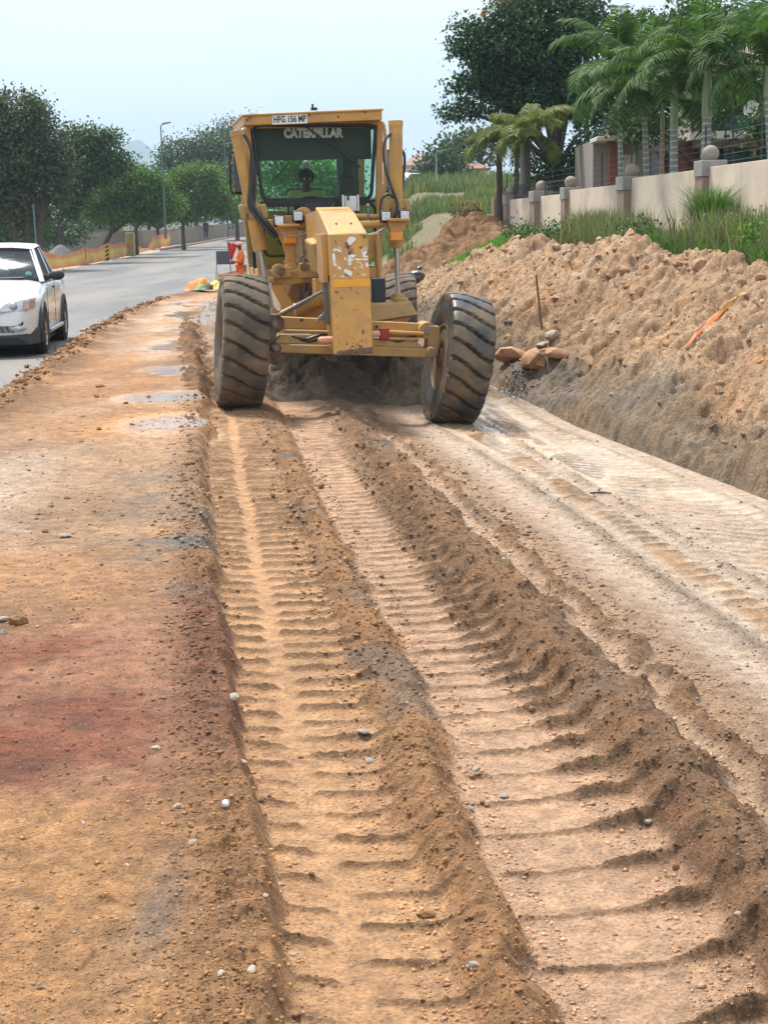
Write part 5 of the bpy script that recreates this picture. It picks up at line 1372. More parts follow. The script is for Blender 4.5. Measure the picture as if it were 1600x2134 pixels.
# operator in the cab
GM = Matrix.Translation((-.344, 15.5, 0)) @ Matrix.Rotation(R(9), 4, 'Z')
J = dict(face=(0, -1, 0), pelvis=(0, .08, .09), spine=(0, .12, .27), chest=(0, .12, .45), neck=(0, .10, .56), jaw=(0, .06, .63), head=(0, .075, .70), crown=(0, .09, .765))
for s, sx in (('L', 1), ('R', -1)):
    J['sh' + s] = (sx * .18, .12, .50); J['el' + s] = (sx * .25, -.06, .32); J['wr' + s] = (sx * .17, -.28, .36); J['pa' + s] = (sx * .15, -.35, .38)
    J['hip' + s] = (sx * .10, .0, .08); J['kn' + s] = (sx * .13, -.40, .10); J['an' + s] = (sx * .13, -.48, -.32); J['toe' + s] = (sx * .13, -.62, -.36)
lc = GM @ Vector((.06, 3.58, 1.565))
M_KHAKI = paint('khaki_shirt', (.40, .38, .20), .85, var=.1)
person('person in khaki shirt seated at the controls inside the grader cab', lc, R(9), J, M_KHAKI, M_DK)
# ------------------------------------------------------------------ garden wall with ball finials
M_WALL = paint('cream_plaster', (.64, .525, .42), .9, var=.06, vscale=1.5, dirt=(.36, .28, .20), dirt_amt=.55, dscale=1.1, bump=.08, bscale=120)
M_PIL = paint('brown_plaster', (.27, .185, .145), .9, var=.08, vscale=3, bump=.1, bscale=120)
M_CAP = paint('grey_cap', (.27, .25, .235), .85, var=.08, vscale=4, bump=.1, bscale=90)
M_BALL = paint('concrete_ball', (.27, .225, .19), .9, var=.12, vscale=9, bump=.15, bscale=80)
M_IRON = paint('black_iron', (.012, .012, .013), .5, var=.2)
WA, WB = Vector((3.41, 44.0, 0)), Vector((6.6, 19.0, 0))
wdir = (WB - WA).normalized(); wn_ = Vector((wdir.y, -wdir.x, 0))     # towards the road
def wp(y): return WA + (WB - WA) * ((y - WA.y) / (WB.y - WA.y))
wall = thing('garden_wall', 'cream garden wall with brown pillars, grey caps and round stone balls', 'wall', (0, 0, 0))
py_ = [42.4, 38.9, 36.0, 31.15, 26.6, 21.5]
tops = [2.40, 2.40, 2.40, 2.46, 2.55, 2.57]
pw = [.42, .54, .42, .53, .44, .46]
edges_y = [43.9] + py_
def wq(p, z): return (p.x, p.y, z)
for k in range(len(py_)):
    y0, y1 = edges_y[k], edges_y[k + 1]
    zt = tops[k]
    L_ = abs(y0 - y1); n = max(1, int(L_ / 1.55))
    for i in range(n):
        a = wp(y0 + (y1 - y0) * i / n); c = wp(y0 + (y1 - y0) * (i + 1) / n)
        gap = wdir * .006
        b = MB(); h = wn_ * .09
        b.hexa([wq(a - h + gap, 1.0), wq(a + h + gap, 1.0), wq(c + h - gap, 1.0), wq(c - h - gap, 1.0)], [wq(a - h + gap, zt), wq(a + h + gap, zt), wq(c + h - gap, zt), wq(c - h - gap, zt)])
        b.build('wall_panel', M_WALL, wall, .006)
for y, zt, w in zip(py_, tops, pw):
    c = wp(y); zt = zt + .02
    ang = math.atan2(wdir.y, wdir.x)
    b = MB(); b.box((c.x, c.y, (1.0 + zt - .16) / 2), (w * .92, w * .92, zt - .16 - 1.0), rotm(0, 0, ang)); pl_ = b.build('pillar', M_PIL, wall, .008)
    b = MB(); b.box((c.x, c.y, zt - .02), (w, w, .27), rotm(0, 0, ang)); b.build('pillar_cap', M_CAP, pl_, .012)
    b = MB(); b.ball((c.x, c.y, zt + .225), .145, 22); b.cyl((c.x, c.y, zt + .1), (c.x, c.y, zt + .14), .07, n=14); b.build('stone_ball', M_BALL, pl_)
c = wp(43.95); b = MB(); b.box((c.x - .05, c.y, 1.7), (.30, .30, 1.55), rotm(0, 0, math.atan2(wdir.y, wdir.x))); b.build('end_pillar', M_PIL, wall, .008)
# iron railings on the low stretch of wall
rl = thing('iron_railing', 'black iron railing on top of the low stretch of garden wall', 'railing')
for k in range(52):
    y = 43.9 - k * .155
    p = wp(y) - wn_ * .03; b = MB(); b.cyl((p.x, p.y, 2.38), (p.x, p.y, 2.78), .010, n=5); b.build('bar', M_IRON, rl, smooth=None)
for z in (2.46, 2.72):
    b = MB(); a = wp(43.95) - wn_ * .03; c = wp(35.9) - wn_ * .03; b.cyl((a.x, a.y, z), (c.x, c.y, z), .013, n=5); b.build('rail', M_IRON, rl)
# electric fence above the wall
ef = thing('electric_fence', 'thin wire electric fence on slanted black posts above the garden wall', 'fence')
ey = [43.5, 41.0, 38.2, 36.6, 33.8, 31.6, 29.2, 27.2, 24.6, 22.4]
heads = []
for y in ey:
    p = wp(y) - wn_ * .12; z0 = float(np.interp(y, py_[::-1], tops[::-1])) - .1
    b = MB(); b.cyl((p.x, p.y, z0), (p.x, p.y, z0 + .85), .016, n=6); b.build('post', M_IRON, ef)
    heads.append((p, z0))
for k in range(5):
    b = MB(); b.tube([(p.x - .02, p.y, z0 + .2 + k * .12) for p, z0 in heads], .0016, 4); b.build('wire', M_GREY, ef)
pole_y = 27.8
for u, v0, v1 in ((1511, 245, 352), (1527, 228, 352)):
    a, c = at(u, v0, pole_y), at(u + 1, v1, pole_y)
    t = thing('fence_mast', 'tall black mast with insulators behind the wall near the right edge' if u == 1511 else 'second black mast with insulators, taller, near the right edge', 'mast', (c.x, c.y, c.z - .8), 0, 'black masts behind the wall')
    b = MB(); b.cyl((0, 0, 0), (a.x - c.x, 0, a.z - c.z + .8), .018, n=8); b.build('pole', M_IRON, t)
    for k in range(7):
        z = .8 + (a.z - c.z) * (k + .5) / 7; b = MB(); b.cyl((-.05, 0, z), (.05, 0, z), .022, n=8); b.build('insulator', M_IRON, t)

# ------------------------------------------------------------------ houses at the right
M_BRICK = None
def brickmat():
    m, nt, b, out = _new('red_brick')
    tcn = nt.nodes.new('ShaderNodeTexCoord'); br = nt.nodes.new('ShaderNodeTexBrick'); br.inputs['Scale'].default_value = 9
    br.inputs['Color1'].default_value = (.20, .05, .035, 1); br.inputs['Color2'].default_value = (.14, .035, .028, 1); br.inputs['Mortar'].default_value = (.22, .15, .12, 1)
    mp_ = nt.nodes.new('ShaderNodeMapping'); mp_.inputs['Rotation'].default_value = (R(90), 0, 0)
    nt.links.new(tcn.outputs['Object'], mp_.inputs['Vector']); nt.links.new(mp_.outputs['Vector'], br.inputs['Vector'])
    nt.links.new(br.outputs['Color'], b.inputs['Base Color']); b.inputs['Roughness'].default_value = .85
    return m
M_BRICK = brickmat()
M_HW = paint('beige_house_wall', (.27, .235, .20), .9, var=.06)
M_HG = paint('green_house_wall', (.03, .085, .07), .8, var=.12)
M_ROOF = paint('grey_brown_roof', (.26, .20, .17), .85, var=.12, vscale=3)
M_FAS = paint('pale_fascia', (.58, .55, .50), .7, var=.05)
M_WIN = paint('dark_window', (.02, .026, .03), .08, spec=.8)
hs_ = thing('garden_house', 'house behind the palms with red brick piers, flat pale roof edge and green walls', 'house')
def hbox(name, u0, u1, v0, v1, y, d, mat, par=hs_, bev=.01):
    a, c = at(u0, v0, y), at(u1, v1, y)
    b = MB(); b.hexa([(a.x, y, c.z), (c.x, y, c.z), (c.x, y + d, c.z), (a.x, y + d, c.z)], [(a.x, y, a.z), (c.x, y, a.z), (c.x, y + d, a.z), (a.x, y + d, a.z)])
    return b.build(name, mat, par, bev)
hbox('wall', 1235, 1720, 292, 440, 38.4, 3.5, M_HW)
hbox('porch_roof', 1243, 1350, 284, 291, 37.2, 1.2, M_FAS); hbox('parapet', 1268, 1350, 274, 286, 37.6, .8, M_BRICK)
for u in (1270, 1412, 1436): hbox('brick_pier', u, u + 21, 291, 440, 37.5, .45, M_BRICK)
hbox('door', 1293, 1322, 322, 440, 38.35, .04, M_FAS); hbox('window', 1355, 1395, 315, 370, 38.35, .04, M_WIN)
hbox('roof', 1445, 1760, 274, 284, 36.6, 2.0, M_FAS); hbox('beam', 1450, 1760, 285, 302, 37.0, 1.4, M_ROOF)
hbox('garage_wall', 1510, 1760, 302, 440, 37.8, .5, M_HG)
hbox('wall_lamp', 1563, 1574, 312, 324, 37.7, .08, paint('amber_lamp', (.62, .42, .12), .4))
hbox('upper_wall', 1440, 1760, 130, 276, 40.5, 2.0, M_HW); hbox('green_bay', 1488, 1660, 150, 274, 40.2, .3, M_HG)
a, c, d_ = at(1470, 140, 40), at(1560, 5, 40.2), at(1760, 20, 40.2)
b = MB(); b.hexa([(a.x, 39.8, a.z), (d_.x, 39.8, a.z), (d_.x, 44, a.z), (a.x, 44, a.z)], [(c.x, 41.6, c.z), (d_.x, 41.6, c.z), (d_.x, 42.4, c.z), (c.x, 42.4, c.z)]); b.build('upper_roof', M_ROOF, hs_)
sd_ = at(1566, 228, 36.3)
t = thing('satellite_dish', 'pale grey satellite dish on the house behind the palm fronds', 'satellite dish', sd_)
b = MB(); b.lathe([(0, 0), (.10, -.015), (.19, -.05), (.20, -.055), (.19, -.04), (.10, -.005)], (0, 0, 0), (.75, .6, -.2), 22); b.build('dish', M_FAS, t)
b = MB(); b.cyl((0, 0, 0), (.05, .25, -.35), .02); b.build('arm', M_GREY, t)

def small_house(label, u0, u1, vt, vw, vb, y, wallm, roofm, ridge=.5, depth=7):
    a, c, r_ = at(u0, vw, y), at(u1, vb, y), at(u0 + (u1 - u0) * ridge, vt, y)
    t = thing('house', label, 'house', (a.x, y, c.z)); W = c.x - a.x; H_ = a.z - c.z
    b = MB(); b.box((W / 2, depth / 2, H_ / 2), (W, depth, H_)); wl_ = b.build('wall', wallm, t)
    b = MB(); e = .35; zr = r_.z - c.z
    b.hexa([(-e, -e, H_), (W + e, -e, H_), (W + e, depth + e, H_), (-e, depth + e, H_)], [(W * ridge - W * .22, depth * .45, zr), (W * ridge + W * .22, depth * .45, zr), (W * ridge + W * .22, depth * .55, zr), (W * ridge - W * .22, depth * .55, zr)])
    b.build('roof', roofm, t)
    for k in range(2):
        x = W * (.25 + .45 * k); b = MB(); b.box((x, -.02, H_ * .55), (W * .14, .06, H_ * .38)); f = b.build('window', M_FAS, wl_)
    for k in range(2):
        x = W * (.25 + .45 * k); b = MB(); b.box((x, -.055, H_ * .55), (W * .11, .03, H_ * .32)); b.build('pane', M_WIN, wl_)
    return t
M_RT = paint('mauve_roof', (.26, .14, .13), .8, var=.1); M_RT2 = paint('terracotta_roof', (.24, .11, .07), .8, var=.15)
M_PW = paint('pale_house_wall', (.55, .52, .50), .85, var=.05)
small_house('pale house with mauve pitched roof on the hilltop right of the cab', 846, 905, 316, 345, 400, 150, M_PW, M_RT, .62)
small_house('small house with rust coloured roof behind the palms left of the dark tree', 958, 1015, 336, 352, 400, 118, paint('tan_wall', (.36, .29, .23), .9), M_RT2, .55)
small_house('long grey house behind the umbrella trees at the left', 160, 230, 420, 445, 500, 128, paint('grey_house_wall', (.30, .29, .28), .9), M_RT2, .5)
small_house('pale cottage between the umbrella trees at the left', 268, 330, 435, 455, 500, 140, M_PW, M_ROOF, .5)
small_house('white cottage seen under the tree crowns, beyond the grey wall', 380, 425, 440, 456, 495, 165, M_PW, M_ROOF, .5)

# red shop front, signboard and distant car on the rise
p = at(866, 404, 118); z0 = p.z
t = thing('shop_kiosk', 'small red fronted kiosk on the rise right of the cab', 'kiosk', (p.x, 118, z0))
b = MB(); b.box((0, .8, .55), (.8, 1.4, 1.5)); b.build('body', M_PW, t); b = MB(); b.box((0, -.03, 1.05), (.82, .2, .5)); b.build('red_panel', paint('red_panel', (.50, .02, .03), .5), t)
b = MB(); b.box((0.1, .05, .62), (.4, .1, .22)); b.build('hatch', M_WIN, t); b = MB(); b.box((0, .6, 1.42), (1.0, 1.9, .07)); b.build('roof', M_PW, t)
p = at(869, 410, 98)
t = thing('sign_board', 'blank grey sign board seen from behind on the rise', 'sign', (p.x, 98, p.z))
b = MB(); b.box((0, 0, .55), (.75, .05, .62)); b.build('board', paint('board_back', (.34, .36, .37), .6), t)
for s in (-1, 1): b = MB(); b.cyl((s * .25, .05, -.5), (s * .25, .05, .8), .025, n=8); b.build('leg', M_GREY, t)
p = at(853, 432, 96)
t = thing('sign_post', 'thin grey sign post on the grass beside the grader cab', 'post', (p.x, 96, p.z - .2))
b = MB(); b.cyl((0, 0, 0), (0, 0, 2.1), .03, n=8); b.build('pole', M_GREY, t); b = MB(); b.box((0, -.03, 2.0), (.06, .02, .35)); b.build('plate', M_GREY, t)
p = at(843, 402, 108)
t = thing('parked_car', 'tiny white car on the hilltop road right of the grader cab', 'car', (p.x, 108, p.z - .05), R(60))
b = MB()
prof = [(-1.9, .25), (-1.95, .6), (-1.75, .8), (-1.0, .92), (-.5, 1.35), (.8, 1.38), (1.3, .95), (1.85, .9), (1.95, .6), (1.9, .25)]
b.prism([(x, -.8, z) for x, z in prof], (0, 1.6, 0)); b.build('body', M_CARW, t, .08)
b = MB()
for s in (-.805, .79): b.prism([(-.85, s, .95), (-.42, s, 1.28), (.72, s, 1.30), (1.1, s, .97)], (0, .015, 0))
b.build('window', M_CARD, t)
for x in (-1.25, 1.2):
    for s in (-1, 1): b = MB(); b.cyl((x, s * .62, .31), (x, s * .83, .31), .31, n=16); b.build('wheel', M_RUB, t)

# lamp posts
M_LP = paint('teal_grey_pole', (.085, .13, .13), .5, var=.1)
def street_lamp(label, ut, vt, ub, vb, y, grp=None, arm=(.35, 0), r=.07, mat=None):
    a, c = at(ut, vt, y), at(ub, vb, y); h = a.z - c.z
    t = thing('street_lamp', label, 'street lamp', (c.x, y, c.z), 0, grp)
    b = MB(); b.cyl((0, 0, 0), (0, 0, h), r, r * .55, 10); b.build('pole', mat or M_LP, t)
    b = MB(); b.cyl((0, 0, h - .02), (arm[0] * .4, 0, h + .10), r * .5, n=8); b.hexa([(arm[0] * .3, -.09, h + .05), (arm[0] * .3 + .5, -.07, h + .15), (arm[0] * .3 + .5, .07, h + .15), (arm[0] * .3, .09, h + .05)], [(arm[0] * .3, -.09, h + .16), (arm[0] * .3 + .5, -.07, h + .22), (arm[0] * .3 + .5, .07, h + .22), (arm[0] * .3, .09, h + .16)])
    b.build('lamp_head', M_GREY, t)
    return t
street_lamp('tall teal street lamp standing clear against the sky at the left', 333, 262, 346, 498, 95, 'street lamps')
street_lamp('teal street lamp against trees, close beside the grader mirror', 463, 302, 476, 494, 135, 'street lamps')
street_lamp('pale lamp post on the grassy hill between dark tree and grader', 909, 320, 910, 425, 92, 'street lamps', (.1, 0), .05, paint('pale_pole', (.35, .37, .33), .6))
p = at(1088, 392, 41.5); q = at(1090, 235, 41.5)
t = thing('utility_pole', 'grey round pole rising through the fan palm behind the wall', 'pole', (p.x, 41.5, p.z - 1.0))
b = MB(); b.cyl((0, 0, 0), (q.x - p.x, 0, q.z - p.z + 1.0), .085, .075, n=14); b.build('shaft', paint('pole_grey', (.20, .22, .22), .7, var=.15), t)
# ------------------------------------------------------------------ left side of the road
M_LW = paint('grey_roadside_wall', (.26, .235, .21), .9, var=.1, vscale=.8, bump=.1)
lw = thing('roadside_wall', 'long low grey wall behind the trees on the left of the road', 'wall')
pts = [(-40, 116), (-30, 118), (-23.5, 122), (-20.5, 128), (-19.2, 140), (-17.2, 150), (-14.6, 162), (-11.5, 176), (-7, 196), (-2, 220)]
for k in range(len(pts) - 1):
    (x0, y0), (x1, y1) = pts[k], pts[k + 1]; a = Vector((x0, y0, 0)); c = Vector((x1, y1, 0)); d = (c - a).normalized(); n = Vector((-d.y, d.x, 0)) * .11
    z0 = float(ZR(y0)) - .3; z1 = float(ZR(y1)) - .3; g_ = d * .02; ht = 1.75
    b = MB(); b.hexa([wq(a - n, z0), wq(c - n - g_, z1), wq(c + n - g_, z1), wq(a + n, z0)], [wq(a - n, z0 + ht), wq(c - n - g_, z1 + ht), wq(c + n - g_, z1 + ht), wq(a + n, z0 + ht)]); b.build('wall_panel', M_LW, lw)
# kerb along the far side
b = MB()
ky = np.linspace(118, 176, 12)
for y0, y1 in zip(ky[:-1], ky[1:]):
    x0, x1 = np.interp([y0, y1], RY, RL)
    b = MB(); b.hexa([(x0 - .35, y0, float(ZR(y0)) - .1), (x0 - .05, y0, float(ZR(y0)) - .1), (x1 - .05, y1 - .03, float(ZR(y1)) - .1), (x1 - .35, y1 - .03, float(ZR(y1)) - .1)], [(x0 - .35, y0, float(ZR(y0)) + .16), (x0 - .05, y0, float(ZR(y0)) + .16), (x1 - .05, y1 - .03, float(ZR(y1)) + .16), (x1 - .35, y1 - .03, float(ZR(y1)) + .16)])
    o = b.build('kerb', paint('kerb_stone', (.30, .20, .16), .9) if 'kerb_stone' not in MATS else MATS['kerb_stone']); tag(o, kind='structure')

# orange and yellow safety netting
def netmat():
    m, nt, b, out = _new('safety_netting')
    atn = nt.nodes.new('ShaderNodeAttribute'); atn.attribute_name = 'Col'
    nt.links.new(atn.outputs['Color'], b.inputs['Base Color']); b.inputs['Roughness'].default_value = .6
    tcn = nt.nodes.new('ShaderNodeTexCoord'); vo = nt.nodes.new('ShaderNodeTexVoronoi'); vo.inputs['Scale'].default_value = 16; vo.inputs['Randomness'].default_value = .15
    nt.links.new(tcn.outputs['Object'], vo.inputs['Vector'])
    r = _ramp(nt, vo.outputs['Distance'], [(.12, .55), (.3, 0.0)])
    tr = nt.nodes.new('ShaderNodeBsdfTransparent'); ms = nt.nodes.new('ShaderNodeMixShader')
    nt.links.new(r.outputs['Color'], ms.inputs['Fac']); nt.links.new(b.outputs['BSDF'], ms.inputs[1]); nt.links.new(tr.outputs['BSDF'], ms.inputs[2]); nt.links.new(ms.outputs['Shader'], out.inputs['Surface'])
    return m
M_NET = netmat()
net = thing('safety_net_fence', 'sagging orange and yellow safety netting on posts along the far road edge', 'safety netting')
np_ = [(88, 562, 74), (178, 548, 84), (222, 541, 91), (256, 535, 98), (283, 530, 106), (322, 522, 124), (356, 514, 142)]
P3 = []
for u, v, y in np_:
    q = at(u, v, y); P3.append((q.x, y, float(ZR(y)) + .0))
hts = [1.02, .98, 1.0, 1.02, 1.0, 1.15, 1.1]; sag = [.36, .22, .16, .30, .9, .15]
for (x, y, z), h in zip(P3, hts):
    b = MB(); b.cyl((x, y, z), (x, y, z + h + .1), .03, n=7); b.build('post', M_GREY, net)
for k in range(6):
    (x0, y0, z0), (x1, y1, z1) = P3[k], P3[k + 1]
    n = 22; m = 9; V = []; Cc = []
    for i in range(n + 1):
        t = i / n; h = hts[k] * (1 - t) + hts[k + 1] * t - sag[k] * 4 * t * (1 - t)
        for j in range(m + 1):
            s = j / m
            V.append((x0 + (x1 - x0) * t + .04 * math.sin(t * 19 + s * 3), y0 + (y1 - y0) * t + .05 * math.sin(t * 23 + s * 5 + k), z0 + (z1 - z0) * t + .02 + h * s))
            Cc.append((.66, .25, .10) if (s < .22 or s > .72) else ((.70, .50, .10) if .34 < s < .62 else (.72, .38, .11)))
    F = grid_faces(n + 1, m + 1)
    np_mesh('net_panel', V, F, M_NET, Cc, parent=net)
# chevron delineator
q = at(225, 547, 86)
t = thing('chevron_marker', 'black and yellow chevron marker board on a white base by the netting', 'road marker', (q.x, 86, float(ZR(86))))
b = MB(); b.box((0, 0, .62), (.20, .03, .95)); b.build('board', M_BLK, t, .005)
M_CY = paint('chevron_yellow', (.72, .45, .02), .5)
for k in range(4):
    z = .24 + k * .22; b = MB(); b.prism([(-.095, -.02, z), (.095, -.02, z + .12), (.095, -.02, z + .22), (-.095, -.02, z + .10)], (0, -.006, 0)); b.build('stripe', M_CY, t)
b = MB(); b.box((0, 0, .07), (.55, .35, .14), top=(.7, .7)); b.build('base', M_WHITE, t, .02)
# yellow box and gravel heap, thin sign
q = at(272, 500, 101)
t = thing('yellow_cabinet', 'faded yellow roadside cabinet with torn posters, behind the netting', 'cabinet', (q.x, 101, float(ZR(101))))
b = MB(); b.box((0, 0, .75), (.52, .5, 1.5)); b.build('box', paint('cabinet_yellow', (.50, .42, .24), .7, var=.2, vscale=3, dirt=(.3, .24, .14), dirt_amt=.8, dscale=3), t, .03); b = MB(); b.box((0, -.26, .9), (.36, .02, .7)); b.build('door', paint('cabinet_door', (.42, .33, .11), .7, var=.3, vscale=5), t, .01)
q = at(128, 540, 86)
V = []; nr = 26; X_, Y_ = np.meshgrid(np.linspace(-1.4, 1.4, nr), np.linspace(-1.2, 1.2, nr)); rr2 = np.hypot(X_ / 1.35, Y_ / 1.15)
Z_ = 1.1 * np.clip(1 - rr2, 0, 1) ** .8 + clods(X_, Y_, .18, 301, .7) * .4 * (rr2 < .95) - .05
o = np_mesh('gravel_heap', np.stack([X_ + q.x, Y_ + 86, Z_ + float(ZR(86)) + .05], -1).reshape(-1, 3), grid_faces(nr, nr), M_TURF, np.broadcast_to(np.array([.20, .19, .185, 1]), (nr * nr, 4)))
tag(o, 'grey heap of gravel behind the netting near the pickup roof', 'gravel heap')
for lab, u0, v0, u1, v1, y in (('thin pale pole among dark tree trunks above the pickup', 70, 425, 76, 500, 72), ('short leaning stake behind the netting at the left', 175, 495, 179, 520, 84)):
    a, c = at(u0, v0, y), at(u1, v1, y); t = thing('pole', lab, 'pole', (c.x, y, c.z - .5)); b = MB(); b.cyl((0, 0, 0), (a.x - c.x, 0, a.z - c.z + .5), .045 if y == 72 else .03, n=8); b.build('shaft', M_LP, t)

# sign frame, barricade tape and heap of netting near the flag person
q = at(467, 590, 49)
t = thing('road_sign', 'dark grey back of a temporary road sign on a thin frame', 'road sign', (q.x, 49, q.z - .05))
a = at(467, 537, 49); zc = a.z - q.z
b = MB(); b.box((0, 0, zc + .05), (.43, .02, .42)); b.build('board', paint('sign_back', (.07, .078, .09), .6, var=.1), t, .01)
for s in (-1, 1): b = MB(); b.cyl((s * .20, .06, zc + .05), (s * .23, .3 * s, -.1), .016, n=8); b.build('leg', M_GREY, t)
t2 = thing('barrier_netting', 'orange and yellow netting strung below the grey sign back', 'safety netting')
c0 = at(455, 595, 54.3); Vv = []; Cc = []
for i in range(15):
    tt_ = i / 14
    for j in range(8):
        s = j / 7; Vv.append((c0.x + tt_ * 1.0, 54.4 + .06 * math.sin(tt_ * 14 + s * 4), c0.z - .05 + s * (.42 + .22 * tt_))); Cc.append((.74, .22, .09) if s < .3 or s > .75 else (.78, .50, .13))
np_mesh('net_sheet', Vv, grid_faces(15, 8), M_NET, Cc, parent=t2)
for i in (0, 1): b = MB(); b.cyl((c0.x + i * 1.0, 54.42, c0.z - .1), (c0.x + i * 1.0, 54.42, c0.z + .45 + .25 * i), .015, n=6); b.build('post', M_GREY, t2)
q = at(425, 602, 44.2)
hp = thing('netting_bundle', 'crumpled bundle of orange, green and yellow netting at the end of the dirt strip', 'netting', (q.x, 44.2, q.z))
rn = random.Random(5)
for k, (cx, cy, col, w, h) in enumerate(((-.28, 0, (.80, .20, .03), .20, .22), (-.05, .1, (.82, .28, .05), .24, .30), (.14, -.1, (.02, .02, .02), .18, .14), (-.02, -.18, (.10, .24, .08), .20, .10), (.34, .05, (.60, .52, .10), .22, .22), (.42, -.05, (.75, .42, .10), .18, .14))):
    X_, Y_ = np.meshgrid(np.linspace(-1, 1, 14), np.linspace(-1, 1, 14)); rr2 = np.hypot(X_, Y_)
    Z_ = h * np.clip(1 - rr2 ** 2, -.1, 1) + .10 * fbm(X_ * 3 + k * 5, Y_ * 3, 3, 400 + k) * (rr2 < 1)
    np_mesh('crumpled_net', np.stack([X_ * w * 1.2 + cx, Y_ * .3 + cy, np.maximum(Z_, -.02)], -1).reshape(-1, 3), grid_faces(14, 14), paint('net_%d' % k, col, .7, var=.35, vscale=14), parent=hp)
# ------------------------------------------------------------------ vegetation
RNG = np.random.default_rng(11)
M_BARK = paint('bark', (.075, .058, .045), .95, var=.3, vscale=6, bump=.4, bscale=25)
M_BARKP = paint('pale_bark', (.17, .15, .125), .95, var=.25, vscale=5, bump=.3, bscale=25)
M_LDARK = leafy('leaf_dark_green', (.034, .072, .030), trans=.2, spec=.25)
M_LMID = leafy('leaf_mid_green', (.056, .104, .034), trans=.2)
M_LBRIGHT = leafy('leaf_bright_green', (.085, .165, .028), trans=.35)
M_LOLIVE = leafy('leaf_olive', (.066, .096, .044), trans=.22, spec=.25)
M_PALM = leafy('palm_leaf', (.068, .128, .040), trans=.3, rough=.62, spec=.2)
M_PALMY = leafy('palm_leaf_yellow', (.15, .17, .055), trans=.3, rough=.65, spec=.2)
M_GRASS = leafy('grass_blades', (.115, .150, .068), trans=.3, rough=.6)
M_DRY = leafy('dry_weed', (.15, .075, .035), trans=.1, rough=.8)

def leaves(blobs, n, clump, size, tone=(.55, 1.5), droop=.25, shell=.45, rng=RNG, warm=0.0):
    """leaf faces gathered in clumps through the blobs; returns vertices, faces, colours"""
    B = np.array(blobs, float); w = (B[:, 3] * B[:, 4] * B[:, 5]) ** (2 / 3); w /= w.sum()
    nc = max(1, n // clump)
    k = rng.choice(len(B), nc, p=w)
    d = rng.normal(size=(nc, 3)); d /= np.linalg.norm(d, axis=1)[:, None]
    r = (shell + (1 - shell) * rng.random(nc) ** .6)[:, None] * (1 + .10 * rng.normal(size=(nc, 1)))
    cen = B[k, :3] + d * B[k, 3:] * r
    ct = tone[0] + (tone[1] - tone[0]) * rng.random(nc)
    csz = .6 + .8 * rng.random(nc)
    cen = np.repeat(cen, clump, 0); dd = np.repeat(d, clump, 0); ct = np.repeat(ct, clump); N = len(cen)
    spread = size * 1.9 * np.repeat(csz, clump)[:, None]
    P = cen + rng.normal(size=(N, 3)) * spread * np.array([1, 1, .7])
    ax = rng.normal(size=(N, 3)) + dd * .8 - np.array([0, 0, droop * 2]); ax /= np.linalg.norm(ax, axis=1)[:, None]
    sd = np.cross(ax, rng.normal(size=(N, 3))); sd /= np.maximum(np.linalg.norm(sd, axis=1), 1e-6)[:, None]
    L = size * (.7 + .7 * rng.random(N))[:, None]; W = L * (.28 + .2 * rng.random(N))[:, None]
    nrm = np.cross(ax, sd)
    V = np.stack([P, P + ax * L * .5 + sd * W + nrm * L * .08, P + ax * L, P + ax * L * .5 - sd * W + nrm * L * .08], 1)
    t = ct * (.75 + .5 * rng.random(N))
    c = np.stack([t * (1 + warm * rng.random(N)), t, t * (.8 + .4 * rng.random(N)), np.ones(N)], 1)
    return V.reshape(-1, 3), np.arange(4 * N).reshape(-1, 4), np.repeat(c, 4, 0)

def tree(name, label, cat, base, blobs, trunk_r, n, size, leafm, barkm=None, clump=9, tone=(.5, 1.5), fork=.4, lean=(0, 0), group=None, nb=9, shell=.45, droop=.25, warm=0., multi=1, seed=1):
    base = Vector(base)
    t = thing(name, label, cat, base, 0, group)
    rl_ = [(Vector(q[:3]) - base, Vector(q[3:])) for q in blobs]
    V, F, C = leaves([(p.x, p.y, p.z, s.x, s.y, s.z) for p, s in rl_], n, clump, size, tone, droop, shell, np.random.default_rng(seed), warm)
    np_mesh('crown', V, F, leafm, C, smooth=False, parent=t)
    rd = random.Random(seed)
    b = MB(); top = max(p.z + s.z * .3 for p, s in rl_); cx = sum(p.x for p, s in rl_) / len(rl_)
    for mlt in range(multi):
        ox = (mlt - (multi - 1) / 2) * trunk_r * 3.0
        fz = top * fork; f0 = Vector((lean[0] + ox * 1.6, lean[1], fz))
        b.tube([(ox, 0, -.3), (ox, 0, .1), (lean[0] * .45 + ox * 1.2 + rd.uniform(-.05, .05), lean[1] * .5, fz * .55), f0], [trunk_r * 1.3, trunk_r * 1.05, trunk_r * .85, trunk_r * .75], 9)
        for k in range(nb):
            p, s = rl_[k % len(rl_)]
            e = p + Vector((rd.uniform(-.5, .5) * s.x, rd.uniform(-.5, .5) * s.y, rd.uniform(-.3, .5) * s.z))
            m_ = f0.lerp(e, .45) + Vector((0, 0, -.08 * (e - f0).length if e.z < f0.z + .5 else .06 * (e - f0).length))
            b.tube([f0 - Vector((0, 0, fz * .12 * rd.random())), m_, e], [trunk_r * .5, trunk_r * .3, trunk_r * .08], 6)
    b.build('trunk', barkm or M_BARK, t)
    return t
def blob(u, v, y, ru, rv, rd=None):
    q = at(u, v, y); k = y / 3205.0
    return (q.x, q.y, q.z, ru * k, (rd if rd else (ru + rv) * .5) * k, rv * k)

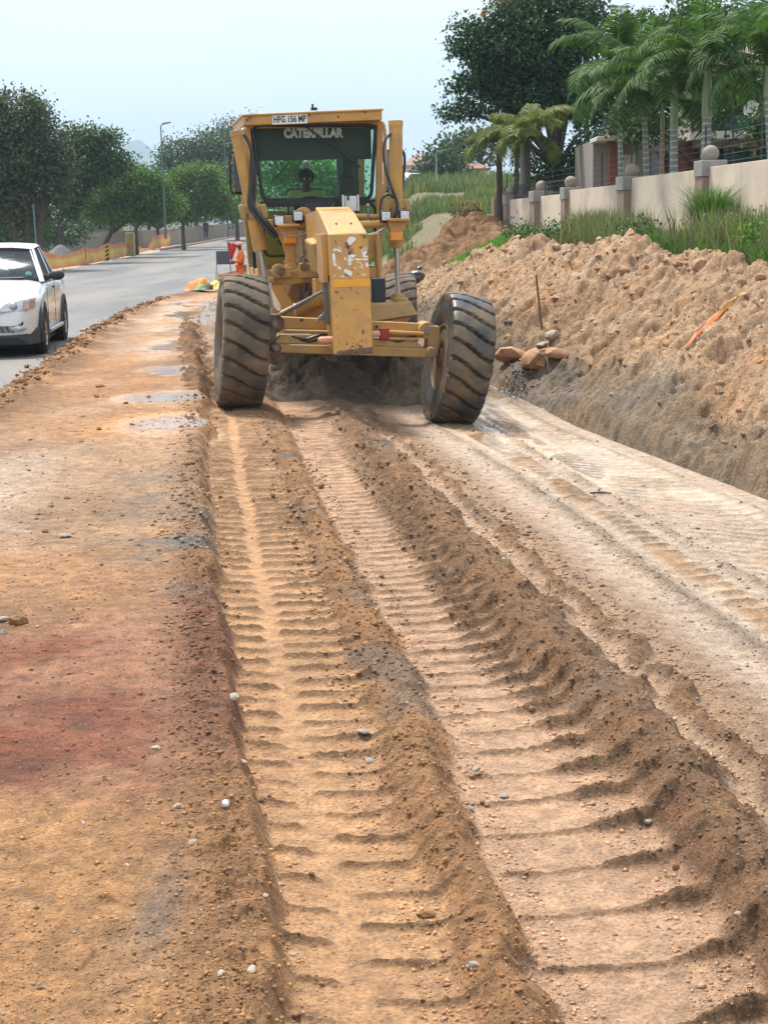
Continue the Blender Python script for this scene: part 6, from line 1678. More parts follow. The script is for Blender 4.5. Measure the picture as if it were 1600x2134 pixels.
# big dark tree behind the wall
y = 44.5
bl = [blob(1100, 95, y, 100, 80), blob(1175, 60, y, 80, 75), blob(1040, 140, y, 62, 55), blob(1010, 90, y, 55, 45), blob(1120, 190, y, 90, 55), blob(1195, 150, y, 70, 70), blob(1060, 205, y, 50, 34),
      blob(962, 178, y - .5, 24, 20), blob(948, 232, y - .6, 27, 17), blob(985, 225, y - .4, 32, 18), blob(965, 95, y, 24, 24), blob(1085, 25, y, 60, 40), blob(1228, 25, y, 32, 36), blob(1230, 235, y + .5, 50, 35), blob(970, 55, y, 25, 16), blob(1000, 170, y, 40, 28), blob(1150, 0, y, 60, 30)]
tree('mango_tree', 'large dark leafy tree with a thick trunk standing behind the garden wall', 'tree', (at(1162, 400, y).x, y, 1.3), bl, .19, 46000, .088, M_LDARK, clump=16, tone=(.45, 1.7), fork=.33, shell=.35, nb=20, droop=.45, seed=3, lean=(-.05, 0))
bl = [blob(1225, 330, 43, 60, 42), blob(1180, 370, 43.5, 40, 25), blob(1255, 290, 42, 40, 30), blob(1130, 350, 44, 45, 30), blob(1300, 200, 46, 70, 70), blob(1390, 120, 46, 90, 80), blob(1330, 60, 46.5, 50, 35)]
tree('dark_shrub', 'dark mass of shrubs behind the wall under the big tree and palms', 'shrub', (at(1235, 420, 43).x, 43, 1.3), bl, .06, 16000, .09, M_LDARK, clump=12, tone=(.5, 1.5), fork=.2, seed=5, nb=14)
bl = [blob(1075, 8, 50, 20, 26)]
tree('flowering_tree', 'treetop with yellow and orange flowers peeping above the dark tree', 'tree', (at(1075, 400, 50).x, 50, 1.3), [blob(1075, 4, 50, 18, 18)], .08, 700, .16, leafy('leaf_orange_flower', (.42, .20, .04), trans=.3), clump=8, tone=(.5, 1.5), fork=.9, seed=6, nb=2)
bl = [blob(1480, 215, 37, 60, 34), blob(1560, 180, 37, 50, 40), blob(1420, 130, 39, 60, 50), blob(1510, 60, 39, 60, 40), blob(1365, 260, 36.5, 50, 26), blob(1450, 40, 39, 50, 40), blob(1590, 265, 36, 40, 26), blob(1310, 255, 37, 36, 30)]
tree('garden_tree', 'bushy green tree filling the gaps between the palms before the house', 'tree', (at(1455, 400, 37.2).x, 37.2, 1.3), bl, .07, 11000, .10, M_LMID, clump=10, tone=(.5, 1.6), fork=.3, seed=41, nb=14, shell=.3)
# trees on the rise, right of the cab
tree('round_tree', 'dense round dark green tree on the rise beside the pale lamp post', 'tree', (at(918, 395, 112).x, 112, 3.9), [blob(922, 350, 112, 40, 40), blob(895, 372, 112, 22, 26), blob(945, 370, 112, 24, 30)], .16, 3800, .26, M_LDARK, tone=(.6, 1.6), seed=7)
tree('hill_tree', 'taller pale green tree behind the round tree, touching the sky', 'tree', (at(968, 380, 125).x, 125, 4.2), [blob(965, 300, 125, 38, 26), blob(950, 330, 125, 30, 30), blob(990, 320, 125, 26, 40), blob(1005, 290, 125, 20, 20)], .16, 2600, .30, M_LOLIVE, tone=(.5, 1.5), seed=8, clump=7, nb=12)

# ---- palms
def frond_mesh(name, L, drop, mat, nl=30, ll=.42, seed=0, stiff=.55, up=.9):
    rng = random.Random(seed)
    pts = []; ang = up
    p = Vector((0, 0, 0)); n = 14
    for i in range(n + 1):
        pts.append(p.copy()); t = i / n
        p = p + Vector((math.cos(ang), 0, math.sin(ang))) * (L / n); ang -= drop / n * (.5 + t)
    b = MB(); b.col = (.9, 1.0, .6, 1); b.tube(pts, [.022 * (1 - i / (n + 2)) + .004 for i in range(n + 1)], 4, caps=False)
    for i in range(nl):
        t = .14 + .86 * i / nl; f = t * n; k = min(int(f), n - 1); q = pts[k].lerp(pts[k + 1], f - k); tg = (pts[k + 1] - pts[k]).normalized()
        ln = ll * (math.sin(min(1, t * 1.15) * math.pi * .86) ** .6 * .9 + .14)
        for s in (-1, 1):
            sh = rng.uniform(.6, 1.35); b.col = (sh * .95, sh, sh * .9, 1)
            d = (tg * (.65 + rng.uniform(-.1, .1)) + Vector((0, s, rng.uniform(-.12, .18)))).normalized()
            m_ = q + d * ln * .5 - Vector((0, 0, .04 * ln)); e = q + d * ln - Vector((0, 0, stiff * ln * rng.uniform(.5, 1.1)))
            w = tg * (.020 + .012 * (1 - t))
            b.add([q - w * .5, q + w * .5, m_ + w, m_ - w], [(0, 1, 2, 3)]); b.add([m_ - w, m_ + w, e], [(0, 1, 2)])
    me = bpy.data.meshes.new(name); me.from_pydata([tuple(v) for v in b.v], [], b.f); me.materials.append(mat)
    a_ = me.attributes.new('Col', 'FLOAT_COLOR', 'POINT'); a_.data.foreach_set('color', np.array(b.cols, dtype=np.float32).ravel()); me.update()
    return me
FR = [frond_mesh('frond', 1.9, 1.5, M_PALM, 38, .46, 1, .55, .95), frond_mesh('frond', 1.9, 2.1, M_PALM, 38, .44, 2, .7, 1.05), frond_mesh('frond', 1.8, .9, M_PALM, 36, .44, 3, .4, 1.2)]
FRY = [frond_mesh('frond', 1.45, 2.3, M_PALMY, 30, .40, 4, .8, 1.0), frond_mesh('frond', 1.45, 1.6, M_PALMY, 30, .40, 5, .7, 1.1)]
def ringed(name, c0, c1):
    m, nt, b, out = _new(name)
    tcn = nt.nodes.new('ShaderNodeTexCoord'); sx = nt.nodes.new('ShaderNodeSeparateXYZ'); nt.links.new(tcn.outputs['Object'], sx.inputs[0])
    n = _noise(nt, 4, 3); ad = nt.nodes.new('ShaderNodeMath'); ad.operation = 'MULTIPLY_ADD'; nt.links.new(n.outputs['Fac'], ad.inputs[0]); ad.inputs[1].default_value = .1; nt.links.new(sx.outputs['Z'], ad.inputs[2])
    mu = nt.nodes.new('ShaderNodeMath'); mu.operation = 'MULTIPLY'; mu.inputs[1].default_value = 8.5; nt.links.new(ad.outputs[0], mu.inputs[0])
    fr = nt.nodes.new('ShaderNodeMath'); fr.operation = 'FRACT'; nt.links.new(mu.outputs[0], fr.inputs[0])
    r = _ramp(nt, fr.outputs[0], [(.0, c1), (.22, c1), (.3, c0), (1, c0)]); nt.links.new(r.outputs['Color'], b.inputs['Base Color']); b.inputs['Roughness'].default_value = .9
    return m
M_RING = ringed('ringed_trunk', (.20, .21, .18), (.42, .42, .40)); M_RINGB = ringed('ringed_trunk_brown', (.28, .17, .10), (.36, .27, .2))
M_SHAFT = paint('crownshaft', (.20, .24, .13), .5, var=.15)
def palm(label, ut, vt, ub, vb, y, fr, n, r=.085, scale=1.0, trunkm=None, shaft=.7, seed=0, grp='slender palms in the garden', skew=0, zb=1.4):
    a, c = at(ut, vt, y), at(ub, vb, y); a.z += 0
    t = thing('palm_tree', label, 'palm', (c.x, y, zb), 0, grp); rd = random.Random(seed)
    top = Vector((a.x - c.x, 0, a.z - zb))
    b = MB(); q = top - Vector((0, 0, shaft)); b.tube([(0, 0, -.2), (q.x * .4, 0, q.z * .5), q], [r * 1.2, r * .95, r * .85], 10); b.build('trunk', trunkm or M_RING, t)
    if shaft > .1: b = MB(); b.tube([q, q.lerp(top, .5), top], [r * 1.0, r * .9, r * .45], 10); b.build('crownshaft', M_SHAFT, t)
    for k in range(n):
        o = bpy.data.objects.new('frond', fr[k % len(fr)]); COL.objects.link(o); o.parent = t
        o.location = top - Vector((0, 0, .1 * rd.random()))
        az = k * 2.399 + rd.uniform(-.3, .3)
        o.rotation_euler = (rd.uniform(-.25, .25), rd.uniform(-.35, .95) + skew, az); s = scale * rd.uniform(.8, 1.12); o.scale = (s, s, s)
    return t
palm('tall palm with white ringed trunk and crown high above the stone ball', 1474, 128, 1466, 330, 29.5, FR, 16, .10, .98, seed=1, shaft=1.0)
palm('palm with thick pale ringed lower trunk left of the tallest palm', 1405, 165, 1404, 365, 31.0, FR, 14, .085, .92, seed=2, shaft=.95)
palm('palm with thin orange brown trunk between two pale trunks', 1380, 205, 1377, 365, 32.0, FR, 14, .05, 1.0, M_RINGB, seed=3, shaft=.6)
palm('palm with slim grey trunk standing left of the orange trunk', 1342, 165, 1351, 365, 33.0, FR, 14, .065, .92, seed=4, shaft=.7)
palm('feathery palm whose high fronds overlap the big dark tree', 1290, 150, 1295, 365, 34.5, FR, 16, .06, 1.0, seed=5, shaft=.6)
palm('palm with fronds hanging over the wall nearest the satellite dish', 1600, 130, 1615, 330, 28.0, FR, 17, .08, .95, seed=8, shaft=.6)
palm('yellowish feather palm round the grey pole behind the iron railing', 1098, 282, 1100, 395, 41.0, FRY, 22, .09, .95, M_BARK, .05, seed=9, grp='bushy palms at the end of the wall')
palm('bushy palm with drooping yellow green fronds at the far end of wall', 1040, 292, 1040, 400, 43.0, FRY, 22, .09, .85, M_BARK, .05, seed=10, grp='bushy palms at the end of the wall')

# ---- trees at the left of the road
def ltree(label, base_uv, y, bl, r, n, size, m, **k):
    q = at(base_uv[0], base_uv[1], y); z = float(ZR(y)) + .1
    return tree(k.pop('name', 'roadside_tree'), label, 'tree', (q.x, y, z), bl, r, n, size, m, **k)
y = 76
bl = [blob(30, 250, y, 70, 60), blob(-30, 260, y, 60, 80), blob(85, 290, y, 50, 60), blob(60, 340, y, 80, 60), blob(120, 340, y, 36, 46), blob(0, 340, y, 60, 60), blob(75, 225, y, 28, 26), blob(20, 410, y, 60, 45), blob(110, 395, y, 40, 30), blob(-40, 420, y, 60, 60), blob(60, 440, y + 1, 60, 40)]
ltree('tallest dark grey green tree with several trunks, above the pickup', (60, 505), y, bl, .16, 34000, .135, M_LOLIVE, tone=(.4, 1.45), clump=14, multi=3, fork=.35, nb=16, seed=21, shell=.3, warm=.25)
bl = [blob(175, 300, 88, 48, 36), blob(215, 290, 88, 30, 18), blob(190, 350, 88, 48, 40), blob(235, 340, 88, 40, 24), blob(150, 390, 88, 40, 34), blob(240, 283, 88, 14, 8), blob(140, 430, 88, 30, 30)]
ltree('dark green tree with forked trunk beside the tallest grey green tree', (128, 508), 88, bl, .17, 18000, .14, M_LMID, tone=(.45, 1.5), fork=.35, seed=22, shell=.35, nb=12)
bl = [blob(265, 395, 98, 72, 26), blob(235, 420, 98, 62, 22), blob(305, 420, 98, 40, 26), blob(275, 365, 98, 50, 20), blob(220, 445, 98, 46, 14), blob(310, 450, 98, 34, 16), blob(330, 395, 98, 22, 24), blob(250, 450, 98, 70, 18), blob(200, 425, 98, 40, 24), blob(300, 375, 98, 46, 22), blob(345, 430, 98, 40, 30), blob(240, 375, 98, 40, 24)]
ltree('bright green spreading umbrella tree with a leaning trunk behind the netting', (208, 512), 98, bl, .17, 30000, .13, M_LBRIGHT, tone=(.45, 1.5), fork=.32, lean=(.9, 0), name='umbrella_tree', seed=23, shell=.4, nb=11, droop=.05)
bl = [blob(300, 430, 106, 36, 24), blob(290, 400, 106, 40, 26)]
ltree('forked umbrella tree behind the yellow cabinet', (285, 515), 106, bl, .15, 6500, .13, M_LBRIGHT, tone=(.4, 1.2), fork=.35, name='umbrella_tree', seed=24, nb=6)
bl = [blob(400, 395, 118, 56, 26), blob(380, 372, 118, 38, 18), blob(440, 405, 118, 40, 24), blob(395, 428, 118, 60, 18), blob(355, 420, 118, 30, 26), blob(455, 425, 118, 28, 20), blob(425, 375, 118, 30, 16), blob(375, 446, 118, 46, 16), blob(462, 436, 118, 26, 14), blob(365, 395, 118, 34, 30), blob(410, 360, 118, 50, 16)]
ltree('round bright green umbrella tree behind the far walking person', (383, 505), 118, bl, .16, 27000, .15, M_LBRIGHT, tone=(.45, 1.5), fork=.35, name='umbrella_tree', seed=25, nb=10)
bl = [blob(372, 320, 165, 44, 30), blob(425, 310, 165, 46, 30), blob(470, 320, 165, 40, 34), blob(345, 345, 165, 26, 26), blob(410, 350, 165, 70, 30), blob(500, 340, 165, 40, 50)]
ltree('dark spreading tree with reddish tips behind the street lamp', (410, 490), 165, bl, .25, 12000, .24, M_LDARK, tone=(.6, 1.9), seed=26, nb=10, warm=.6)
bl = [blob(478, 268, 185, 34, 24), blob(500, 290, 185, 34, 34), blob(455, 285, 185, 24, 16), blob(520, 270, 185, 30, 26)]
ltree('tall thin crowned tree rising highest behind the grader cab', (490, 490), 185, bl, .22, 3600, .24, M_LOLIVE, tone=(.6, 1.5), seed=27, clump=6, nb=22, fork=.55, shell=.2)
bl = [blob(425, 275, 190, 24, 16), blob(440, 290, 190, 22, 16)]
ltree('nearly bare tree with fine grey twigs against the sky', (430, 490), 190, bl, .16, 160, .3, M_LOLIVE, barkm=M_BARKP, seed=28, clump=3, nb=26, fork=.62)
bl = [blob(475, 415, 150, 26, 40), blob(500, 400, 150, 30, 60), blob(480, 360, 150, 30, 24)]
ltree('dark trees standing close behind the left grader mirror', (495, 490), 150, bl, .2, 6500, .22, M_LMID, tone=(.45, 1.3), seed=29)
bl = [blob(40, 470, 84, 70, 34), blob(130, 485, 92, 50, 22), blob(-20, 470, 80, 50, 40), blob(85, 480, 95, 50, 30)]
ltree('dark hedge of shrubs beneath the trees at the left edge', (60, 512), 86, bl, .06, 9000, .15, M_LDARK, tone=(.6, 1.7), name='hedge', seed=30, fork=.2)
# trees behind the grader (seen through its cab), across the road
bl = [blob(580, 330, 96, 60, 50), blob(650, 350, 96, 60, 50), blob(700, 375, 96, 50, 40), blob(600, 400, 96, 80, 40), blob(680, 420, 96, 60, 40), blob(560, 290, 96, 40, 30)]
q = at(620, 480, 96); tree('roadside_tree', 'green tree seen only through the grader cab windows', 'tree', (q.x, 96, 1.0), bl, .2, 9000, .2, M_LBRIGHT, tone=(.9, 2.4), seed=31)

bl = [blob(u_, v_, 128, ru, rv) for u_, v_, ru, rv in ((190, 440, 50, 34), (240, 415, 50, 30), (300, 425, 50, 34), (350, 415, 40, 40), (410, 425, 50, 34), (470, 420, 40, 40), (330, 390, 50, 26), (440, 385, 40, 26))]
ltree('continuous dark green belt of trees behind the umbrella trees', (330, 500), 132, bl, .15, 15000, .2, M_LMID, tone=(.4, 1.4), seed=35, fork=.3, nb=16, name='tree_belt')
# ---- grass
def blades(P, h, w, rng, tone=(.6, 1.45), dry=.25, lean=.35, hue=None):
    N = len(P); a = rng.random(N) * 2 * math.pi; H = h * (.5 + .9 * rng.random(N)); ln = lean * rng.random(N) * H
    d = np.stack([np.cos(a), np.sin(a), np.zeros(N)], 1); a2 = rng.random(N) * math.pi
    s = np.stack([np.cos(a2), np.sin(a2), np.zeros(N)], 1) * (w * (.6 + .8 * rng.random(N)))[:, None]
    up = np.zeros((N, 3)); up[:, 2] = H
    m_ = P + up * .55 + d * (ln * .35)[:, None]; e = P + up * 1.0 + d * (ln * 1.25)[:, None]; e[:, 2] -= ln * .25
    V = np.stack([P - s, P + s, m_ + s * .8, m_ - s * .8, e], 1).reshape(-1, 3)
    i = np.arange(N)[:, None] * 5
    F = np.concatenate([i + np.array([[0, 1, 2]]), i + np.array([[0, 2, 3]]), i + np.array([[3, 2, 4]])], 0)
    t = tone[0] + (tone[1] - tone[0]) * rng.random(N); dr = (rng.random(N) < dry)
    c = np.stack([t * np.where(dr, 1.9, 1), t * np.where(dr, 1.4, 1), t * np.where(dr, 1.5, 1)], 1)
    if hue is not None: c = c * hue
    return V, F, np.repeat(c, 5, 0)
rng = np.random.default_rng(77)
VV, FF, CC = [], [], []; off_ = 0
def addb(P, *a, **k):
    global off_
    V, F, C = blades(P, *a, **k); VV.append(V); FF.append(F + off_); CC.append(C); off_ += len(V)
def on(zf, x, y): return np.stack([x, y, zf(x, y) - .03], 1)
# hillside behind
N = 42000; yy = 44 + 70 * rng.random(N) ** 1.35; xx = cv('I', yy) + 1.2 + rng.random(N) * (7 + (yy - 44) * .22)
keep = fbm(xx * .35, yy * .2, 3, 501) > -.08; xx, yy = xx[keep], yy[keep]
big_ = fbm(xx * .5, yy * .3, 3, 502)
P = on(bank, xx, yy); sc_ = np.clip(yy / 50, .9, 2.0)
addb(P, .36 * sc_, .020 * sc_, rng, dry=.28, hue=np.stack([.75 + .5 * sstep(-.2, .4, big_), .85 + .25 * sstep(-.4, .3, big_), .9 + 0 * big_], 1))
# fresh strip between the heap and the mound
N = 9000; yy = 35.6 + 4.2 * rng.random(N); xx = cv('I', yy) + .55 + 2.9 * rng.random(N)
P = on(bank, xx, yy); addb(P, .17, .014, rng, dry=.03, hue=np.array([[.75, 1.45, .45]]), tone=(1.0, 1.9))
# bank under the wall
N = 26000; yy = 35.0 - 18.5 * rng.random(N); kx = cv('K', yy); wx = WA.x + (WB.x - WA.x) * ((yy - WA.y) / (WB.y - WA.y))
xx = kx + .30 + (wx - kx - .35) * rng.random(N) ** .8
ok = (xx < wx - .1) & (spills(xx, yy) < .16) & (fbm(xx * 1.3, yy * 1.3, 3, 503) > -.22); xx, yy = xx[ok], yy[ok]
zf = lambda x, y: np.maximum(bank(x, y), heap_fn(x, y)[0])
P = on(zf, xx, yy); addb(P, .29 + .30 * (fbm(xx * .9, yy * .9, 3, 504) > .08), .011, rng, dry=.4)
# weeds hanging on the crest at the right
N = 15000; yy = 22.5 - 9.5 * rng.random(N); xx = cv('K', yy) + .30 + 2.4 * rng.random(N) ** 1.2
P = on(zf, xx, yy); addb(P, .26, .012, rng, dry=.12, hue=np.array([[.7, 1.1, .6]]), lean=.8)
grass = np_mesh('grass', np.concatenate(VV), np.concatenate(FF), M_GRASS, np.concatenate(CC), smooth=False)
tag(grass, kind='stuff')
# leafy creeping weeds on the bank at the right edge
bl = [(5.0 + .35 * k % 1.2, 15.5 + k * .95, 1.42 + .05 * (k % 3), .8, .7, .24) for k in range(8)]
V, F, C = leaves(bl, 14000, 10, .05, (.6, 1.6), .1, .2, np.random.default_rng(9))
o = np_mesh('creeping_weeds', V, F, M_LBRIGHT, C, smooth=False); tag(o, kind='stuff')
bl = [(float(cv('K', yv)) + .8 + .25 * math.sin(k * 1.7), yv, 1.56, .4, .5, .2) for k, yv in enumerate(np.linspace(24.5, 33, 9)) if k in (0, 5, 6)]
V, F, C = leaves(bl, 1500, 7, .05, (.5, 1.5), .1, .2, np.random.default_rng(10))
o = np_mesh('low_shrubbery', V, F, M_LMID, C, smooth=False); tag(o, kind='stuff')
# tall reed tuft
q = at(1482, 455, 25.2); zt = float(zf(np.array([[q.x]]), np.array([[25.2]]))[0, 0])
N = 900; r = .55 * rng.random(N) ** .7; a = rng.random(N) * 6.283
t = thing('reed_clump', 'tall arching clump of green reeds against the cream wall', 'grass clump', (q.x, 25.2, zt - .03))
H_ = 1.30 * (.6 + .5 * rng.random(N)); ln = (.25 + .75 * rng.random(N)) * .62; dx = np.cos(a); dy = np.sin(a)
P0 = np.stack([dx * r * .45, dy * r * .45, np.zeros(N)], 1); d = np.stack([dx, dy, np.zeros(N)], 1); s = np.stack([-dy, dx, np.zeros(N)], 1) * .011
Vs = []
for tt_ in (0, .4, .75, 1.0):
    c_ = P0 + d * (ln * tt_ ** 2)[:, None]; c_[:, 2] += H_ * (tt_ - .25 * tt_ ** 3); Vs.append(c_ - s * (1 - tt_ * .85)); Vs.append(c_ + s * (1 - tt_ * .85))
V = np.stack(Vs, 1).reshape(-1, 3); i = np.arange(N)[:, None] * 8
F = np.concatenate([i + np.array([[k, k + 1, k + 3, k + 2]]) for k in (0, 2, 4)], 0)
tn = np.repeat((.6 + .9 * rng.random(N)), 8)[:, None] * np.array([[.65, 1.0, .55]])
np_mesh('blades', V, F, M_GRASS, tn, smooth=False, parent=t)
# brown dry weeds on the slope
q = at(972, 452, 44.5); t = thing('dry_weeds', 'stand of tall brown dry weed stems on the grassy slope', 'weeds', (q.x, 44.5, float(bank(np.array([q.x]), np.array([44.5]))[0]) - .05))
b = MB(); rd = random.Random(3)
for k in range(26):
    x, yv = rd.uniform(-.35, .35), rd.uniform(-.3, .3); h = rd.uniform(.6, 1.15); b.tube([(x, yv, 0), (x + rd.uniform(-.06, .06), yv, h * .6), (x + rd.uniform(-.15, .15), yv, h)], [.012, .010, .003], 4)
b.build('stems', paint('dry_stem', (.17, .085, .05), .9), t)
V, F, C = leaves([(0, 0, .65, .32, .28, .38)], 500, 4, .09, (.5, 1.4), .3, .1, np.random.default_rng(4)); np_mesh('seed_heads', V, F, M_DRY, C, smooth=False, parent=t)
# ------------------------------------------------------------------ stones, clods and loose crumbs
ICO_V = []; ph_ = (1 + 5 ** .5) / 2
for a in (-1, 1):
    for b_ in (-ph_, ph_): ICO_V += [(0, a, b_), (a, b_, 0), (b_, 0, a)]
ICO_V = np.array(ICO_V, float); ICO_V /= np.linalg.norm(ICO_V[0])
def _ico_faces():
    F = []
    n = 12
    for i in range(n):
        for j in range(i + 1, n):
            for k in range(j + 1, n):
                p, q, r = ICO_V[i], ICO_V[j], ICO_V[k]
                if max(np.linalg.norm(p - q), np.linalg.norm(q - r), np.linalg.norm(p - r)) < 1.2:
                    F.append((i, j, k) if np.dot(np.cross(q - p, r - p), p) > 0 else (i, k, j))
    return np.array(F)
ICO_F = _ico_faces()
OCT_V = np.array([(1, 0, 0), (-1, 0, 0), (0, 1, 0), (0, -1, 0), (0, 0, 1), (0, 0, -1)], float)
OCT_F = np.array([(0, 2, 4), (2, 1, 4), (1, 3, 4), (3, 0, 4), (2, 0, 5), (1, 2, 5), (3, 1, 5), (0, 3, 5)])
def crumbs(name, P, size, cols, mat, rng, base=(OCT_V, OCT_F), flat=.7):
    bv, bf = base; N = len(P); nv = len(bv)
    V = bv[None] * (1 + .32 * rng.normal(size=(N, nv, 1)).clip(-1.6, 1.6)) * (.7 + .6 * rng.random((N, 1, 3)))
    a, t = rng.random(N) * 6.283, rng.random(N) * .9
    ca, sa, ct, st = np.cos(a), np.sin(a), np.cos(t), np.sin(t)
    Z0 = np.zeros(N); Rm = np.stack([np.stack([ca, -sa * ct, sa * st], -1), np.stack([sa, ca * ct, -ca * st], -1), np.stack([Z0, st, ct], -1)], 1)
    V = np.einsum('nij,nkj->nki', Rm, V); V[..., 2] *= flat
    V = V * size[:, None, None] + P[:, None, :]
    F = (np.arange(N)[:, None, None] * nv + bf[None]).reshape(-1, 3)
    C = np.repeat(cols, nv, 0)
    o = np_mesh(name, V.reshape(-1, 3), F, mat, C, smooth=False)
    return tag(o, kind='stuff')
M_CRUMB = soil('crumb_soil', 60, .35, speck=.05)
rng = np.random.default_rng(2024)
SOILPAL = np.array([SOILC['brown'] * 1.15, SOILC['loose'], SOILC['loose'] * 1.15, SOILC['loose'] * .9, SOILC['brown'] * 1.3, SOILC['tan'] * .9])
STONEPAL = np.array([(.30, .27, .23), (.20, .185, .165), (.42, .37, .31), (.15, .14, .13), (.34, .24, .15), (.50, .46, .41)])
def pick(pal, n, var=.2): return pal[rng.integers(0, len(pal), n)] * (1 + var * rng.normal(size=(n, 1))).clip(.5, 1.6)
def invy(n, y0, y1, p=1.0):
    u_ = rng.random(n); return 1 / (1 / y0 + (1 / y1 - 1 / y0) * u_ ** p)     # denser close by
def G(x, y): return ground_fn(x, y)[0]
# on the two ridges and along the bench edge
n = 26000; y = invy(n, 2.6, 15.5); w = rng.random(n)
Cc_, Dd_, Ee_, Ff_, Bb_ = cv('C', y), cv('D', y), cv('E', y), cv('F', y), cv('B', y)
which = rng.random(n)
x = np.where(which < .30, Cc_ - .05 + (Dd_ - Cc_ + .12) * rng.random(n), np.where(which < .78, Ee_ - .10 + (Ff_ - Ee_ + .22) * rng.random(n), Bb_ - .13 + .10 * rng.normal(size=n)))
size = (.0030 + .009 * rng.random(n) ** 5) * np.clip(y / 5, .75, 1.9)
P = np.stack([x, y, G(x, y) + size * .25], 1)
def local(x, y, lo=.7, hi=1.2): return np.hstack([ground_fn(x, y)[1] * (lo + (hi - lo) * rng.random((len(x), 1))), np.ones((len(x), 1))])
crumbs('loose_crumbs', P, size, local(x, y), M_CRUMB, rng)
# gritty trails on the pale strip and crumbs swept over the floors
n = 4000; y = invy(n, 3.2, 15.5); k = rng.random(n)
x = np.where(k < .35, cv('G', y) + .08 * rng.normal(size=n), np.where(k < .65, cv('Hh', y) + .07 * rng.normal(size=n), np.where(k < .8, cv('F', y) + .1 + .12 * rng.normal(size=n), cv('B', y) + (cv('I', y) - cv('B', y)) * rng.random(n))))
size = (.003 + .006 * rng.random(n) ** 4) * np.clip(y / 5, .7, 1.9)
crumbs('trail_grit', np.stack([x, y, G(x, y) + size * .2], 1), size, local(x, y, .5, .95), M_CRUMB, rng)
# bench gravel
n = 11000; y = invy(n, 2.5, 16); x = cv('B', y) - .12 - rng.random(n) * (.27 * y + .25)
size = (.0028 + .006 * rng.random(n) ** 5) * np.clip(y / 5, .8, 1.7)
pal = np.vstack([SOILPAL, SOILPAL, STONEPAL[[0, 1, 4]]]); c_ = pick(pal, n)
ok = x > cv('A', y) - .2
crumbs('bench_gravel', np.stack([x, y, G(x, y) + size * .15], 1)[ok], size[ok], np.where((rng.random((n, 1)) < .75), local(x, y, .65, 1.2), np.hstack([c_, np.ones((n, 1))]))[ok], M_CRUMB, rng)
# crumbs spilled along the asphalt edge
n = 2200; y = 13 + 27 * rng.random(n) ** 1.2; x = cv('A', y) + .12 * rng.normal(size=n) + .02
size = (.008 + .032 * rng.random(n) ** 4) * np.clip(y / 18, .8, 1.4)
crumbs('edge_crumbs', np.stack([x, y, np.maximum(G(x, y), 0) + size * .3], 1), size, np.hstack([pick(SOILPAL, n), np.ones((n, 1))]), M_CRUMB, rng)
# lumps on the spoil heap
n = 4500; y = 9.5 + 28 * rng.random(n); t = rng.random(n) ** .8; x = cv('I', y) + .15 + (cv('K', y) + .3 - cv('I', y)) * t
size = (.008 + .040 * rng.random(n) ** 6) * np.clip(y / 17, .75, 1.4)
hc_ = np.array([SOILC['heap'], SOILC['heap'] * .85, SOILC['heap'] * 1.1, SOILC['orange'] * .9, SOILC['loose'], (.40, .30, .21)])
c_ = pick(hc_, n, .12); lowm = (t < .22)[:, None]; c_ = np.where(lowm & (rng.random((n, 1)) < .8), pick(np.array([SOILC['mud'], SOILC['grey'], SOILC['brown']]), n), c_)
crumbs('heap_lumps', np.stack([x, y, heap_fn(x, y)[0] + size * .2], 1), size, np.hstack([c_, np.ones((n, 1))]), M_CRUMB, rng, (ICO_V, ICO_F))

# ---- single stones and clods
def rock_mesh(name, seed, mat, flat=.7, rough=.22, sub=1):
    bm = bmesh.new(); bmesh.ops.create_icosphere(bm, subdivisions=sub + 1, radius=1)
    r = np.random.default_rng(seed); off = r.random(3) * 50; sx = .75 + .5 * r.random(3)
    for v in bm.verts:
        p = np.array(v.co); f = 1 + rough * 1.5 * (float(fbm(np.array([p[0] * 1.3 + off[0] + p[2]]), np.array([p[1] * 1.3 + off[1] - p[2] * .7]), 3, seed)[0])) + rough * .25 * r.normal()
        v.co = Vector((p[0] * f * sx[0], p[1] * f * sx[1], p[2] * f * flat * sx[2]))
    me = bpy.data.meshes.new(name); bm.to_mesh(me); bm.free(); me.materials.append(mat); me.shade_smooth(); me.set_sharp_from_angle(angle=R(32))
    return me
M_CLOD = paint('clod_brown', tuple(SOILC['brown'] * 1.0), .95, var=.3, vscale=4, dirt=tuple(SOILC['loose']), dirt_amt=.8, dscale=3, bump=.5, bscale=9)
M_CLODT = paint('clod_tan', tuple(SOILC['heap'] * .95), .95, var=.2, vscale=3, dirt=tuple(SOILC['loose']), dirt_amt=.6, dscale=2, bump=.5, bscale=9)
M_STONE = paint('grey_stone', (.26, .24, .21), .85, var=.2, vscale=3, dirt=(.33, .22, .13), dirt_amt=.6, dscale=2, bump=.2, bscale=8)
M_STONEW = paint('pale_stone', (.33, .285, .23), .8, var=.15, vscale=3, dirt=(.4, .28, .17), dirt_amt=.5, dscale=2, bump=.2, bscale=8)
M_STONER = paint('rust_stone', (.33, .17, .09), .85, var=.25, vscale=2, dirt=(.45, .28, .15), dirt_amt=.6, dscale=1.5, bump=.25, bscale=6)
CL = [rock_mesh('clod', 20 + k, M_CLOD, .65, .30) for k in range(4)]; CT = [rock_mesh('clod', 30 + k, M_CLODT, .75, .30) for k in range(4)]
ST = [rock_mesh('stone', 40 + k, M_STONE, .6, .2) for k in range(4)]; SW = [rock_mesh('stone', 50 + k, M_STONEW, .6, .2) for k in range(3)]; SRr = [rock_mesh('boulder', 60 + k, M_STONER, .7, .30, 1) for k in range(3)]
rk = random.Random(99)
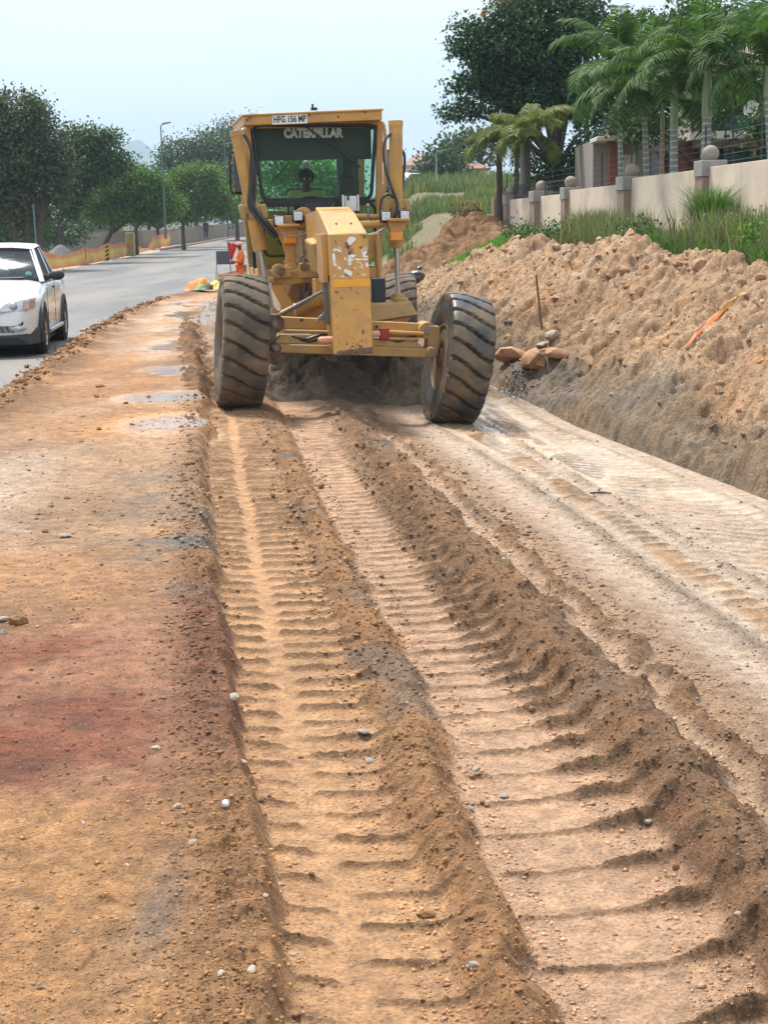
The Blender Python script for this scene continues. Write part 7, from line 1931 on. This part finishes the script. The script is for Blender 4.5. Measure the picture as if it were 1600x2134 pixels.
def place(me, x, y, z, r, label, cat, group=None, sc=None):
    o = bpy.data.objects.new(me.name.split('.')[0], me); COL.objects.link(o); o.location = (x, y, z)
    s = sc or (rk.uniform(.8, 1.25), rk.uniform(.8, 1.25), rk.uniform(.8, 1.1)); o.scale = (r * s[0], r * s[1], r * s[2]); o.rotation_euler = (rk.uniform(-.3, .3), rk.uniform(-.3, .3), rk.uniform(0, 6.28))
    return tag(o, label, cat, group)
YW = np.geomspace(2.4, 46, 900)
def at_ground(u, v, fn=None):
    """walk down the line of sight to the surface"""
    fn = fn or G
    p0 = np.array(at(u, v, 10.0)); d = (p0 - np.array((0, 0, 1.6))) / 10.0
    X_, Z_ = d[0] * YW, 1.6 + d[2] * YW
    hit = Z_ <= fn(X_, YW)
    k = int(np.argmax(hit)) if hit.any() else len(YW) - 1
    return Vector((X_[k], YW[k], Z_[k]))
def HZ2(x, y): return np.where(y < 38, heap_fn(x, y)[0], -9)
def GH(x, y): return np.maximum(G(x, y), HZ2(x, y))
ORD = ('first second third fourth fifth sixth seventh eighth ninth tenth eleventh twelfth thirteenth fourteenth fifteenth sixteenth').split()
def gset(lst, meshes, label, cat, group, order, fn=None, sink=.3, key=0, rev=False):
    lst = sorted(lst, key=lambda q: q[key], reverse=rev)
    for k, (u, v, px) in enumerate(lst):
        p = at_ground(u, v, fn); r = px * .5 * p.y / 3205.0
        place(rk.choice(meshes), p.x, p.y, p.z + r * sink, r, '%s, %s %s' % (label, ORD[k], order), cat, group)
# brown clods scattered on the dirt strip between the road and the ruts
gset([(210, 808, 15), (201, 828, 13), (173, 870, 11), (262, 842, 10), (310, 828, 9), (206, 896, 11), (276, 886, 10), (171, 922, 13), (64, 918, 11), (104, 1058, 16), (95, 1110, 14), (140, 1040, 11)], CL,
     'small dark clod on the dirt strip', 'clod', 'clods on the dirt strip', 'nearest to the camera', key=1, rev=True)
edge = [(6, 826, 16), (46, 800, 22), (78, 790, 15), (98, 778, 13), (118, 752, 11), (150, 738, 11), (167, 710, 12), (205, 686, 13), (222, 676, 17), (246, 664, 19), (270, 648, 10), (312, 632, 11), (332, 625, 13), (350, 622, 9)]
gset(edge, CL, 'crumbly clod on the broken asphalt edge', 'clod', 'clods along the asphalt edge', 'from the left picture edge')
# stones on the ridges and floors
gset([(757, 1528, 24), (772, 1590, 20), (1050, 1662, 22), (990, 1605, 18), (980, 1690, 20), (585, 1845, 16), (848, 1468, 13), (1255, 1500, 14), (985, 2015, 26), (1385, 1950, 18), (632, 1960, 14), (1440, 1420, 13), (1350, 1715, 18), (1540, 1905, 20)], ST,
     'grey stone in the loose ridge soil', 'stone', 'grey stones in the ridges', 'nearest to the camera', key=1, rev=True)
gset([(670, 1014, 13), (742, 1110, 13), (830, 1325, 15), (1008, 1358, 12), (1390, 1830, 17), (1410, 1810, 19), (820, 940, 9), (960, 1070, 10)], CL,
     'brown clod lying in the wheel ruts', 'clod', 'clods in the ruts', 'nearest to the camera', key=1, rev=True)
gset([(525, 2026, 30), (460, 2030, 18), (370, 1683, 20), (403, 1757, 18), (175, 1720, 16), (264, 1806, 14), (552, 1868, 14), (310, 1690, 11), (62, 1838, 11), (420, 1900, 12)], SW + ST[:2],
     'smooth pebble on the gravelly lower left foreground', 'stone', 'pebbles in the lower left foreground', 'nearest to the camera', key=1, rev=True)
for lab, u, v, px, ms, cat in (('large brown stone resting on the left wheel rut beside the middle ridge', 888, 1912, 40, CL, 'stone'), ('flat grey stone alone on the pale dirt strip, left of the ruts', 137, 1120, 22, ST, 'stone'),
                               ('larger round brown clod at the left edge of the strip', 40, 1302, 44, CL, 'clod'), ('dark stone at the left edge beside the round brown clod', 6, 1295, 26, ST, 'stone'), ('small grey stone below the dark stone at the left edge', 8, 1322, 16, ST, 'stone'),
                               ('white chalky lump on the edge above the left rut', 487, 1456, 26, SW, 'stone'), ('white chip on the red soil patch', 326, 1562, 22, SW, 'stone'), ('white pebble at rut edge just right of red soil', 506, 1590, 16, SW, 'stone'), ('white stone on the left rut wall near the bottom', 612, 1992, 16, SW, 'stone')):
    p = at_ground(u, v); r = px * .5 * p.y / 3205; place(rk.choice(ms), p.x, p.y, p.z + r * .35, r, lab, cat)
p = at_ground(472, 1683); r = 12 * p.y / 3205
t = thing('silver_ball', 'shiny silver foil ball lying on the gravel near the left rut', 'ball', (p.x, p.y, p.z + r * .6)); b = MB(); b.ball((0, 0, 0), r, 16, (1, 1, .95)); b.build('foil', paint('silver_foil', (.62, .63, .65), .28, metal=.85, var=.3, vscale=60, bump=.4, bscale=120), t)
# boulders at the foot of the heap
for lab, u, v, px, ms, sc in (('reddish boulder at the foot of the spoil heap behind the right tyre', 1062, 738, 52, SRr, (1.1, .9, .8)), ('largest orange brown boulder, dark underside, at the foot of the heap', 1112, 748, 62, SRr, (1.0, .9, .9)),
                              ('flat tan slab leaning on the orange boulder', 1160, 733, 56, SRr, (1.3, .8, .45)), ('pale cream rock under the thin wooden stake', 1150, 697, 30, SW, (1, .9, 1.2)), ('second pale rock, lower left of the cream one', 1128, 716, 24, SW, (1.2, .8, .8))):
    p = at_ground(u, v + px * .3, GH); r = px * .5 * p.y / 3205; place(rk.choice(ms), p.x, p.y, p.z + r * .45, r, lab, 'rock', None, sc)
# bigger lumps on the heap
gset([(1412, 552, 24), (1455, 555, 32), (1070, 638, 20), (1160, 625, 22), (1290, 690, 18), (1300, 565, 20), (1335, 610, 22), (1545, 590, 20), (1585, 580, 24), (1400, 700, 18), (1440, 740, 18), (1390, 720, 22), (1500, 800, 18), (1245, 535, 18)], CT,
     'sandy lump on the spoil heap', 'clod', 'lumps on the spoil heap', 'from the left picture edge', HZ2, .15)
# stake, netting strip, bag
p = at_ground(1131, 686, HZ2); q = at(1117, 573, p.y)
t = thing('wooden_stake', 'thin leaning wooden stake driven into the spoil heap', 'stake', (p.x, p.y, p.z - .15)); b = MB(); b.cyl((0, 0, 0), (q.x - p.x, .02, q.z - p.z + .15), .016, .014, 8); b.build('stick', paint('stake_wood', (.16, .09, .05), .8, var=.2), t)
a = [at_ground(u, v, HZ2) for u, v in ((1428, 732), (1452, 706), (1482, 672), (1508, 648), (1535, 632), (1552, 622))]
wv = [.006, .022, .035, .025, .05, .02]
V = []; C = []
for k, (q, w) in enumerate(zip(a, wv)):
    for j in range(5):
        s = (j - 2) / 2; x_ = q.x + s * w * .9; y_ = q.y - s * w * .5; V.append((x_, y_, max(hz(x_, y_), q.z) + .02 + .015 * math.sin(k * 2 + j * 2))); C.append((.75, .20, .06) if k < 3 else (.80, .40, .10))
o = np_mesh('net_strip', V, grid_faces(6, 5), M_NET, C); tag(o, 'torn strip of orange netting half buried in the spoil heap', 'netting'); sd = o.modifiers.new('thick', 'SOLIDIFY'); sd.thickness = .004
p = at(862, 592, 31.5); zb = max(hz(p.x, 31.5), p.z - .02)
t = thing('rubbish_bag', 'shiny black plastic bag lying behind the rear tyre', 'bag', (p.x, 31.5, zb)); me = rock_mesh('bag', 71, paint('black_bag', (.02, .023, .03), .3, var=.2, bump=.5, bscale=14, spec=.7), .85, .25, 2)
me.transform(Matrix.Translation((0, 0, .17)) @ Matrix.Diagonal((.21, .18, .19, 1))); link_mesh('bag', me, None, t)
me = rock_mesh('knot', 72, MATS['black_bag'], .8, .3, 1); me.transform(Matrix.Translation((.12, 0, .34)) @ Matrix.Diagonal((.06, .05, .05, 1))); link_mesh('knot', me, None, t)
# sprig of grass on the windrow, twig, gravel patch
p = at_ground(1228, 1592); t = thing('grass_sprig', 'tiny green sprig growing on the dark windrow', 'sprig', (p.x, p.y, p.z))
V, F, C = blades(np.random.default_rng(3).normal(size=(14, 3)) * np.array([.008, .008, 0]), .03, .0025, np.random.default_rng(3), dry=0, lean=.9, hue=np.array([[.6, 1.4, .4]])); np_mesh('blades', V, F, M_GRASS, C, smooth=False, parent=t)
p = at_ground(1250, 1032); t = thing('twig', 'short dark twig on the pale graded track', 'twig', (p.x, p.y, p.z + .012)); b = MB(); b.tube([(-.07, .03, 0), (0, .0, .008), (.08, -.02, .004)], [.006, .008, .004], 6); b.build('stem', M_BARK, t)
p = at_ground(1082, 770, GH); n = 450
xx = p.x + .13 * rng.normal(size=n); yy = p.y + .28 * rng.normal(size=n)
zz = np.maximum(G(xx, yy), heap_fn(xx, yy)[0]); sz = .010 + .014 * rng.random(n)
crumbs('grey_gravel', np.stack([xx, yy, zz + .02 * rng.random(n)], 1), sz, np.hstack([pick(np.array([(.21, .195, .175), (.28, .26, .235), (.15, .135, .12)]), n), np.ones((n, 1))]), M_CRUMB, rng, (ICO_V, ICO_F))
bpy.context.view_layer.update()
